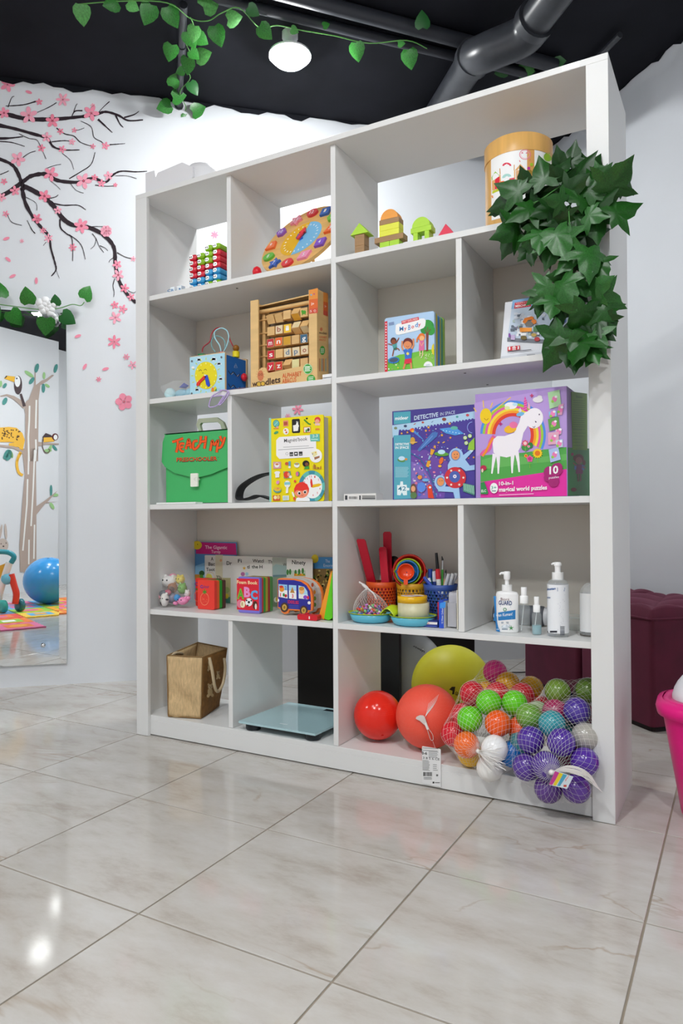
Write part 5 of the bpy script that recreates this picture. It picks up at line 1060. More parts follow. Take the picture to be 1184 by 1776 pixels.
pr.poly([(500, 1000), (520, 975), (550, 985), (560, 1060), (580, 1145), (510, 1140)], 'd8442c'); pr.ell(532, 1012, 14, 14, 'f2f0ee', 10); pr.ell(332, 1040, 38, 75, '6a4a3a', 14); pr.ell(330, 1030, 26, 36, 'e0a27a', 12); pr.ell(335, 1110, 40, 40, '5a7a4a', 12); pr.ell(430, 1010, 52, 60, '5a86d8', 14); pr.ell(480, 925, 42, 18, '6fb0e0', 12); pr.ell(410, 890, 28, 26, 'e0923c', 10)
pr.done(t, 'cover_print')
ps = Print(Plane((xb, 0, 0), (1, 0, 0)), K)
for i in range(5): ps.ell(1107, 120+i*75, 20, 34, ['d86a2c', 'e09a3c', 'c84a3c'][i % 3], 10)
ps.quad((1085, 520), (1135, 520), (1135, 1110), (1085, 1110), '3a3474')
for i, ch in enumerate('ECAPS NI EVITCETED'):
    if ch != ' ': ps.text(ch, 1095, 572+i*31, 1125, 572+i*31, 22, 'c0c8dc')
ps.done(t, 'spine_print')
# ---------------- unicorn puzzle box
xa, xb, ya, yb, zt = 1.299, 1.554, .02, .175, SCc+.296
t = thing('unicorn_puzzle_box', 'big purple and pink puzzle box with a white unicorn and rainbow', 'puzzle box', ((xa+xb)/2, (ya+yb)/2, SCc))
part('box', MB().box(xa, xb, ya, yb, SCc, zt, ink('a287c6')), t)
K = (815, 660, 5.507); pr = Print(Plane((0, ya, 0), (0, -1, 0)), K)
pr.quad((40, 215), (920, 55), (920, 660), (60, 720), 'b093d0'); pr.poly([(100, 715), (500, 690), (700, 660), (920, 635), (925, 850), (100, 970)], '4f9f4a'); pr.poly([(100, 970), (920, 845), (925, 1105), (100, 1118)], 'd8309a')
pr.poly([(300, 700), (600, 740), (920, 700), (920, 760), (500, 800), (120, 850), (110, 760)], '62ac58')
rb = ['4f86d8', '9ac23c', 'd85aa0', 'e8d23c', 'ee9a2c', 'd8402f']
for i, c in enumerate(rb):
    r0 = 330-i*24; pr.ring(410, 520, r0*.95, r0, 30, c, 26, -25, 178)
pr.ell(150, 340, 55, 75, 'e8c41c', 20); pr.curve([(135, 360), (155, 378), (175, 362)], 6, 'b07a1c')
for a, b in (((130, 260), (125, 190)), ((195, 260), (215, 210)), ((210, 300), (390, 160)), ((60, 300), (35, 260))): pr.line([a, b], 8, 'e8c43c')
wht_ = 'e9e4ee'
pr.ell(390, 240, 60, 34, 'e8e6f0', 12); pr.ell(355, 262, 26, 18, 'd8e0a0', 10); pr.ell(430, 228, 26, 16, 'b8d8e8', 10)
pr.curve([(235, 530), (200, 580), (180, 650), (130, 690), (110, 720)], 42, 'd85a9a'); pr.curve([(220, 545), (190, 600), (150, 680), (120, 720)], 22, 'ee8a2c')
pr.poly([(215, 600), (225, 560), (260, 530), (330, 530), (420, 500), (470, 400), (490, 320), (560, 290), (600, 310), (560, 420), (510, 500), (480, 640), (440, 710), (350, 735), (270, 720), (225, 690)], wht_)
for a in ([(235, 700), (220, 800), (208, 890)], [(268, 710), (272, 800), (270, 890)], [(408, 700), (402, 800), (402, 885)], [(445, 680), (462, 780), (470, 875)]): pr.line(a, [40, 24, 14], wht_)
pr.ell(612, 360, 86, 98, wht_, 26, 10); pr.poly([(512, 290), (515, 200), (525, 150), (545, 210), (545, 292)], 'd8429a')
for i in range(5): pr.line([(513, 190+i*22), (544, 180+i*22)], 4, 'eaa0c8')
pr.poly([(550, 265), (555, 205), (575, 240), (575, 275)], 'e0a8b8'); pr.poly([(460, 290), (480, 260), (495, 290), (480, 310)], 'dfd0e0'); pr.ell(480, 322, 40, 20, '6fb0d8', 10, -15); pr.curve([(600, 440), (612, 450), (622, 435)], 5, '4a3a5a'); pr.ell(628, 395, 10, 6, '4a3a5a', 8, 50); pr.ell(662, 325, 6, 8, '4a3a5a', 8)
pr.ell(385, 465, 60, 38, 'e8b02c', 12, -12); pr.ell(415, 425, 40, 32, 'e070a0', 12); pr.star(293, 415, 22, 'b02a7a', 4); pr.star(590, 145, 22, 'b83a6a', 4); pr.ell(648, 185, 50, 28, 'd8d4d8', 12); pr.ell(665, 160, 25, 18, 'd8d4d8', 10)
pr.ell(575, 620, 28, 30, '2f7a3a', 10); pr.ell(530, 640, 40, 34, '3f8a44', 10)
for cx, cy, r_, c, c2, n in ((527, 600, 34, 'd84a6a', 'f0c8c8', 8), (645, 695, 52, 'f0c41c', 'd8701c', 14), (572, 748, 36, 'd8569a', 'c0307a', 5), (535, 720, 20, 'e8a83c', 'd8402f', 6), (562, 630, 14, 'e8b8c8', 'd84a6a', 6)):
    pr.star(cx, cy, r_, c, n, .72); pr.ell(cx, cy, r_*.5, r_*.5, c2, 12)
for x, y in ((528, 640), (572, 790), (645, 740)): pr.line([(x, y), (x+2, y+45)], 5, '7fb83c')
pr.ell(130, 835, 30, 26, 'b02a4a', 12); pr.ell(120, 860, 10, 20, 'd8c8b0', 8)
for pts, c in (([(742, 115), (855, 88), (872, 240), (762, 272)], 'a8d0a0'), ([(845, 235), (895, 220), (880, 330), (838, 330)], 'd89ab8'), ([(752, 300), (830, 290), (828, 345), (755, 345)], '8fb8e0'), ([(745, 370), (845, 345), (862, 455), (760, 485)], '5f9a4a'), ([(818, 470), (880, 460), (870, 515), (825, 515)], 'd8c8d0'), ([(745, 500), (848, 490), (852, 605), (748, 615)], 'd8a0b8'), ([(820, 575), (885, 560), (888, 635), (828, 642)], 'b8d0d8'), ([(752, 660), (845, 640), (868, 755), (770, 785)], 'a8b8e0')):
    pr.poly(pts, c); mx = sum(p[0] for p in pts)/4; my = sum(p[1] for p in pts)/4; pr.ell(mx, my, 24, 28, 'e07ab0', 10); pr.ell(mx-18, my+22, 14, 14, '8fc04a', 8); pr.ell(mx+14, my-22, 14, 12, 'e8e4f0', 8)
hp_ = 'a0246e'
for dx, dy, r_ in ((760, 880, 55), (830, 850, 55), (740, 930, 34), (800, 960, 52), (845, 830, 40)): pr.ell(dx, dy, r_, r_*1.1, hp_, 16)
pr.text('10', 760, 895, 845, 885, 72, 'f6f0f4', .03); pr.text('puzzles', 755, 940, 850, 930, 22, 'f2dcea', .005)
pr.ell(232, 1028, 38, 50, 'e8eef0', 18); pr.text('3+', 205, 1040, 255, 1036, 30, '2f9a8a', .015); pr.lines(210, 1055, 252, 1055, 1, 10, '6a8a8a', 0)
pr.text('10-in-1', 280, 1003, 415, 995, 36, 'f8f2f6', .025); pr.text('magical world puzzles', 280, 1062, 738, 1040, 40, 'f8f2f6', .03); pr.lines(280, 1095, 610, 1082, 1, 7, 'eeb8d8', 0, -.04)
pr.poly([(105, 975), (140, 968), (178, 1070), (168, 1085), (105, 1085)], '2f8a4a'); pr.text('ELC', 112, 1068, 158, 1064, 24, 'dfeee2', .02)
pr.done(t, 'cover_print')
ps = Print(Plane((xb, 0, 0), (1, 0, 0)), K)
ps.quad((928, 640), (1142, 650), (1142, 1100), (930, 1103), '3f8a52'); ps.quad((962, 105), (1115, 125), (1118, 665), (975, 660), '6f9a2c'); ps.text('Details', 1010, 162, 1070, 168, 18, '3a5a1c', .01); ps.lines(980, 190, 1105, 460, 14, 6, '55801f', .1, .05); ps.lines(980, 470, 1105, 620, 6, 5, '55801f', .4, .03)
ps.ell(1035, 745, 48, 42, '6a2030'); ps.ell(1035, 765, 32, 34, 'a05a5a'); ps.ell(995, 740, 14, 24, '6a2030', 10); ps.ell(1085, 785, 16, 26, '6a2030', 10); ps.poly([(1010, 800), (1065, 800), (1075, 890), (1005, 890)], '8a2a6a'); ps.poly([(995, 810), (1015, 800), (1010, 850), (990, 850)], '5a7ac0'); ps.poly([(1065, 800), (1090, 815), (1085, 860), (1062, 850)], '5a7ac0'); ps.line([(1025, 890), (1030, 965)], 14, '8a5a5a'); ps.line([(1052, 890), (1050, 960)], 14, '8a5a5a'); ps.line([(1010, 815), (980, 785)], 12, 'a05a5a'); ps.line([(1070, 825), (1098, 835)], 12, 'a05a5a'); ps.ell(972, 705, 14, 16, 'a03a6a', 8); ps.ell(985, 1042, 28, 20, '6a1a2a', 10)
ps.done(t, 'side_panel_print')
# ================================================================== ROW 4
Print.zmin = SD+.0004
# ---------------- clear bag of little animal figures
t = thing('figure_bag', 'clear plastic bag of small squishy animal figures in the left corner', 'toy bag', (.10, .14, SD))
K = (260, 930, 7.4)
def kf(x, y, yy): return atY(K[0]+x/K[2], K[1]+y/K[2], yy)
figs = [(230, 580, .14, .026, 'e4e2e0', (1.2, 1, .9)), (265, 505, .16, .012, 'd85a90', (1.3, 1, .7)), (335, 560, .15, .015, 'd9cfae', (.8, 1, 1.2)), (410, 560, .15, .018, 'd8c23c', (1, 1, 1)), (310, 665, .13, .02, '9a5f30', (1, 1, 1)), (300, 680, .11, .010, '5a3420', (1, 1, 1)), (435, 675, .13, .019, '6aa83a', (.9, 1, 1.1)), (250, 720, .10, .015, 'c05a74', (1, .8, .7)), (210, 830, .085, .019, 'dedcd8', (.8, 1, 1.3)), (180, 850, .08, .010, '2c2c30', (.8, 1, 1.2)), (160, 770, .085, .010, 'dca0a8', (.7, 1, 1.4)), (190, 740, .09, .016, '74787e', (1, 1, .9)), (370, 790, .09, .0125, '4a90c8', (1, 1, 1)), (440, 830, .10, .018, 'e08ab4', (1.3, 1, .8)), (350, 860, .095, .009, 'e08ab4', (1.2, 1, .8)), (500, 740, .12, .012, 'd4d0cc', (.9, 1, 1.2)), (505, 800, .11, .011, 'e08ab4', (1, 1, .8)), (300, 790, .12, .02, '8a88a0', (1, 1, 1)), (240, 815, .078, .007, '3a3a40', (1, .6, .5))]
FG = [((0, 1), 'white squishy unicorn with a pink horn, top left in the clear bag'), ((2,), 'cream squishy figure at the top middle of the clear bag'), ((3,), 'yellow squishy chick at the top right of the clear bag'), ((4, 5), 'brown squishy puppy with a dark muzzle in the middle of the clear bag'), ((6,), 'green squishy frog at the right of the clear bag'), ((7,), 'dark pink squishy figure at the left middle of the clear bag'), ((8, 9, 10, 18), 'black and white squishy cow at the bottom left of the clear bag'), ((11,), 'grey squishy elephant at the left of the clear bag'), ((12,), 'small blue squishy ball figure low in the clear bag'), ((13, 14), 'pink squishy pig lying at the bottom right of the clear bag'), ((15, 16), 'white and pink squishy kitten at the right edge of the clear bag'), ((17,), 'lilac grey squishy figure at the back of the clear bag')]
for ids, lb in FG:
    tf = None
    for i in ids:
        x, y, yy, r, c, sc = figs[i]; p = kf(x, y, yy-.01); p.x -= .008; p.z = max(p.z, SD+r*sc[2]*1.08+.004); p.x = max(p.x, .042)
        if tf is None: tf = thing('animal_figure', lb, 'toy animal', (p.x, p.y, p.z-r*sc[2]), 'squishy animals in the clear bag')
        part('body' if i == ids[0] else 'patch', blob(MB(), p, r, plast(c, .35), .06, sc, 16, 10, seed=i), tf)
        if i in (0, 3, 6, 8, 13, 4, 15):
            for dx in (-.35, .3): part('eye', MB().sphere(p+V(r*dx*sc[0], -r*sc[1]*.9, r*.25), r*.13, plast('1c1c20', .2), 8, 5), tf)
            for dx in (-.6, .6): part('ear', MB().sphere(p+V(r*dx*sc[0], 0, r*sc[2]*.85), r*.3, plast(c, .35), 8, 5), tf)
part('film', blob(MB(), (.086, .13, SD+.068), .06, clear(a=.13), .05, (1.0, .9, 1.03), 24, 14, seed=21), t, 'crinkled clear film')
# ---------------- picture books leaning on the back board
def book(lb, px0, wd, h, y, cov, spine='d8d4cc', th_=.004):
    a = atY(px0, 1000, y); t = thing('picture_book', lb, 'book', (a.x+wd/2, y, SD), 'picture books leaning on the back board')
    part('cover', MB().prism(rrect(a.x, a.x+wd, SD, SD+h, .004), y, y+.0012, cov), t); part('pages', MB().box(a.x+.001, a.x+wd-.003, y+.0012, y+th_, SD+.002, SD+h-.003, ink('e6e2d8')), t)
    return t, a.x
KA = (260, 930, 7.4); KB = (400, 930, 6.4)
def F(y): return Plane((0, y, 0), (0, -1, 0))
t, _ = book('pink-topped storybook, the tallest of the books along the back', 338, .212, .239, .303, ink('4f86b8'))
pr = Print(F(.303), KA, .0003); pr.quad((590, 75), (1100, 92), (1112, 240), (590, 225), 'bf1f74'); pr.ell(605, 115, 62, 55, 'd8c02c', 16); pr.ell(612, 105, 6, 8, '3a3a1c', 6); pr.text('The Gigantic', 708, 160, 990, 165, 42, 'ecc8da', .01); pr.text('Turnip', 788, 215, 905, 220, 38, 'ecc8da', .01); pr.poly([(585, 380), (700, 340), (700, 560), (575, 560)], '7fb0d0'); pr.ell(665, 475, 35, 35, '2f5a2c', 10); pr.ell(660, 530, 28, 40, '4f8a2c', 10); pr.rect(578, 490, 640, 560, 'b07a2c'); pr.done(t, 'cover_print')
cream = 'd8d5ce'
y = .297; t, _ = book('white reader with a two-word cut-off title, leftmost of the small white books', 355, .15, .186, y, ink(cream))
pr = Print(F(y), KA, .0003); pr.rect(840, 240, 935, 560, 'd0c7aa'); pr.text('A', 782, 312, 815, 312, 44, '3a3632', .02); pr.text('Bac', 750, 378, 833, 378, 44, '3a3632', .02); pr.text('Toot', 722, 446, 832, 446, 42, '3a3632', .02); pr.ell(755, 530, 45, 50, 'd8cc5a', 12); pr.ring(775, 520, 60, 62, 8, 'd8b8a0', 16); pr.text('Th', 850, 550, 918, 552, 44, '4a4640', .01); pr.ell(910, 310, 16, 20, 'd8a07a', 8); pr.done(t, 'cover_print')
y = .291; t, _ = book('white reader with Dr on its cover above a painted farm scene', 386, .14, .186, y, ink(cream))
pr = Print(F(y), KA, .0003); pr.text('Dr', 983, 368, 1050, 370, 48, '3a3632', .02); pr.done(t, 'cover_print'); pr = Print(F(y), KA, .0003); pr.rect(920, 535, 1035, 860, 'b0a878'); pr.rect(920, 780, 1030, 860, '4a8a7a'); pr.ell(985, 690, 40, 40, '8a9a5a', 10); pr.ell(985, 770, 26, 34, 'd8c83c', 10); pr.done(t, 'picture_print')
y = .285; t, _ = book('white reader with Fi on its cover behind the foam alphabet book', 402, .14, .186, y, ink(cream))
pr = Print(F(y), KB, .0003); pr.text('Fi', 80, 292, 122, 292, 38, '3a3632', .02); pr.text('tl', 182, 358, 210, 358, 36, '3a3632', .02); pr.star(150, 355, 22, 'd8a83c'); pr.ell(135, 420, 24, 24, 'b06a9a', 8); pr.ell(180, 420, 18, 22, '9ac0d0', 8); pr.done(t, 'cover_print')
y = .279; t, _ = book('white reader titled Watch the H, in the middle of the white books', 433, .14, .186, y, ink(cream))
pr = Print(F(y), KB, .0003); pr.text('Watcl', 242, 290, 366, 292, 36, '3a3632', .02); pr.text('the H', 234, 355, 352, 357, 36, '3a3632', .02); pr.done(t, 'cover_print')
y = .273; t, _ = book('white reader with The on its cover, just left of the grey landscape cover', 458, .14, .186, y, ink(cream))
pr = Print(F(y), KB, .0003); pr.text('The', 415, 303, 486, 305, 38, '4a4640', .02); pr.done(t, 'cover_print')
y = .267; t, _ = book('reader with a misty grey-green landscape cover, behind the Ninety book', 472, .14, .186, y, ink('a8aca0'))
pr = Print(F(y), KB, .0003); pr.poly([(468, 340), (500, 310), (620, 330), (620, 430), (468, 430)], '93a8a4'); pr.rect(468, 430, 620, 780, '7a8a74'); pr.poly([(468, 430), (620, 425), (620, 445), (468, 455)], '5f7a80'); pr.text('W', 580, 330, 622, 330, 32, '3f423c', .01); pr.ell(505, 705, 26, 30, 'd8d8d0', 10); pr.ell(510, 700, 10, 26, 'c8b03c', 8); pr.done(t, 'cover_print')
y = .261; t, _ = book('white reader titled Ninety with a garden picture on its cover', 497, .112, .184, y, ink('dcd9d2'))
pr = Print(F(y), KB, .0003); pr.text('Ninety', 680, 308, 832, 316, 44, '3a3632', .02); pr.rect(620, 380, 832, 460, 'c2c8b8')
for x, yy in ((632, 400), (660, 395), (720, 405), (760, 395), (800, 385)): pr.ell(x, yy, 14, 34, '3f7a3a', 8)
for i in range(6): pr.ell(715+i*20, 425, 12, 12, ('d8702c', 'd8b02c', '4f8a2c')[i % 3], 7)
pr.rect(705, 430, 830, 442, 'c8902c'); pr.done(t, 'cover_print')
y = .285; t, _ = book('blue-topped storybook with a brown harvest picture, rightmost along the back', 543, .15, .186, y, ink('7a6238'))
pr = Print(F(y), KB, .0003); pr.rect(918, 232, 1140, 360, '4a90c8'); pr.ell(935, 250, 40, 48, 'd8c02c', 14); pr.text('The', 1050, 292, 1100, 294, 34, 'cfdcec'); pr.text('Enorm', 1030, 340, 1140, 342, 34, 'cfdcec')
q = random.Random(5)
for i in range(40): pr.ell(q.uniform(920, 1090), q.uniform(370, 600), q.uniform(8, 22), q.uniform(8, 20), q.choice(('8a6a2c', '5a7a2c', 'b09a4a', '4a4a1e', 'c8b878')), 7); pr.k -= 1
pr.k += 1; pr.done(t, 'cover_print')
# ---------------- red foam books (two), page stack of coloured foam
def foam_book(name, lb, x0, x1_, y0, z1, ang, cols, th_, face_c, group=None):
    t = thing(name, lb, 'book', (x0, y0, SD), group); M = Matrix.Translation((x0, y0, SD)) @ Matrix.Rotation(ang, 4, 'Z'); w_ = x1_-x0
    for i, c in enumerate(cols):
        part('cover' if i == 0 else 'page', MB().prism(rrect(0, w_-(0 if i in (0, len(cols)-1) else .003), .0003, z1-(.002*(i > 0)), .006), i*th_, (i+1)*th_-.0008, plast(c, .5), M), t)
    return t, M
fa = math.radians(0)
t, M = foam_book('foam_book', 'rear one of two red foam fruit books, mostly hidden', .141, .23, .166, .106, 0, ['dd3328', 'c8502a', '3a8a3a', '5a2a20'], .012, '', 'red foam fruit books')
pr = Print(Plane((0, .166, 0), (0, -1, 0)), KA, .0006); pr.text('C', 575, 632, 618, 632, 40, '4a3a9a', .02); pr.ell(605, 680, 22, 12, '5a7a2c', 8); pr.ring(610, 770, 42, 70, 7, 'ef6a50', 20); pr.done(t, 'cover_print')
t, M = foam_book('foam_book', 'front one of two red foam fruit books with an outlined strawberry', .209, .287, .098, .107, 0, ['e23a2e', 'e8602a', '22982f', '502a24'], .0165, '', 'red foam fruit books')
pr = Print(Plane((0, .098, 0), (0, -1, 0)), KA, .0006); pr.text('Colour', 645, 665, 762, 665, 38, '8a3a7a', .01); pr.text('C', 645, 665, 680, 665, 38, '4a3a9a', .03); pr.ring(702, 805, 56, 84, 7, 'f08060', 24); pr.star(702, 715, 38, '4f8a2c', 6, .4); pr.ell(702, 690, 6, 18, '4f8a2c', 8)
for i in range(14): pr.ell(702+rnd.uniform(-34, 34), 800+rnd.uniform(-50, 50), 4, 6, 'ef7258', 6)
pr.done(t, 'cover_print')
# ---------------- alphabet foam book
t, M = foam_book('foam_book', 'red and blue foam alphabet book with big A B C letters', .405, .497, .085, .126, 0, ['7a70c8', 'c83a3a', '3a9a3a', 'b8a83c', 'a83a3a', '4a8a4a'], .0135, '')
pr = Print(Plane((0, .085, 0), (0, -1, 0)), KB, .0006)
pr.poly([(68, 468), (312, 474), (316, 828), (70, 812)], 'd02536')
pr.text('Foam Book', 70, 525, 298, 536, 36, 'eccfa0', .025)
pr.text('A', 72, 690, 150, 692, 106, '7fb83c', .05); pr.text('A', 84, 686, 140, 688, 88, '4f9a34', .01); pr.text('B', 148, 670, 218, 674, 104, 'e08ac0', .05); pr.text('C', 222, 692, 300, 700, 92, '5fa4d8', .05)
pr.ell(105, 750, 36, 46, 'd87a90', 14); pr.ell(135, 755, 28, 40, 'e8dcb8', 12); pr.ell(128, 752, 8, 24, 'b89a6a', 8); pr.ell(203, 732, 40, 46, 'e8e8ea', 16); pr.ell(203, 732, 14, 16, '26262a', 6); pr.ell(178, 712, 10, 11, '26262a', 6); pr.ell(230, 715, 9, 11, '26262a', 6); pr.ell(190, 768, 10, 10, '26262a', 6); pr.ell(272, 765, 26, 48, '4a2a1e', 10); pr.ell(280, 780, 12, 34, 'e6dccf', 8)
pr.done(t, 'cover_print')
# ---------------- bus-shaped board book
y0 = .095
def kb(x, y): p = atY(KB[0]+x/KB[2], KB[1]+y/KB[2], y0); return (p.x, p.z)
out = [kb(*p) for p in ((520, 475), (560, 465), (700, 472), (790, 492), (850, 530), (890, 590), (908, 660), (912, 760), (905, 825), (870, 832), (848, 872), (800, 888), (768, 860), (765, 828), (650, 820), (635, 855), (600, 865), (565, 845), (552, 805), (522, 795))]
mn = min(p[1] for p in out); out = [(x, z-mn+SD+.0005) for x, z in out]; dz = SD+.0005-mn
t = thing('bus_book', 'thick bus-shaped board book with orange edges and blue cover', 'book', (out[0][0]+.07, y0+.03, SD))
part('cover', MB().prism(out, y0, y0+.008, plast('e87a30', .5)), t)
inn = [(x-.002, z) for x, z in out]
for i, c in enumerate(('cfc8c4', 'bfb8b6', 'd2ccc8')): part('page', MB().prism([(x-.003, SD+.004+(z-SD)*.97) for x, z in out], y0+.0085+i*.018, y0+.026+i*.018, ink(c)), t)
part('back_cover', MB().prism([(x+.002, z) for x, z in out], y0+.0625, y0+.072, plast('e87a30', .5)), t)
class Up(Plane):
    def map(s, px, py): p, n = Plane.map(s, px, py); return p+V(0, 0, dz), n
pr = Print(Up((0, y0, 0), (0, -1, 0)), KB, .0005)
pr.poly([(526, 482), (700, 486), (780, 505), (840, 545), (880, 610), (890, 720), (888, 820), (640, 805), (528, 785)], '2e3090')
for pts, c in (([(532, 530), (628, 538), (632, 690), (535, 672)], 'eceef2'), ([(645, 540), (728, 545), (730, 698), (648, 690)], 'eceef2'), ([(752, 545), (815, 560), (850, 610), (862, 700), (755, 690)], 'dfe8f4')): pr.poly(pts, c)
pr.poly([(532, 530), (628, 538), (630, 600), (533, 595)], '8fc0e0'); pr.poly([(645, 540), (728, 545), (729, 605), (646, 600)], '9fcbe6'); pr.poly([(752, 545), (815, 560), (850, 610), (855, 650), (754, 640)], 'a8d4ee')
pr.ell(568, 585, 28, 32, 'e0902c', 12); pr.ell(562, 560, 24, 14, 'c83a2c', 10); pr.text('2', 602, 590, 620, 590, 36, '2f6aa8', .02); pr.text('1', 548, 668, 558, 668, 38, 'd83a4a', .02); pr.ell(612, 660, 16, 18, 'b82030', 10); pr.ell(590, 650, 12, 20, '2f7a34', 8)
pr.poly([(660, 625), (685, 560), (712, 630)], 'b8823c'); pr.text('3', 680, 682, 698, 682, 40, 'd83a4a', .03); pr.ell(790, 605, 30, 38, 'e8b078', 14); pr.ell(788, 580, 30, 22, 'c88a3c', 12); pr.poly([(765, 650), (815, 645), (820, 690), (765, 690)], 'e8e4e0'); pr.ell(830, 675, 24, 22, '8a4ac0', 10); pr.ell(860, 680, 14, 20, 'd8304a', 8)
pr.text('SCHOOL BUS', 634, 742, 755, 752, 34, 'd8344a', .03); pr.lines(650, 765, 755, 795, 3, 5, '5560b8', 0, .06); pr.ell(532, 710, 8, 18, 'e8e8ec', 8); pr.ell(872, 738, 18, 18, 'e6e8ec', 10)
for x, y in ((598, 788), (812, 822)): pr.ell(x, y, 44, 54, '4a3430', 18); pr.ell(x, y, 26, 34, 'c8a44a', 14); pr.ell(x, y, 12, 18, '8a6a2c', 10)
pr.done(t, 'cover_print')
ps = Print(Plane((out[7][0]-.002, 0, 0), (1, 0, 0)), KB, .0005)
for x, y, c in ((905, 540, 'd85a2c'), (928, 620, 'd88a2c'), (932, 690, '6a8a2c'), (932, 760, '4a7a2c')): ps.ell(x, y, 14, 24, c, 10)
ps.done(t, 'page_edge_print')
# ---------------- little red toy on the shelf edge
p = atZ(540, 1076, SD)
t = thing('red_clip', 'small red plastic toy lying at the shelf edge below the bus book', 'toy', (.727, .035, SD))
part('body', MB().prism(rrect(.69, .766, SD, SD+.018, .006), .024, .05, plast('c8202e', .25)), t); part('stud', MB().lathe([(.006, SD+.018), (.006, SD+.022)], plast('c8202e'), 12, Matrix.Translation((.72, .037, 0))), t); part('white_mark', MB().box(.734, .738, .0236, .0245, SD+.004, SD+.013, plast('eeeeee')), t)
# ---------------- green and orange folded slide toy
def kb2(x, y, yy): p = atY(KB[0]+x/KB[2], KB[1]+y/KB[2], yy); return (p.x, p.z)
for nm, lb, pts, c, ya_, yb_ in (('orange_panel', 'orange slanted toy panel leaning on the centre divider', ((975, 880), (1035, 912), (1130, 420), (1112, 370)), 'e8962a', .056, .10), ('green_panel', 'bright green slanted toy panel leaning on the centre divider', ((1035, 915), (1085, 935), (1128, 905), (1128, 400)), '5cc41e', .05, .11)):
    P = [kb2(x, y, ya_) for x, y in pts]; m_ = min(z for _, z in P); P = [(min(x, xc-.0105), z-m_+SD+.0005) for x, z in P]
    solo(nm, MB().prism(P, ya_, yb_, plast(c, .35)), lb, 'toy')

# ================================================================== ROW 4 RIGHT: craft corner
# ---------------- slotted baskets
def basket(lb, cx, cy, r0, r1, h, col, rows=9):
    t = thing('pencil_basket', lb, 'basket', (cx, cy, SD), 'slotted plastic pencil baskets'); M = Matrix.Translation((cx, cy, SD)); m = plast(col, .45)
    part('rim', MB().lathe([(r1*.985, h*.84), (r1, h*.86), (r1+.002, h), (r1-.001, h), (r1-.003, h*.86)], m, 40, M, cap=False), t)
    part('base', MB().lathe([(r0, 0.0003), (r0+.001, .012), (r0-.003, .012)], m, 40, M), t)
    lat = MB(); n = 26; zz = [.012+(h*.84-.012)*i/rows for i in range(rows+1)]
    def R(z): return r0+(r1-r0)*z/h
    for i, z in enumerate(zz[1:-1]):                     # horizontal rings and staggered webs: real openings between them
        rr = R(z); lat.lathe([(rr-.0009, z-.0014), (rr+.0009, z-.0014), (rr+.0009, z+.0014), (rr-.0009, z+.0014), (rr-.0009, z-.0014)], m, 40, M, cap=False)
    for i in range(rows):
        for k in range(n):
            a = 2*PI*(k+.5*(i % 2))/n; a2 = a; z0, z1 = zz[i], zz[i+1]
            da = .055; q = []
            for (aa, z) in ((a-da, z0), (a+da, z0), (a+da, z1), (a-da, z1)): q.append((R(z)*math.cos(aa), R(z)*math.sin(aa), z))
            q += [(x*.97, y*.97, z) for x, y, z in q]
            lat.add(q, [(0, 1, 2, 3), (7, 6, 5, 4), (0, 4, 5, 1), (1, 5, 6, 2), (2, 6, 7, 3), (3, 7, 4, 0)], m, False, M)
    part('slotted_wall', lat, t, kind='stuff')
    return t
basket('orange slotted pencil basket holding red plastic bars', 0.903, .215, .044, .0505, .118, 'd2521c')
basket('yellow slotted pencil basket behind the stacked tape rolls', 1.01, .225, .044, .0505, .116, 'd0981e')
basket('blue slotted pencil basket full of pens and brushes', 1.117, .205, .045, .0525, .118, '2f4d94')
# ---------------- red plastic bars
def ks(x, y, yy): return atY(595+x/9.867, 910+y/9.867, yy)
redp = plast('c01a34', .35)
for a, b, w_, lb in (((300, 245), (480, 960), .031, 'red plastic bar tilting left out of the orange basket'), ((752, 120), (770, 970), .029, 'tallest red plastic bar standing in the orange basket'), ((675, 380), (720, 970), .027, 'shorter red plastic bar in front of the tallest one')):
    yy = {300: .20, 752: .235, 675: .205}[a[0]]; p, q2 = ks(*a, .125 if a[0] == 300 else yy), ks(*b, yy); q2 = q2+(q2-p)*.35; q2.z = max(q2.z, SD+.016)
    ux = (p-q2).normalized(); rx = ux.cross(V(0, 1, 0)).normalized(); M = frame(q2, rx, V(0, 1, 0), ux); L = (p-q2).length
    mb = MB().prism([(-w_/2, 0), (w_/2, 0), (w_/2, L-.006), (w_/2-.005, L), (-w_/2+.005, L), (-w_/2, L-.006)], -.003, .003, redp, M); mb.box(-.002, .002, .003, .010, 0, L-.015, redp, M)
    t_ = solo('plastic_bar', mb, lb, 'toy part', 'red plastic bars')
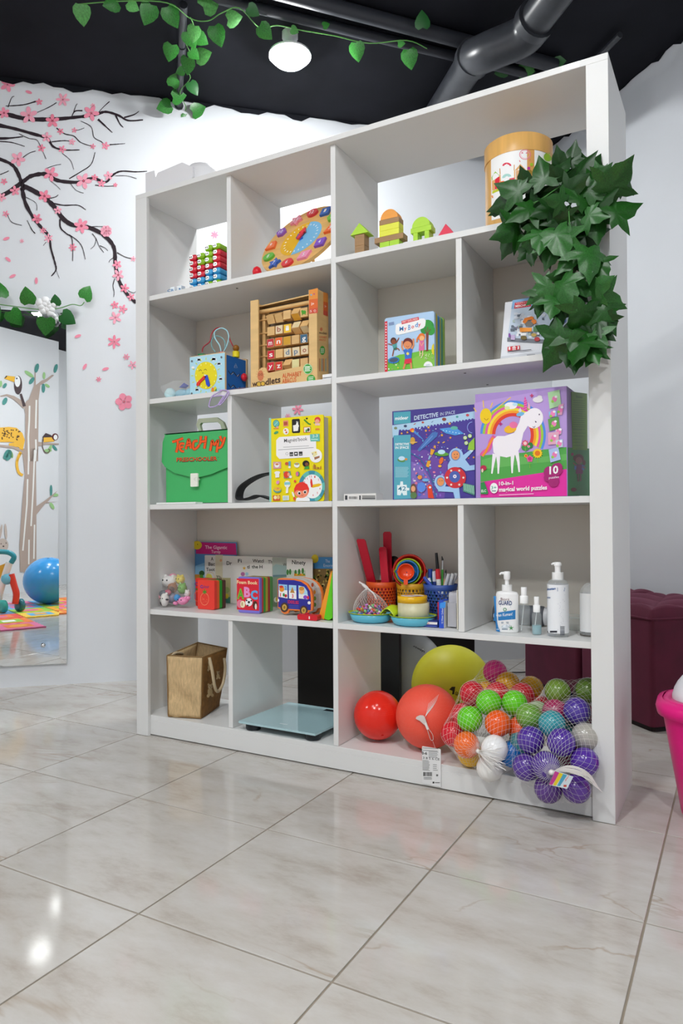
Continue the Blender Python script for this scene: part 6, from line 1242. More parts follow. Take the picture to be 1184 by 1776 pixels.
# ---------------- nested measuring cups
K = (670, 940, 8.77)
def kc(x, y, yy): return atY(K[0]+x/K[2], K[1]+y/K[2], yy)
cups = [(345, 440, 252, .19, 'b8261c', 'largest red measuring cup of the nested set'), (330, 450, 198, .182, '9ab81e', 'lime green measuring cup nested in the red one'), (318, 450, 170, .174, '2f78b8', 'blue measuring cup nested in the green one'), (295, 455, 125, .166, 'e04a1e', 'smallest orange measuring cup at the front of the nested set')]
for x, y, rp, yy, c, lb in cups:
    p = kc(x, y, yy); e_ = kc(x+rp, y, yy); r = (e_-p).length*.93; ax = (CAM-p).normalized(); ax = V(ax.x*.6, ax.y, .15).normalized()
    ux = ax.cross(V(0, 0, 1)).normalized(); uz = ux.cross(ax); M = frame(p, ux, uz, ax)
    t = thing('measuring_cup', lb, 'measuring cup', (p.x, p.y, p.z-r), 'nested measuring cups'); m = plast(c, .25); dp = r*.75
    part('bowl', MB().lathe([(.002, -dp), (r*.6, -dp*.95), (r*.9, -dp*.5), (r*.97, -.004), (r*1.03, 0), (r*.93, .001), (r*.86, -dp*.48), (r*.56, -dp*.85), (.002, -dp*.9)], m, 36, M, cap=False), t)
    for sx in (-1, 1): part('spout', MB().add([(sx*r*.97, r*.25, 0), (sx*r*1.13, 0, .002), (sx*r*.97, -r*.25, 0), (sx*r*.9, 0, -r*.3)], [(0, 1, 2), (0, 3, 1), (1, 3, 2)], m, True, M), t)
    if 'smallest' in lb: part('handle', MB().prism(rrect(-r*.25, r*.25, -r*1.55, -r*.85, r*.1), -.003, .001, m, M @ Matrix.Rotation(math.radians(0), 4, 'X') @ Matrix(((1, 0, 0, 0), (0, 0, 1, 0), (0, 1, 0, 0), (0, 0, 0, 1)))), t)
# ---------------- pens and brushes in the blue basket
def stick(lb, cat, segs, yy, name):
    P = [kc(x, y, yy) for x, y, *_ in segs]; base = P[-1]+(P[-1]-P[0]).normalized()*.055; base.z = max(base.z, SD+.016)
    t = thing(name, lb, cat, base, 'pens and brushes in the blue basket')
    for i in range(len(P)-1):
        r0, r1, c, nm = segs[i][2], segs[i][3], segs[i][4], segs[i][5]; e_ = base if i == len(P)-2 else P[i+1]
        part(nm, MB().tube([P[i], e_], [r0, r1], plast(c, .3), 12), t)
stick('marker with a long black cap end and red cap in the blue basket', 'pen', [(756, 165, .0045, .0055, '17171a', 'grip'), (778, 410, .0075, .008, 'c8242e', 'cap'), (790, 565, .0078, .0078, 'dcdcd8', 'barrel'), (792, 630, 0, 0, '', '')], .20, 'marker_pen')
stick('paint brush with a green handle and dark bristles', 'brush', [(842, 215, .001, .004, '1e1a1a', 'bristles'), (853, 280, .002, .0022, 'b8bcc0', 'ferrule'), (850, 420, .0032, .0032, '3f9a3a', 'handle'), (846, 630, 0, 0, '', '')], .21, 'paint_brush')
stick('thin paint brush leaning left behind the blue pens', 'brush', [(562, 335, .001, .003, '1e1a1a', 'bristles'), (585, 370, .0018, .002, 'c8ccd0', 'ferrule'), (640, 500, .003, .003, 'd8d8d8', 'handle'), (660, 620, 0, 0, '', '')], .23, 'paint_brush')
stick('short paint brush with a wooden handle right of the green brush', 'brush', [(905, 420, .001, .003, '1e1a1a', 'bristles'), (900, 470, .0022, .0022, '8a8e92', 'ferrule'), (885, 560, .003, .003, 'c8a070', 'handle'), (880, 640, 0, 0, '', '')], .20, 'paint_brush')
stick('thick royal blue capped marker standing upright', 'pen', [(668, 410, .0075, .0075, '22439a', 'cap'), (668, 540, .0075, .0075, '2a6a80', 'barrel'), (675, 620, 0, 0, '', '')], .215, 'marker_pen')
stick('blue pen lying low at the left of the blue basket', 'pen', [(570, 535, .005, .006, '2a48b0', 'cap'), (640, 620, .006, .006, '2a48b0', 'barrel'), (670, 660, 0, 0, '', '')], .185, 'marker_pen')
stick('pen with a pale blue end between the blue ones', 'pen', [(640, 550, .005, .0055, 'd8dce4', 'cap'), (660, 610, .0055, .0055, '2a6a80', 'barrel'), (670, 650, 0, 0, '', '')], .19, 'marker_pen')
stick('pale grey capped marker beside the blue marker', 'pen', [(722, 445, .006, .0062, 'c4c8d4', 'cap'), (728, 600, .0062, .0062, '2a3a7a', 'barrel'), (730, 640, 0, 0, '', '')], .20, 'marker_pen')
stick('beige pencil behind the red-capped marker', 'pencil', [(825, 415, .003, .003, 'c8c0a8', 'tip'), (828, 500, .003, .003, 'd0c8b0', 'shaft'), (830, 640, 0, 0, '', '')], .23, 'pencil')
wl = ['white capped marker furthest left in the white group', 'white capped marker second in the white group', 'white capped marker at the back of the white group', 'white capped marker at the right back of the white group', 'white marker with a pale blue end leaning right']
for (x, y, x2_, y2_), lb in zip(((950, 485, 905, 640), (1010, 480, 970, 640), (975, 500, 940, 640), (1060, 480, 1000, 640), (1070, 515, 990, 625)), wl): stick(lb, 'pen', [(x, y, .0058, .006, 'd6d8da', 'cap'), ((x+x2_)/2, (y+y2_)/2, .006, .006, 'd2d6dc' if 'blue' not in lb else 'b4c4dc', 'barrel'), (x2_, y2_, 0, 0, '', '')], .20+.006*wl.index(lb), 'marker_pen')
# black pan-shaped tool behind cups
p = kc(120, 310, .25); solo('black_ladle', MB().lathe([(.002, -.004), (.020, -.003), (.022, .003), (.002, .004)], mat('151515', .4, name='black_plastic'), 24, frame(p, V(1, 0, 0), V(0, 0, 1), V(0, -1, 0))).tube([p, V(p.x+.006, .25, SD+.02)], .004, mat('151515', .4, name='black_plastic'), 8), 'round black-headed tool behind the measuring cups', 'utensil')
# ---------------- double tray (blue dish with lime liner), beads, net
trayb, trayl = plast('5fb4cc', .25), plast('b4cc22', .25)
d1, d2 = (.925, .092), (1.072, .088)
t = thing('double_dish', 'two-bowl turquoise dish lined with lime green at the shelf edge', 'dish', (.998, .09, SD))
for (cx, cy) in (d1, d2):
    M = Matrix.Translation((cx, cy, SD)) @ Matrix.Diagonal((1, .92, 1, 1))
    part('bowl', MB().lathe([(.052, .0005), (.062, .006), (.071, .027), (.069, .027), (.06, .008), (.05, .004)], trayb, 40, M, cap=False).lathe([(.052, .0005), (.001, .0005)], trayb, 40, M, cap=False), t, 'turquoise bowl')
    part('liner', MB().lathe([(.05, .0048), (.061, .010), (.0705, .030), (.074, .031), (.074, .0295), (.071, .0285)], trayl, 40, M, cap=False).lathe([(.05, .0048), (.001, .0045)], trayl, 40, M, cap=False), t, 'lime green liner')
br_ = MB(); n = 10; vs = []
for i in range(n+1):
    u = i/n; x = .975+u*.05; z = SD+.030+.022*math.sin(PI*u)
    vs += [(x, .05, z-.004), (x, .09, z+.004), (x, .13, z-.002)]
br_.add(vs, [(3*i+j, 3*i+j+1, 3*i+j+4, 3*i+j+3) for i in range(n) for j in range(2)], trayl, True); o = part('bridge', br_, t, 'lime green raised bridge'); so = o.modifiers.new('thick', 'SOLIDIFY'); so.thickness = .002
bcol = ['e05a9a', '6a4ab0', '3f6ac0', '7fc87a', 'd83a2c', 'd8c82c', 'b86ac0', 'e0e0d8', 'd8703c', '9ad08a']
q = random.Random(11); beads = [MB() for _ in range(1)]
t = thing('bead_bag', 'net bag of small colourful beads lying in the left bowl', 'beads', (d1[0], d1[1], SD+.006))
bm = MB(); bb = []
for i in range(150):
    a = q.uniform(0, 2*PI); rr = .05*math.sqrt(q.random()); zz = SD+.0145+q.random()*(.040*(1-(rr/.075)**2)); bb.append((d1[0]+rr*math.cos(a), d1[1]+rr*.78*math.sin(a), zz))
BEADS = {}
for c in bcol: BEADS[c] = MB().lathe([(.0015, -.0045), (.0048, -.003), (.0055, 0), (.0048, .003), (.0015, .0045)], plast(c, .3), 8).mesh('bead')
for i, p in enumerate(bb):
    c = q.choice(bcol); inst('bead', BEADS[c], t, Matrix.Translation(p) @ Matrix.Rotation(q.uniform(0, 3), 4, 'X') @ Matrix.Rotation(q.uniform(0, 3), 4, 'Y'))
net = MB(); netm = mat('e6e2e0', .5, name='white_net'); knot = ks(400, 1080, .10)
for i in range(30):
    a = 2*PI*i/30; b = V(d1[0]+.06*math.cos(a), d1[1]+.047*math.sin(a), SD+.032)
    for s_ in (1, -1):
        pts = []
        for k in range(9):
            u = k/8; aa = a+s_*u*1.1; rr = 1-u**1.6; mid_ = V(d1[0]+(knot.x-d1[0])*u**1.3, d1[1]+(knot.y-d1[1])*u, SD+.032+(knot.z-SD-.032)*u**.8)
            pts.append(mid_+V(.06*rr*math.cos(aa), .047*rr*math.sin(aa), 0))
        net.tube(pts, .00028, netm, 3, cap=False)
part('net', net, t, 'fine white net')
part('net_knot', MB().tube(spline([ks(275, 985, .10), ks(320, 1010, .10), knot, ks(440, 1110, .10), ks(520, 1180, .09), ks(570, 1280, .085)], 4), [.0035, .003, .003, .003, .0025, .005, .006, .006, .006, .005, .004, .003, .003, .0025, .0025, .0022, .002, .002, .002, .0018, .0015], netm, 8), t, 'white net tail with a knot')
# ---------------- two rolls of tape in the right bowl
cx, cy = d2[0]+.002, d2[1]
t = thing('clear_tape_roll', 'wide roll of clear packing tape standing in the right bowl', 'tape', (cx, cy, SD+.009)); M = Matrix.Translation((cx, cy, SD+.009))
part('tape', MB().lathe([(.036, 0), (.0485, 0), (.0485, .060), (.036, .060), (.036, 0)], mat('cdc7a4', .3, 1.1, name='clear_tape', noise=(30, .1, (1, 1, .05))), 48, M, cap=False), t)
t = thing('yellow_tape_roll', 'narrower roll of yellow tape on top of the clear roll', 'tape', (cx-.004, cy, SD+.0695)); M = Matrix.Translation((cx-.004, cy, SD+.0695))
part('tape', MB().lathe([(.036, 0), (.046, 0), (.046, .02), (.036, .02), (.036, 0)], plast('e0ac14', .25), 48, M, cap=False), t)
part('core_label', MB().lathe([(.036, .0195), (.001, .0195)], plast('d8d4d2', .4), 40, M, cap=False), t, 'white label disc inside the roll')
lm = MB()
for pts, c in ((((-.034, .008), (-.02, .026), (-.004, .032), (-.022, .0)), 'b81f28'), (((.012, -.032), (.03, -.016), (.034, .002), (.02, -.012)), 'b81f28'), (((-.004, .004), (.002, .004), (.002, -.002), (-.004, -.002)), 'c83040'), (((.005, .002), (.022, .002), (.022, -.001), (.005, -.001)), '8a8a90')): lm.add([(x, y, .0199) for x, y in pts], [(0, 1, 2, 3)], ink(c), False, M)
part('label_print', lm, [c for c in t.children if c.name.startswith('core_label')][0])
# ---------------- eraser box, crayon box, clear cases
t = thing('eraser_box', 'small navy and white eraser box in front of the blue basket', 'box', (1.135, .075, SD))
part('carton', MB().box(1.112, 1.163, .062, .098, SD, SD+.020, ink('26357c')), t); pr = Print(Plane((0, .062, 0), (0, -1, 0)), K); pr.quad((555, 1210), (775, 1222), (770, 1258), (555, 1248), 'e2dcd8'); pr.text('eraser', 570, 1240, 660, 1245, 22, 'd84a3c', .02); pr.lines(560, 1275, 760, 1285, 1, 10, '5a6ac0', 0, .04); pr.done(t, 'carton_print')
t = thing('crayon_box', 'blue and white colour pencil box standing beside the eraser box', 'box', (1.185, .08, SD))
part('carton', MB().box(1.168, 1.1835, .06, .11, SD, SD+.082, ink('2a4fc0')), t); part('carton_panel', MB().add([(1.1836, .06, SD), (1.1836, .11, SD), (1.1836, .11, SD+.08), (1.1836, .06, SD+.08)], [(0, 1, 2, 3)], ink('dcdcdc')), t)
pr = Print(Plane((0, .06, 0), (0, -1, 0)), K); pr.quad((815, 930), (900, 905), (895, 1000), (812, 1010), '3f8fe0')
for i, ch in enumerate('12 Water Color'):
    pass
vs, fs = glyphs('12 Water Colour', .01); pr.k += 1; pr.mb.add([pr.m(858-b*22, 1240-a*235) for a, b in vs], fs, ink('e6ecf6')); pr.done(t, 'carton_print')
t = thing('clear_case', 'translucent plastic case standing against the divider', 'case', (1.213, .10, SD)); part('shell', MB().prism(rrect(.085, .16, SD, SD+.105, .01), 1.19, 1.217, mat('d4d4dc', .2, alpha=.75, name='milky_plastic'), axis='x'), t); part('lid', MB().box(1.19, 1.217, .075, .085, SD+.004, SD+.075, mat('c8c8d0', .2, alpha=.8, name='milky_plastic2')), t)
solo('white_ruler', MB().box(1.224, 1.2275, .06, .12, SD, SD+.115, plast('d8d4c4')), 'thin cream ruler-like board wedged against the divider', 'board'); solo('glue_stick', MB().lathe([(.0065, SD), (.0065, SD+.07), (.0055, SD+.075), (.0055, SD+.1)], plast('e8e8e6'), 16, Matrix.Translation((1.2, .175, 0))), 'white glue stick behind the translucent case', 'glue stick')
solo('red_sharpener', MB().box(1.148, 1.160, .10, .12, SD+.0, SD+.072, plast('b8202c')), 'narrow red plastic piece behind the colour pencil box', 'stationery')

# ================================================================== ROW 4 FAR RIGHT: bottles
white_pl = plast('eceef0', .25)
K = (800, 870, 4.554)
cx, cy = 1.368, .085
t = thing('soap_bottle', 'white pump soap bottle with a blue band label', 'bottle', (cx, cy, SD)); M = Matrix.Translation((cx, cy, SD)) @ Matrix.Diagonal((1, .62, 1, 1))
part('body', MB().lathe([(.030, 0), (.0325, .004), (.0325, .107), (.029, .114), (.016, .117)], white_pl, 40, M), t); M = Matrix.Translation((cx, cy, SD))
part('collar', MB().lathe([(.0145, .117), (.0145, .135)], white_pl, 28, M), t); part('pump_stem', MB().lathe([(.006, .135), (.006, .150)], white_pl, 16, M), t)
part('pump_head', MB().lathe([(.0085, .150), (.0095, .155), (.0095, .172), (.007, .1735)], white_pl, 20, M).tube([V(cx, cy, SD+.168), V(cx-.016, cy-.004, SD+.168), V(cx-.020, cy-.005, SD+.164)], [.005, .0035, .0028], white_pl, 10), t)
class ECyl:                                               # oval bottle: ray against an elliptic cylinder
    def __init__(s, cx, cy, a, b): s.p = (cx, cy, a, b)
    def map(s, px, py):
        cx, cy, a, b = s.p; d = ray(px, py); ox, oy, dx, dy = (CAM.x-cx)/a, (CAM.y-cy)/b, d.x/a, d.y/b
        A = dx*dx+dy*dy; B_ = ox*dx+oy*dy; C_ = ox*ox+oy*oy-1; q_ = max(0, B_*B_-A*C_); P = CAM+d*((-B_-math.sqrt(q_))/A)
        n = V((P.x-cx)/a/a, (P.y-cy)/b/b, 0).normalized(); return P, n
pr = Print(ECyl(cx, cy, .0325, .0325*.62), K, .0006)
bl = '2f7ab8'
pr.quad((255, 745), (278, 750), (305, 1030), (275, 1022), bl, 3); pr.quad((252, 882), (425, 855), (425, 928), (252, 942), bl, 8); pr.text('Bioré', 310, 780, 378, 782, 22, '7a5a5a'); pr.text('GUARD', 294, 815, 398, 818, 34, '2a3f78', .02); pr.lines(305, 828, 390, 828, 1, 4, '8a94a8', 0, .02)
pr.ring(343, 852, 14, 14, 5, '3f8a5a', 14); pr.text('Lawan Kuman!', 255, 912, 402, 898, 24, 'eaf2f8', .01); pr.lines(258, 928, 398, 914, 1, 7, 'cfe0ee', 0, -.05)
pr.lines(315, 952, 375, 960, 2, 5, '8a98a8', .1); pr.ell(350, 985, 36, 16, 'c4ccd4', 14, -10); pr.ell(352, 980, 26, 10, 'dfe5ea', 12, -10); pr.lines(320, 1005, 368, 1010, 2, 4, '8a98a8', .1); pr.star(392, 998, 22, '3f8a4a', 5, .3); pr.lines(278, 1008, 300, 1008, 1, 5, 'dfe8f0', 0)
pr.done(t, 'label_print')
# ---------------- small spray bottles
def spray(lb, cx, cy, r, h, liquid, hs):
    t = thing('spray_bottle', lb, 'bottle', (cx, cy, SD)); M = Matrix.Translation((cx, cy, SD)); cl = mat('f0f6f8', .05, alpha=.16, spec=.8, name='clear_bottle')
    part('bottle_body', MB().lathe([(r*.9, 0), (r, .003), (r, h*.86), (r*.85, h*.95), (r*.5, h)], cl, 28, M), t)
    part('collar', MB().lathe([(r*.72, h), (r*.72, h+hs*.45), (r*.6, h+hs*.47)], white_pl, 24, M), t); part('spray_head', MB().lathe([(r*.5, h+hs*.47), (r*.52, h+hs*.97), (r*.45, h+hs)], white_pl, 20, M), t)
    part('dip_tube', MB().tube([V(cx, cy, SD+h), V(cx-r*.5, cy-.001, SD+.006)], .0013, mat('dfe6e8', .2, alpha=.7, name='dip_tube'), 6), t)
    if liquid: part('liquid', MB().lathe([(r*.86, .002), (r*.93, .004), (r*.93, h*liquid)], mat('8fc4cf', .05, alpha=.6, name='blue_liquid'), 28, M), t)
spray('empty clear spray bottle with a white nozzle beside the soap', 1.414, .095, .0165, .083, 0, .046)
spray('smaller spray bottle half full of pale blue liquid', 1.456, .07, .0135, .063, .42, .043)
# ---------------- hand sanitiser pump bottle
cx, cy = 1.514, .075
t = thing('pump_bottle', 'clear pump bottle with a white text label, tallest of the bottles', 'bottle', (cx, cy, SD)); M = Matrix.Translation((cx, cy, SD))
part('bottle_body', MB().lathe([(.0265, 0), (.0285, .003), (.0285, .142), (.025, .152), (.0155, .158)], mat('eef4f6', .06, alpha=.22, spec=.8, name='clear_bottle2'), 36, M), t)
part('label', MB().lathe([(.0289, .010), (.0289, .143)], mat('f0f2f6', .4, name='white_label'), 36, M, cap=False), t)
part('collar', MB().lathe([(.0155, .155), (.0155, .176)], white_pl, 28, M), t); part('pump_stem', MB().lathe([(.008, .176), (.0085, .196)], white_pl, 16, M), t); part('pump_head', MB().lathe([(.0105, .194), (.0105, .2), (.008, .204)], white_pl, 20, M).tube([V(cx, cy, SD+.200), V(cx-.012, cy-.004, SD+.200), V(cx-.016, cy-.005, SD+.197)], [.004, .003, .0025], white_pl, 8), t)
pr = Print(Cyl(cx, cy, .0289), K, .0006); pr.text('instan', 677, 700, 742, 694, 18, '2a5a9a', .03, .2); pr.lines(755, 682, 818, 705, 4, 4, '6a80a8', .2)
pr.lines(675, 735, 815, 735, 1, 3, '7a8494', 0); pr.text('Sanitizer', 677, 763, 705, 763, 12, '2a4a80', .02); pr.lines(677, 775, 818, 1010, 22, 3.2, '8a93a2', .45)
pr.rect(680, 1020, 755, 1034, '2a2c34', 3); pr.lines(680, 1040, 750, 1055, 3, 3, '8a93a2')
for i in range(13): pr.rect(778, 985+i*5.6, 812, 985+i*5.6+rnd.choice((2, 3, 4)), '5a5e68', 2)
pr.done(t, 'label_print')
# ---------------- white cylinder bottle by the post
cx, cy = 1.594, .125
t = thing('white_cylinder_bottle', 'clear-domed bottle with a plain white label, half behind the right post', 'bottle', (cx, cy, SD)); M = Matrix.Translation((cx, cy, SD))
part('bottle_body', MB().lathe([(.0275, 0), (.031, .003), (.031, .118), (.029, .128), (.02, .140), (.012, .145)], mat('eceff1', .05, alpha=.3, spec=.8, name='clear_bottle3'), 36, M), t); part('label', MB().lathe([(.0313, .012), (.0313, .118)], plast('e8e9ea', .4), 36, M, cap=False), t); part('base_ring', MB().lathe([(.0312, .0005), (.0312, .004)], plast('5a5550', .4), 36, M, cap=False), t)
# ---------------- grey speaker tube lying behind, clear tub
M = frame(V(1.285, .235, SD+.0305), V(0, 1, 0), V(0, 0, 1), V(1, 0, 0)); gd = mat('5a5e66', .6, name='grey_fabric', bump=(400, .4, .001))
t = thing('speaker_tube', 'dark grey cylinder lying on its side behind the bottles', 'speaker', (1.37, .235, SD)); part('body', MB().lathe([(.026, 0), (.03, .004), (.03, .15), (.026, .155)], gd, 32, M), t); part('end_cap', MB().lathe([(.027, .155), (.0275, .162), (.024, .17)], plast('d2d4d8', .3), 32, M), t, 'pale end cap')
t = thing('clear_tub', 'small clear plastic tub behind the pump bottle', 'container', (1.535, .22, SD)); part('tub', MB().prism(rrect(1.495, 1.58, SD, SD+.035, .004), .19, .25, mat('dfe6e2', .08, alpha=.3, spec=.7, name='clear_tub')), t); part('lid', MB().prism(rrect(1.492, 1.583, SD+.035, SD+.040, .002), .187, .253, mat('e4eae6', .08, alpha=.45, spec=.7, name='clear_tub_lid')), t)
# ================================================================== ROW 5 (bottom)
Print.zmin = -9.0
# ---------------- jute bag
jute = mat('c0a47a', .85, 1.15, name='jute_weave', noise=(160, .16, (1, 1, .25)), bump=(420, .6, .0015)); jute2 = mat('7a5426', .8, 1.1, name='printed_jute', noise=(70, .2, (1, 1, 1)), bump=(420, .5, .0015))
zb = S0
A = V(.135, .022, zb); Bc = V(.258, .055, zb); Cc = V(.205, .225, zb); Dc = V(.085, .195, zb)      # foot print corners
At, Bt, Ct, Dt = V(.118, .035, zb+.218), V(.268, .055, zb+.222), V(.292, .165, zb+.238), V(.165, .150, zb+.252)
t = thing('jute_bag', 'brown jute tote bag with printed side gusset and rope handles', 'bag', (.23, .13, zb))
def sheet(a, b, c, d, m, amp, seed, n=14):                # a,b bottom; c,d top (c above b)
    mb = MB(); vs = []; q = random.Random(seed); nn = (b-a).cross(d-a).normalized(); ph = [q.uniform(0, 6) for _ in range(6)]
    for j in range(n+1):
        v = j/n
        for i in range(n+1):
            u = i/n; p = (a*(1-u)+b*u)*(1-v)+(d*(1-u)+c*u)*v
            e_ = math.sin(PI*u)*math.sin(PI*min(1, v*1.1)); w2 = amp*(math.sin(5*u+7*v+ph[0])*.6+math.sin(11*u-6*v+ph[1])*.35+math.sin(15*v+4*u+ph[2])*.3)*(.3+e_)*(1.2-.8*v)
            p = p+nn*w2; p.z = max(p.z, zb+.0008); vs.append(p)
    mb.add(vs, [(j*(n+1)+i, j*(n+1)+i+1, (j+1)*(n+1)+i+1, (j+1)*(n+1)+i) for j in range(n) for i in range(n)], m, True); return mb
for nm, mb, lb in (('front_panel', sheet(A, Bc, Bt, At, jute, .010, 1), None), ('side_gusset', sheet(Bc, Cc, Ct, Bt, jute2, .005, 2), 'dark printed gusset'), ('back_panel', sheet(Cc, Dc, Dt, Ct, jute, .006, 3), None), ('side_gusset', sheet(Dc, A, At, Dt, jute, .006, 4), None)):
    o = part(nm, mb, t, lb); so = o.modifiers.new('thick', 'SOLIDIFY'); so.thickness = .002; so.offset = 0
part('bag_bottom', MB().add([A+V(.004, .004, .001), Bc+V(-.004, .004, .001), Cc+V(-.004, -.004, .001), Dc+V(.004, -.004, .001)], [(0, 1, 2, 3)], jute), t)
for pts in ([At, Bt], [Bt, Ct], [Ct, Dt], [Dt, At], [A, At], [Bc, Bt], [A, Bc], [Bc, Cc]):
    part('piping', MB().tube([p+V(0, -.001, .001 if p.z > zb+.01 else .003) for p in pts], .0022, mat('8a6c44', .9, name='jute_cord'), 6), t)
K = (235, 1060, 3.2); rope = mat('bba888', .8, name='cotton_rope', bump=(200, .5, .001))
def kj(x, y, yy): return atY(K[0]+x/K[2], K[1]+y/K[2], yy)
part('handle', MB().tube(spline([kj(410, 258, .045), kj(425, 330, .04), kj(440, 420, .05), kj(458, 445, .075), kj(485, 400, .11), kj(497, 320, .135), kj(492, 262, .15)], 6), .0055, rope, 8), t, 'pale rope handle')
part('handle', MB().tube(spline([kj(205, 245, .05), kj(220, 232, .055), kj(250, 232, .08), kj(275, 240, .12), kj(300, 218, .15)], 5), .005, rope, 8), t, 'pale rope handle')
# printed owls on the gusset: pale shapes
gn = ((Cc+Ct)/2-(Bc+Bt)/2).cross(V(0, 0, 1)); gn.z = 0; gn.normalize(); gp = Plane((Bc+Bt)/2, gn)
for x, y, s_ in ((396, 432, 1.0), (393, 300, .7), (440, 350, .6)):
    pr = Print(gp, K, .013, .0004, lambda h: mat(h, .8, 1.1)); c_ = 'b59c72'; pr.ell(x, y+14*s_, 14*s_, 22*s_, c_, 14); pr.ell(x, y-14*s_, 12*s_, 14*s_, 'bfa880', 14); pr.ell(x-10*s_, y-27*s_, 5*s_, 6*s_, c_, 8); pr.ell(x+9*s_, y-28*s_, 5*s_, 6*s_, c_, 8); pr.ell(x-13*s_, y+36*s_, 8*s_, 10*s_, c_, 8); pr.ell(x+10*s_, y+32*s_, 8*s_, 10*s_, c_, 8); pr.ell(x-4*s_, y-17*s_, 1.8, 2.6, '3a2a1a', 6); pr.ell(x+4*s_, y-18*s_, 1.8, 2.6, '3a2a1a', 6); pr.ell(x, y-9*s_, 2.6, 2.4, '3a2a1a', 6); pr.done(t, 'bear_print')
# ---------------- glass bathroom scale
t = thing('bathroom_scale', 'pale glass bathroom scale with dark feet and a small display', 'scale', (.61, .16, S0))
gl = mat('a9c9cf', .06, 1.05, spec=.8, name='frosted_glass', coat=.5); dk = mat('1d2329', .4, name='dark_rubber')
cs = [V(.458, .012, 0), V(.765, .008, 0), V(.778, .300, 0), V(.470, .305, 0)]; zt = S0+.030
o = part('glass_plate', MB().prism([(p.x, p.y) for p in cs], zt-.007, zt, gl, axis='z'), t); b = o.modifiers.new('edge', 'BEVEL'); b.width = .002; b.segments = 2
part('underbody', MB().box(.50, .735, .05, .265, zt-.014, zt-.0072, dk), t)
for x, y in ((.497, .045), (.735, .045), (.742, .27), (.503, .27)): part('foot', MB().lathe([(.024, S0), (.026, S0+.004), (.026, zt-.0075)], dk, 24, Matrix.Translation((x, y, 0))), t, 'dark round foot')
part('display', MB().prism([(.645, .262), (.725, .262), (.726, .284), (.647, .284)], zt+.0002, zt+.0006, mat('23282c', .1, name='display_glass'), axis='z'), t, 'small dark display window')
part('glass_mark', MB().prism([(.60, .05), (.63, .05), (.63, .056), (.60, .056)], zt+.0002, zt+.0004, mat('d3e3e6', .1, name='etched_mark'), axis='z'), t)
# ---------------- big balls
def sphere_at(px, py, rp, zf):
    best = None
    for i in range(4000):
        k = 1.5+i*.0008; P = CAM+ray(px, py)*k; r = rp/FPX*k; e_ = abs(P.z-r-zf)
        if best is None or e_ < best[0]: best = (e_, P, r)
    return best[1], best[2]
def grain(h, sc, st, r, nm): return mat(h, r, 1.05, name=nm, bump=(sc, st, .001))
P, r = sphere_at(656.8, 1240.8, 42.5, S0); r *= .98; P.z += .001; P.x -= .004; t = thing('play_ball', 'glossy red play ball in the bottom row, next to the coral ball', 'ball', (P.x, P.y, P.z-r))
part('ball_skin', MB().sphere(P, r, plast('dd2a1c', .18), 48, 32), t); part('valve', MB().lathe([(.004, 0), (.004, .001)], plast('b8201a'), 10, frame(P+V(.5, -.6, -.62).normalized()*(r-.0003), V(1, 0, 0), V(0, 1, 0), V(.5, -.6, -.62).normalized())), t)
part('dimples', MB().add(*(lambda vs: (vs, [(3*i, 3*i+1, 3*i+2) for i in range(len(vs)//3)]))([P+V(math.cos(a)*math.cos(b), math.sin(a)*math.cos(b), math.sin(b)).normalized()*(r+.0004)+V(*o_) for b in [.25+.06*j for j in range(8)] for a in [-1.2+.07*i for i in range(12)] for o_ in ((0, 0, .0008), (.0008, 0, -.0006), (-.0008, 0, -.0006))]), plast('e8543c', .3)), t, kind='stuff')
P, r = sphere_at(741, 1243, 55.5, S0); r *= .98; P.z += .001; Pc, rc = P, r
t = thing('coral_ball', 'coral orange ball wrapped in a fine white net', 'ball', (P.x, P.y, P.z-r)); part('ball_skin', MB().sphere(P, r, grain('ff5844', 90, .05, .5, 'coral_rubber'), 48, 32), t)
toC = (CAM-P).normalized()
def netting(mb, center, axis, rad, m, strands=40, turns=.9, seg=36, t0=.06, t1=2.6, wr=.00035):
    ax = axis.normalized(); ux = ax.orthogonal().normalized(); uy = ax.cross(ux)
    for i in range(strands):
        for s_ in (1, -1):
            pts = []
            for k in range(seg+1):
                th2 = t0+(t1-t0)*k/seg; ph = 2*PI*i/strands+s_*turns*(th2-t0)
                d = ax*math.cos(th2)+(ux*math.cos(ph)+uy*math.sin(ph))*math.sin(th2); pts.append(center+d*(rad(d)+.0006))
            mb.tube(pts, wr, m, 3, cap=False)
    return mb
netw = mat('f0ece8', .5, name='white_net_cord')
axc = (toC+V(.05, 0, .06)).normalized()
part('net', netting(MB(), P, axc, lambda d: r, mat('ff8a78', .5, name='pale_net_cord'), 28, .8, 34, .12, 2.4, .00008), t, 'fine net')
K = (580, 1080, 4.229)
def kc5(x, y, off=.003):
    px, py = K[0]+x/K[2], K[1]+y/K[2]; d = ray(px, py).normalized(); oc = CAM-Pc; b = oc.dot(d); q_ = b*b-oc.dot(oc)+(rc+off)**2
    return CAM+d*(-b-math.sqrt(max(q_, 0)))
tuft = MB(); tp = [kc5(x, y, .004) for x, y in ((600, 690), (625, 678), (650, 680), (660, 690), (680, 745), (660, 752), (625, 720), (595, 705))]
tuft.add(tp+[p+toC*.006 for p in tp], [tuple(range(8, 16))]+[(i, (i+1) % 8, 8+(i+1) % 8, 8+i) for i in range(8)], mat('d8cdc8', .5, name='net_tuft')); part('net_tuft', tuft, t, 'gathered net end')
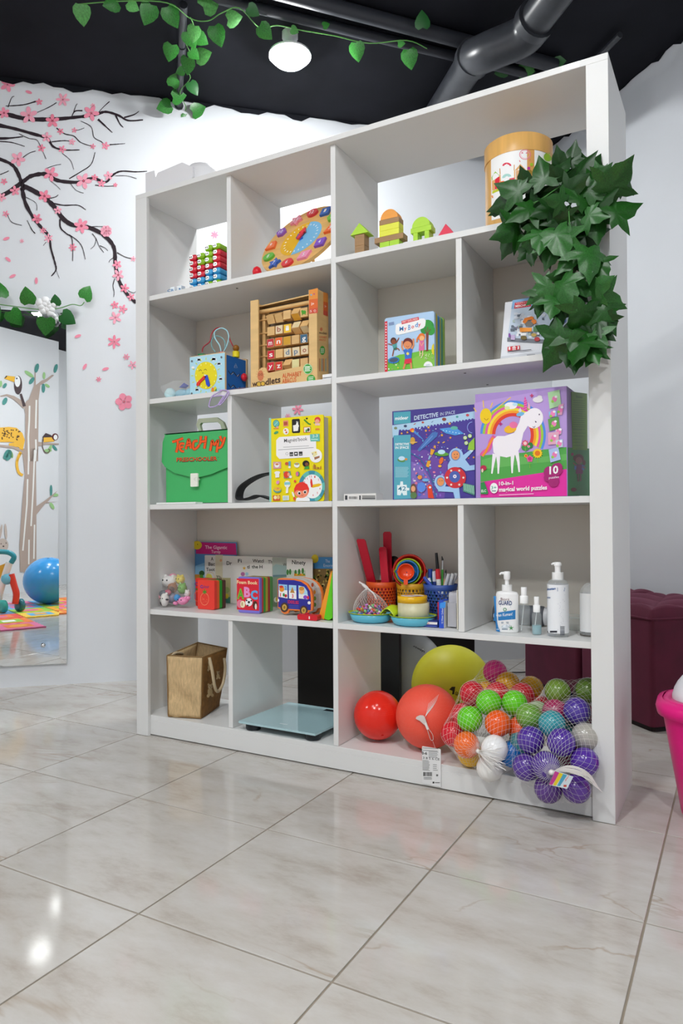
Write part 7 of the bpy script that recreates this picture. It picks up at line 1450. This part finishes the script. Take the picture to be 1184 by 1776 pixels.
q1, q2 = kc5(665, 735, .008), kc5(685, 782, .010); part('plastic_tie', MB().tube([q1, q2], .0042, mat('eeeae6', .4, name='white_tie'), 10), t); part('tie_loop', MB().tube(spline([kc5(680, 782, .009), kc5(690, 815, .008), kc5(706, 860, .006), kc5(722, 858, .006), kc5(718, 820, .007), kc5(692, 782, .009)], 5), .0009, mat('eeeae6', .4, name='white_tie'), 6), t)
for i in range(9): part('net_strand', MB().tube(spline([kc5(665, 690, .004), kc5(680+7*i, 640-6*i, .002), kc5(690+9*i, 590-8*i, .001)], 4), .0004, netw, 4), t)
# hang tag of the coral ball on the shelf edge
t = thing('price_tag', 'white printed hang tag dangling over the bottom shelf edge', 'tag', atY(748, 1362, .004)); ta = [atY(x, y, .0105) for x, y in ((731.5, 1294), (764, 1299), (764.5, 1363), (731, 1359))]
tx0, tx1, tz0, tz1 = ta[0].x, ta[1].x, ta[3].z, ta[0].z
part('card', MB().prism(rrect(tx0, tx1, tz0, tz1, .003), .0105, .0115, ink('dcdcdc')), t)
pr = Print(Plane((0, .0105, 0), (0, -1, 0)), K, .0002); pr.lines(645, 918, 765, 935, 2, 4, '7a7a7a', .1, .06); pr.text('0-6', 640, 965, 678, 968, 20, '2a2a2a', .03); pr.lines(690, 945, 765, 985, 5, 4, '8a8a8a', .2, .06); pr.text('3 8 5 6 CE', 648, 998, 770, 1010, 16, '4a4a4a', .01); pr.lines(645, 1010, 700, 1080, 9, 4, '8a8a8a', .2, .06); pr.lines(722, 1040, 760, 1080, 4, 4, '8a8a8a', .3, .06)
for i in range(18): pr.rect(650+i*3.7, 1095, 650+i*3.7+rnd.choice((1.2, 2, 2.6)), 1125, '4a4a4a')
pr.lines(655, 1135, 720, 1145, 2, 4, '8a8a8a'); pr.ell(753, 1118, 8, 8, '6a6a6a', 8); pr.rect(720, 1165, 732, 1178, '2a2a2a'); pr.lines(738, 1172, 772, 1176, 1, 4, '5a5a5a', 0); pr.done(t, 'tag_print')
part('string', MB().tube(spline([atY(745, 1296, .0108), V(1.16, .06, S0+.006), kc5(720, 870, .002)], 5), .0005, netw, 5), t)
P, r = sphere_at(783, 1190, 69.5, S0-.0); P = V(P.x, P.y+.10, P.z); k_ = (P-CAM).dot(fw); r = 69.5/FPX*k_; P = CAM+ray(783, 1189)*k_
yb_ = P
t = thing('yoga_ball', 'big matt yellow ball with small black print behind the coral ball', 'ball', (P.x, P.y, 0)); zz = P.z
if zz-r < 0: zz = r+.001
part('ball_skin', MB().sphere((P.x, P.y, zz), r, grain('d8d42a', 60, .05, .5, 'yellow_rubber'), 48, 32), t)
class Sph:
    def __init__(s, c, r): s.c = Vector(c); s.r = r
    def map(s, px, py):
        d = ray(px, py).normalized(); oc = CAM-s.c; b = oc.dot(d); q_ = max(0, b*b-oc.dot(oc)+s.r**2); p = CAM+d*(-b-math.sqrt(q_)); return p, (p-s.c).normalized()
pr = Print(Sph((P.x, P.y, zz), r), K, .0006); pr.poly([(840, 490), (860, 470), (885, 470), (880, 500), (875, 525), (862, 525), (865, 500)], '2a2a10'); pr.ring(895, 520, 13, 13, 4, '2a2a10', 12); pr.ell(895, 522, 4, 5, '2a2a10', 6); pr.ell(932, 523, 9, 5, '3a3a18', 8, 25); pr.text('No', 955, 545, 980, 552, 14, '3a3a18', .02); pr.curve([(900, 590), (915, 580), (925, 598), (940, 585), (945, 605)], 4, '5a5a20'); pr.done(t, 'ball_print')
# ---------------- net bags of plastic balls
def pearl(h): return mat(h, .22, 1.15, spec=.6, name='pearl_'+h, coat=.4)
def bag(lb, items, rball, crop, knot_xy, knot_y, ax_extra, matf, netc, zfloor):
    C_ = []
    for x, y, yy, c, nm in items:
        p = atY(crop[0]+x/crop[2], crop[1]+y/crop[2], yy); C_.append([p, c, nm])
    for it in range(60):                                   # settle: push overlapping balls apart, keep above the board
        for i in range(len(C_)):
            for j in range(i):
                d = C_[i][0]-C_[j][0]; L = d.length
                if 1e-6 < L < 2*rball*.985: d = d*((2*rball*.985-L)/L*.5); C_[i][0] = C_[i][0]+d; C_[j][0] = C_[j][0]-d
            p = C_[i][0]
            if p.y > -.004+.0 and p.z < zfloor+rball: p.z = zfloor+rball
            if p.y > FR-.002 and p.x > W-.056-rball and p.y < FR+.03: pass
            if p.x > W-TH-rball and p.y > FR: p.x = W-TH-rball-.001
    cen = sum((p for p, _, _ in C_), V(0, 0, 0))/len(C_)
    t = thing('ball_net', lb, 'net bag', (cen.x, cen.y, zfloor))
    side = 'bright' if 'bright' in lb else 'pearly'
    for col in sorted(set(nm for _, _, nm in C_)):
        same = sorted([(p, c) for p, c, nm in C_ if nm == col], key=lambda e: (e[0]-CAM).dot(rt)/(e[0]-CAM).dot(fw))
        for k, (p, c) in enumerate(same):
            which = '' if len(same) == 1 else (['leftmost ', 'second from left, ', 'third from left, ', 'fourth from left, ', 'fifth from left, ', 'sixth from left, '][k] if k < len(same)-1 else 'rightmost ')
            solo('plastic_ball', MB().sphere(p, rball, matf(c), 28, 18), '%s%s plastic ball inside the %s net bag' % (which, col, side), 'ball', 'plastic balls in the %s net bag' % side)
    kn = atY(crop[0]+knot_xy[0]/crop[2], crop[1]+knot_xy[1]/crop[2], knot_y)
    ax = (kn-cen).normalized(); pts = [p for p, _, _ in C_]
    def rad(d):
        b = .02
        for p in pts:
            v = p-cen; q_ = v.dot(d); h2 = v.length_squared-q_*q_
            if h2 < rball*rball: b = max(b, q_+math.sqrt(rball*rball-h2))
            elif q_ > 0: b = max(b, q_+rball*.35-(math.sqrt(h2)-rball)*1.6)
        return b
    # smooth the radius on a grid so the net spans the gaps between balls
    ux = ax.orthogonal().normalized(); uy = ax.cross(ux); NT, NP = 30, 48; g = [[0]*NP for _ in range(NT+1)]
    for i in range(NT+1):
        for j in range(NP):
            th2 = PI*i/NT; ph = 2*PI*j/NP; g[i][j] = rad(ax*math.cos(th2)+(ux*math.cos(ph)+uy*math.sin(ph))*math.sin(th2))
    for it in range(5):
        g2 = [row[:] for row in g]
        for i in range(1, NT):
            for j in range(NP):
                av = max((g[i-1][j]+g[i+1][j])/2, (g[i][j-1]+g[i][(j+1) % NP])/2); g2[i][j] = max(g[i][j], av*.998)
        g = g2
    kd = (kn-cen).length
    def R2(th2, ph):
        f = th2/PI*NT; i = min(NT-1, int(f)); a = f-i; h = (ph/(2*PI)*NP) % NP; j = int(h) % NP; b = h-int(h)
        v = (g[i][j]*(1-b)+g[i][(j+1) % NP]*b)*(1-a)+(g[i+1][j]*(1-b)+g[i+1][(j+1) % NP]*b)*a
        k = max(0, 1-th2/.35); return v*(1-k*k)+kd*k*k
    net = MB(); S_ = 36; seg = 46
    for i in range(S_):
        for s_ in (1, -1):
            P_ = []
            for k in range(seg+1):
                th2 = .02+(PI-.25)*k/seg; ph = 2*PI*i/S_+s_*1.15*th2
                d = ax*math.cos(th2)+(ux*math.cos(ph)+uy*math.sin(ph))*math.sin(th2); p2 = cen+d*(R2(th2, ph)+.0018)
                if p2.y > FR-.006: p2.z = max(p2.z, zfloor+.0006); p2.x = min(p2.x, W-TH-.002)
                P_.append(p2)
            net.tube(P_, .00022, netc, 3, cap=False)
    part('net', net, t, 'white mesh net')
    return t, kn
K = (770, 1140, 4.083)
its = [(212, 435, .015, '62c41e', 'green'), (335, 355, .045, '62c41e', 'green'), (470, 350, .075, '62c41e', 'green'), (395, 475, .01, 'ee5a1a', 'orange'), (512, 485, .05, 'e85518', 'orange'), (95, 545, .045, 'cf2030', 'red'), (165, 630, -.005, 'f06a28', 'orange'), (360, 645, -.035, 'eceef0', 'white'), (480, 670, .02, '1f74c4', 'blue'), (165, 730, .02, 'e8b414', 'yellow'), (325, 775, -.02, 'e4e2de', 'white'), (255, 285, .11, 'c02030', 'red'), (385, 270, .13, 'c82432', 'red'), (515, 300, .14, 'b81c2c', 'red'), (600, 330, .16, 'b81c2c', 'red'), (380, 170, .20, 'd83a90', 'pink'), (325, 235, .17, 'd8a01c', 'amber'), (460, 190, .19, 'dca418', 'amber'), (575, 215, .21, 'e0b020', 'amber'), (150, 400, .09, 'c8303c', 'red'), (555, 410, .12, '4fae20', 'green')]
t, kn = bag('net bag of bright red, green and orange plastic balls', its, .0365, K, (240, 665), -.055, None, lambda c: plast(c, .2), netw, S0)
part('net_tie', MB().sphere(kn, .006, netw, 12, 8), t)
tail = MB(); q = random.Random(2)
for i in range(26):
    e_ = atY(K[0]+(395+q.uniform(-60, 45))/K[2], K[1]+(720+q.uniform(-90, 90))/K[2], -.075+q.uniform(-.01, .01)); m_ = (kn+e_)/2+V(q.uniform(-.005, .005), -.012, q.uniform(-.004, .008)); tail.tube(spline([kn, m_, e_], 4), .0006, netw, 3, cap=False)
part('net_tail', tail, t, 'frayed white net end')
its = [(625, 585, -.02, '4a2a90', 'purple'), (815, 585, -.02, '4a2a90', 'purple'), (985, 705, -.03, '4f2a94', 'purple'), (590, 770, -.04, '4f2f8c', 'purple'), (735, 745, -.06, '4a2a8a', 'purple'), (755, 915, -.05, '55307f', 'purple'), (915, 930, -.05, '55308a', 'purple'), (955, 535, .02, 'a8a49c', 'silver'), (772, 465, .03, '2f929c', 'teal'), (640, 430, .045, '6a9a3a', 'green'), (940, 435, .06, '4a3490', 'violet'), (785, 390, .09, 'a0285a', 'magenta'), (815, 320, .13, '6f8f34', 'olive green'), (955, 370, .11, '8a2a50', 'magenta'), (985, 300, .15, '5f8030', 'olive green'), (835, 285, .18, '3a4a80', 'navy'), (985, 260, .2, '8a8678', 'grey'), (690, 400, .10, '90a878', 'pale green'), (560, 590, .03, '2f8a90', 'teal'), (870, 520, .10, '2f7a80', 'teal'), (1000, 560, .08, '2f7a80', 'teal'), (900, 700, .05, '6a2040', 'maroon')]
t, kn = bag('net bag of pearly purple, teal and silver plastic balls by the right post', its, .0365, K, (760, 815), -.105, None, pearl, netw, S0)
part('net_tie', MB().sphere(kn, .007, netw, 12, 8), t); tail = MB()
for i in range(34):
    o1, o2 = q.uniform(-22, 22), q.uniform(-45, 45)
    tail.tube(spline([kn, atY(K[0]+860/K[2], K[1]+(790+o1)/K[2], -.11), atY(K[0]+970/K[2], K[1]+(815+o1*1.3)/K[2], -.105), atY(K[0]+(1060+o2*.5)/K[2], K[1]+(880+o2)/K[2], -.09), atY(K[0]+(1095+o2*.6)/K[2], K[1]+(930+o2*.6)/K[2], -.08)], 4), .0007, netw, 3, cap=False)
part('net_tail', tail, t, 'long white net end'); lb_ = [atY(K[0]+x/K[2], K[1]+y/K[2], -.118) for x, y in ((785, 803), (915, 845), (870, 932), (740, 903))]
part('card_label', MB().add(lb_+[p+V(0, .0006, 0) for p in lb_], [(0, 1, 2, 3), (7, 6, 5, 4), (0, 4, 5, 1), (1, 5, 6, 2), (2, 6, 7, 3), (3, 7, 4, 0)], ink('c9d3da')), t, 'small printed card label')
pr = Print(Plane((0, -.118, 0), (0, -1, 0)), K, .0002); pr.poly([(785, 806), (820, 818), (765, 905), (742, 900)], 'b83a8a'); pr.poly([(815, 816), (845, 826), (790, 910), (770, 905)], 'd8c02c'); pr.poly([(842, 825), (870, 834), (820, 912), (800, 910)], '4a9ab8'); pr.text('BALL', 858, 880, 885, 840, 14, 'd84a3c', .02); pr.lines(845, 905, 868, 915, 3, 5, 'b84a3c'); pr.done(t, 'label_print')
# ================================================================== BEHIND THE UNIT AND AT THE RIGHT
blackp = mat('0d0d0f', .35, name='black_board')
# low black table with panel legs behind the unit
pa, pb = atY(516, 1150, .60), atY(692, 1150, .60)
t = thing('black_side_table', 'low black panel table behind the bottom row of the shelving unit', 'table', ((pa.x+pb.x)/2, .7, 0))
part('front_leg_panel', MB().box(pa.x, pb.x, .60, .62, 0, .50, blackp), t)
qb = on_plane(820, 1130, PA-nA*.32, nA); q0 = qb-dA*.62
bm_ = MB(); n_ = -nA*.02
vs = [V(p.x, p.y, z) for z in (0, .5) for p in (q0, qb, qb+n_, q0+n_)]; bm_.add(vs, [(0, 1, 5, 4), (1, 2, 6, 5), (2, 3, 7, 6), (3, 0, 4, 7), (0, 3, 2, 1), (4, 5, 6, 7)], blackp)
part('back_leg_panel', bm_, t)
part('table_top', MB().prism([(pa.x, .60), (pb.x, .60), (qb.x, qb.y), (q0.x, q0.y)], .50, .52, blackp, axis='z'), t)
# grey ball under the table
Pg = on_plane(718, 1190, V(pb.x, .60, 0)+V(0, .16, 0), V(0, 1, 0)); rg = .155
t = thing('grey_ball', 'silver-grey ball with curved black print under the black table', 'ball', (Pg.x-.05, Pg.y, 0)); cg = V(Pg.x-.055, Pg.y+.02, rg+.001)
pz = CAM+ray(705, 1185)*((cg-CAM).dot(fw)); cg = V(pz.x, pz.y, max(rg+.001, pz.z)); t.location = (cg.x, cg.y, 0)
cg.z = rg*1.05+.001
part('ball_skin', MB().sphere(cg, rg, mat('9a9c9e', .35, 1.1, name='grey_rubber'), 40, 26, (1, 1, 1.05)), t)
pr = Print(Sph(cg, rg*1.01), (580, 1080, 4.229), .002); pr.text("W", 490, 150, 530, 160, 34, '2a2a2a', .02, .3); pr.text("'s Always", 550, 165, 660, 222, 16, '3a3a3a', .02); pr.line([(500, 100), (560, 130), (650, 200)], 6, 'd8d8d8'); pr.done(t, 'ball_print')
# ---------------- tufted ottomans
vel = mat('54102a', .8, 1.0, name='burgundy_velvet', noise=(12, .18, (1, 1, 1)), bump=(300, .2, .001)); vel.node_tree.nodes['Principled BSDF'].inputs['Sheen Weight'].default_value = .25; vel.node_tree.nodes['Principled BSDF'].inputs['Sheen Tint'].default_value = (.9, .35, .55, 1)
vbase = mat('17080c', .6, name='dark_plinth')
eo = V(-.7071, .7071, 0); eu = V(.7071, .7071, 0); c0 = V(1.668, .896, 0); so_ = .44; ho = .435
def ottoman(lb, s0):
    o0_ = c0+eo*s0; ct = o0_+(eo+eu)*(so_/2); t = thing('ottoman', lb, 'ottoman', (ct.x, ct.y, 0), 'burgundy tufted ottomans'); M = frame(ct, eo, eu, V(0, 0, 1)); h2 = so_/2
    part('base', MB().prism(rrect(-h2+.01, h2-.01, -h2+.01, h2-.01, .02), 0, .02, vbase, M, 'z'), t)
    o = part('body', MB().prism(rrect(-h2, h2, -h2, h2, .018, 4), .02, ho-.02, vel, M, 'z', True), t)
    mb = MB(); n = 40; vs = []
    for j in range(n+1):
        for i in range(n+1):
            u, v = i/n, j/n; x, y = (u-.5)*2*h2, (v-.5)*2*h2; ed = min(u, 1-u, v, 1-v)*so_
            e_ = min(1, ed/.03); z = ho-.02+.045*math.sqrt(max(0, 1-(1-e_)**2))
            p_, q_ = (x+y)*17, (x-y)*17; d_ = abs(math.sin(p_/1.35))*abs(math.sin(q_/1.35)); z += (-.012+.024*d_**.6)*e_
            vs.append((x*(1+.008*e_), y*(1+.008*e_), z))
    mb.add(vs, [(j*(n+1)+i, j*(n+1)+i+1, (j+1)*(n+1)+i+1, (j+1)*(n+1)+i) for j in range(n) for i in range(n)], vel, True, M); part('tufted_seat', mb, t)
    bt = MB()
    part('piping', MB().tube([M @ V(x, y, ho-.02) for x, y in rrect(-h2-.002, h2+.002, -h2-.002, h2+.002, .018, 4)], .004, vel, 6, closed=True), t)
    for a in range(-2, 3):
        for b in range(-2, 3):
            if (a+b) % 2: continue
            k = PI*1.35/17/2; x, y = a*k*1.0, b*k*1.0
            if max(abs(x), abs(y)) < h2-.05: part('button', MB().sphere(M @ V(x, y, ho+.006), .009, vel, 10, 6, (1, 1, .6)), t)
ottoman('burgundy tufted ottoman beside the pink bin', 0.0); ottoman('burgundy tufted ottoman further back, seen through the bottom row', .465)
# black cable along the floor by the wall
solo('floor_cable', MB().tube(spline([atZ(845, 1168, .004), atZ(880, 1166, .004), atZ(905, 1166, .004), atZ(930, 1163, .004)], 4), .003, blackp, 6), 'thin black cable on the floor behind the yellow ball', 'cable')
# ---------------- pink swing-lid bin
pk = mat('e0147c', .32, 1.1, name='pink_plastic'); cb = V(1.935, .165, 0)
t = thing('waste_bin', 'hot pink waste bin with a white swing lid at the right edge', 'bin', cb)
def ov(rx, ry, z, n=40, p=2.6): return [(cb.x+rx*abs(math.cos(a))**(2/p)*(1 if math.cos(a) > 0 else -1), cb.y+ry*abs(math.sin(a))**(2/p)*(1 if math.sin(a) > 0 else -1), z) for a in [2*PI*i/n for i in range(n)]]
def loft(rings, m, cap0=False):
    mb = MB(); n = len(rings[0]); vs = [p for r_ in rings for p in r_]; mb.add(vs, [(j*n+i, j*n+(i+1) % n, (j+1)*n+(i+1) % n, (j+1)*n+i) for j in range(len(rings)-1) for i in range(n)], m, True)
    if cap0: mb.add(rings[0], [tuple(range(n))[::-1]], m)
    return mb
part('bucket', loft([ov(.112, .09, .001), ov(.122, .10, .012), ov(.165, .135, .275)], pk, True), t)
part('rim', loft([ov(.165, .135, .268), ov(.178, .147, .272), ov(.182, .15, .29), ov(.178, .147, .305), ov(.165, .135, .31)], pk), t)
part('lid_frame', loft([ov(.168, .138, .300), ov(.160, .130, .312), ov(.145, .115, .314), ov(.142, .112, .30)], pk), t)
part('swing_lid', MB().sphere((cb.x, cb.y, 0.298), .138, mat('eceef2', .35, name='white_lid'), 32, 20, (1.04, .8, .86)), t, 'white domed swing lid')

# ================================================================== IVY GARLAND ON THE RIGHT POST
ivm = [mat('123c0e', .4, 1.0, name='ivy_dark', noise=(22, .45, (1, 1, 1))), mat('1a4d14', .36, 1.0, name='ivy_mid', noise=(22, .4, (1, 1, 1))), mat('2a6026', .36, 1.0, name='ivy_light', noise=(22, .35, (1, 1, 1)))]
def ivy_mesh(m, curl):
    half = [(0, -.02), (.10, -.10), (.26, -.20), (.50, -.22), (.46, -.06), (.44, .06), (.66, .12), (.98, .34), (.70, .42), (.42, .44), (.40, .60), (.34, .82), (.18, .98), (0, 1.34)]
    out = half+[(-x, y) for x, y in half[-2:0:-1]]
    n = len(out)
    def h(x, y): return -curl*(x*x*.55+(y-.35)**2*.35)+.05*math.cos(9*math.atan2(x, y+.05))*math.hypot(x, y)
    vs = [(x, y, h(x, y)) for x, y in out]+[(x*.5, y*.5+.12, h(x*.5, y*.5+.12)+.02) for x, y in out]+[(0, .2, .02)]
    fs = [(i, (i+1) % n, n+(i+1) % n, n+i) for i in range(n)]+[(n+i, n+(i+1) % n, 2*n) for i in range(n)]
    return MB().add(vs, fs, m, True).mesh('leaf')
IV = [ivy_mesh(m, c) for m in ivm for c in (.35, .7)]
K = (810, 200, 3.7)
t = thing('ivy_garland', 'bunched artificial ivy garland with big glossy leaves hanging on the right post', 'plant', atY(990, 420, -.03))
def ki(x, y, yy): return atY(K[0]+x/K[2], K[1]+y/K[2], yy)
stems = [[(760, 330, .03), (640, 420, -.03), (500, 520, -.06), (380, 600, -.07), (300, 640, -.06)], [(640, 420, -.03), (560, 480, -.07), (430, 560, -.08), (250, 570, -.07)], [(700, 500, -.05), (640, 640, -.06), (660, 760, -.05), (620, 900, -.05), (640, 1040, -.06), (700, 1150, -.06), (680, 1300, -.06), (740, 1400, -.05)], [(800, 480, -.04), (900, 480, -.06), (960, 440, -.07)], [(760, 600, -.04), (900, 610, -.06), (940, 620, -.07)], [(650, 600, -.08), (655, 700, -.09), (640, 780, -.08)]]
for s_ in stems: part('stem', MB().tube(spline([ki(*p) for p in s_], 5), .0016, mat('3f7a34', .5, name='ivy_stem'), 6), t)
L = [ # crop x, crop y of leaf base, depth, size, tip angle (deg, image), mesh
 (500, 440, -.08, .085, 100, 2), (560, 400, -.06, .07, 60, 0), (600, 350, -.03, .06, 95, 1), (660, 330, -.02, .07, 80, 0), (740, 350, .0, .06, 95, 0), (700, 400, -.04, .075, 40, 1), (780, 380, -.02, .07, 60, 0),
 (350, 500, -.09, .085, 150, 2), (300, 540, -.08, .08, 190, 0), (250, 570, -.07, .065, 180, 1), (390, 470, -.07, .06, 110, 0), (420, 590, -.09, .08, 215, 2), (330, 650, -.08, .06, 200, 0), (330, 720, -.08, .085, 200, 3), (290, 760, -.07, .07, 240, 0), (380, 780, -.08, .075, 270, 2), (420, 690, -.09, .07, 320, 3), (480, 740, -.09, .08, 265, 4), (400, 850, -.07, .05, 280, 0),
 (560, 740, -.10, .095, 290, 4), (620, 780, -.09, .075, 310, 5), (560, 830, -.08, .07, 250, 2), (600, 640, -.08, .06, 300, 0), (540, 600, -.08, .06, 200, 1), (620, 560, -.10, .055, 160, 2), (640, 500, -.07, .07, 30, 0), (700, 560, -.08, .075, 50, 2), (760, 520, -.07, .085, 55, 2), (800, 480, -.06, .075, 40, 3), (820, 600, -.06, .07, 20, 0), (760, 640, -.07, .065, 340, 4), (700, 640, -.06, .06, 270, 0), (820, 640, -.05, .08, 270, 2),
 (900, 490, -.08, .095, 55, 2), (960, 450, -.06, .085, 50, 3), (870, 440, -.06, .06, 110, 4), (925, 640, -.08, .085, 25, 2),
 (780, 850, -.09, .095, 265, 5), (720, 860, -.08, .085, 230, 4), (820, 940, -.06, .07, 300, 2), (700, 920, -.07, .06, 320, 0), (660, 640, -.05, .08, 200, 0), (560, 680, -.06, .08, 250, 1), (470, 620, -.05, .08, 180, 0), (500, 820, -.06, .07, 280, 1), (440, 800, -.05, .08, 230, 0), (650, 860, -.05, .07, 260, 0), (760, 740, -.04, .08, 280, 1),
 (600, 1060, -.09, .095, 300, 5), (540, 1080, -.08, .08, 215, 4), (500, 1120, -.07, .075, 250, 2), (560, 1170, -.08, .07, 260, 4), (680, 1080, -.08, .07, 340, 4), (650, 1040, -.06, .06, 170, 2), (800, 1130, -.07, .07, 20, 4), (830, 1170, -.08, .085, 330, 4), (760, 1220, -.10, .09, 255, 3), (860, 1230, -.07, .08, 300, 3), (720, 1180, -.06, .06, 100, 0), (880, 1280, -.06, .06, 270, 0),
 (620, 1390, -.10, .115, 235, 3), (680, 1380, -.08, .09, 280, 2), (740, 1440, -.08, .09, 265, 2), (800, 1400, -.07, .075, 300, 4), (830, 1360, -.06, .06, 320, 0), (780, 1480, -.07, .07, 290, 5), (720, 1340, -.07, .06, 200, 0), (620, 1300, -.07, .06, 150, 0), (700, 1500, -.06, .07, 270, 2), (820, 1500, -.06, .06, 250, 4),
 (450, 560, -.05, .08, 100, 0), (560, 520, -.05, .08, 70, 1), (620, 460, -.05, .07, 120, 0), (520, 640, -.06, .07, 300, 1), (380, 640, -.05, .08, 160, 0), (460, 700, -.05, .08, 240, 0), (680, 480, -.05, .08, 80, 1), (620, 700, -.06, .08, 270, 0), (720, 600, -.05, .07, 320, 1), (520, 780, -.05, .07, 260, 0), (680, 760, -.05, .07, 290, 1), (480, 1180, -.06, .06, 270, 0), (620, 1160, -.06, .07, 270, 1), (840, 1300, -.06, .06, 280, 1), (740, 1290, -.06, .07, 300, 1), (660, 1460, -.06, .08, 260, 0)]
for x, y, yy, sz, a, k in L:
    put_leaf(IV[k], t, ki(x, y, min(yy, -.035)), sz*.78, a, .45, CAM+V(rnd.uniform(-.6, .4), 0, rnd.uniform(-.1, 1.1)))
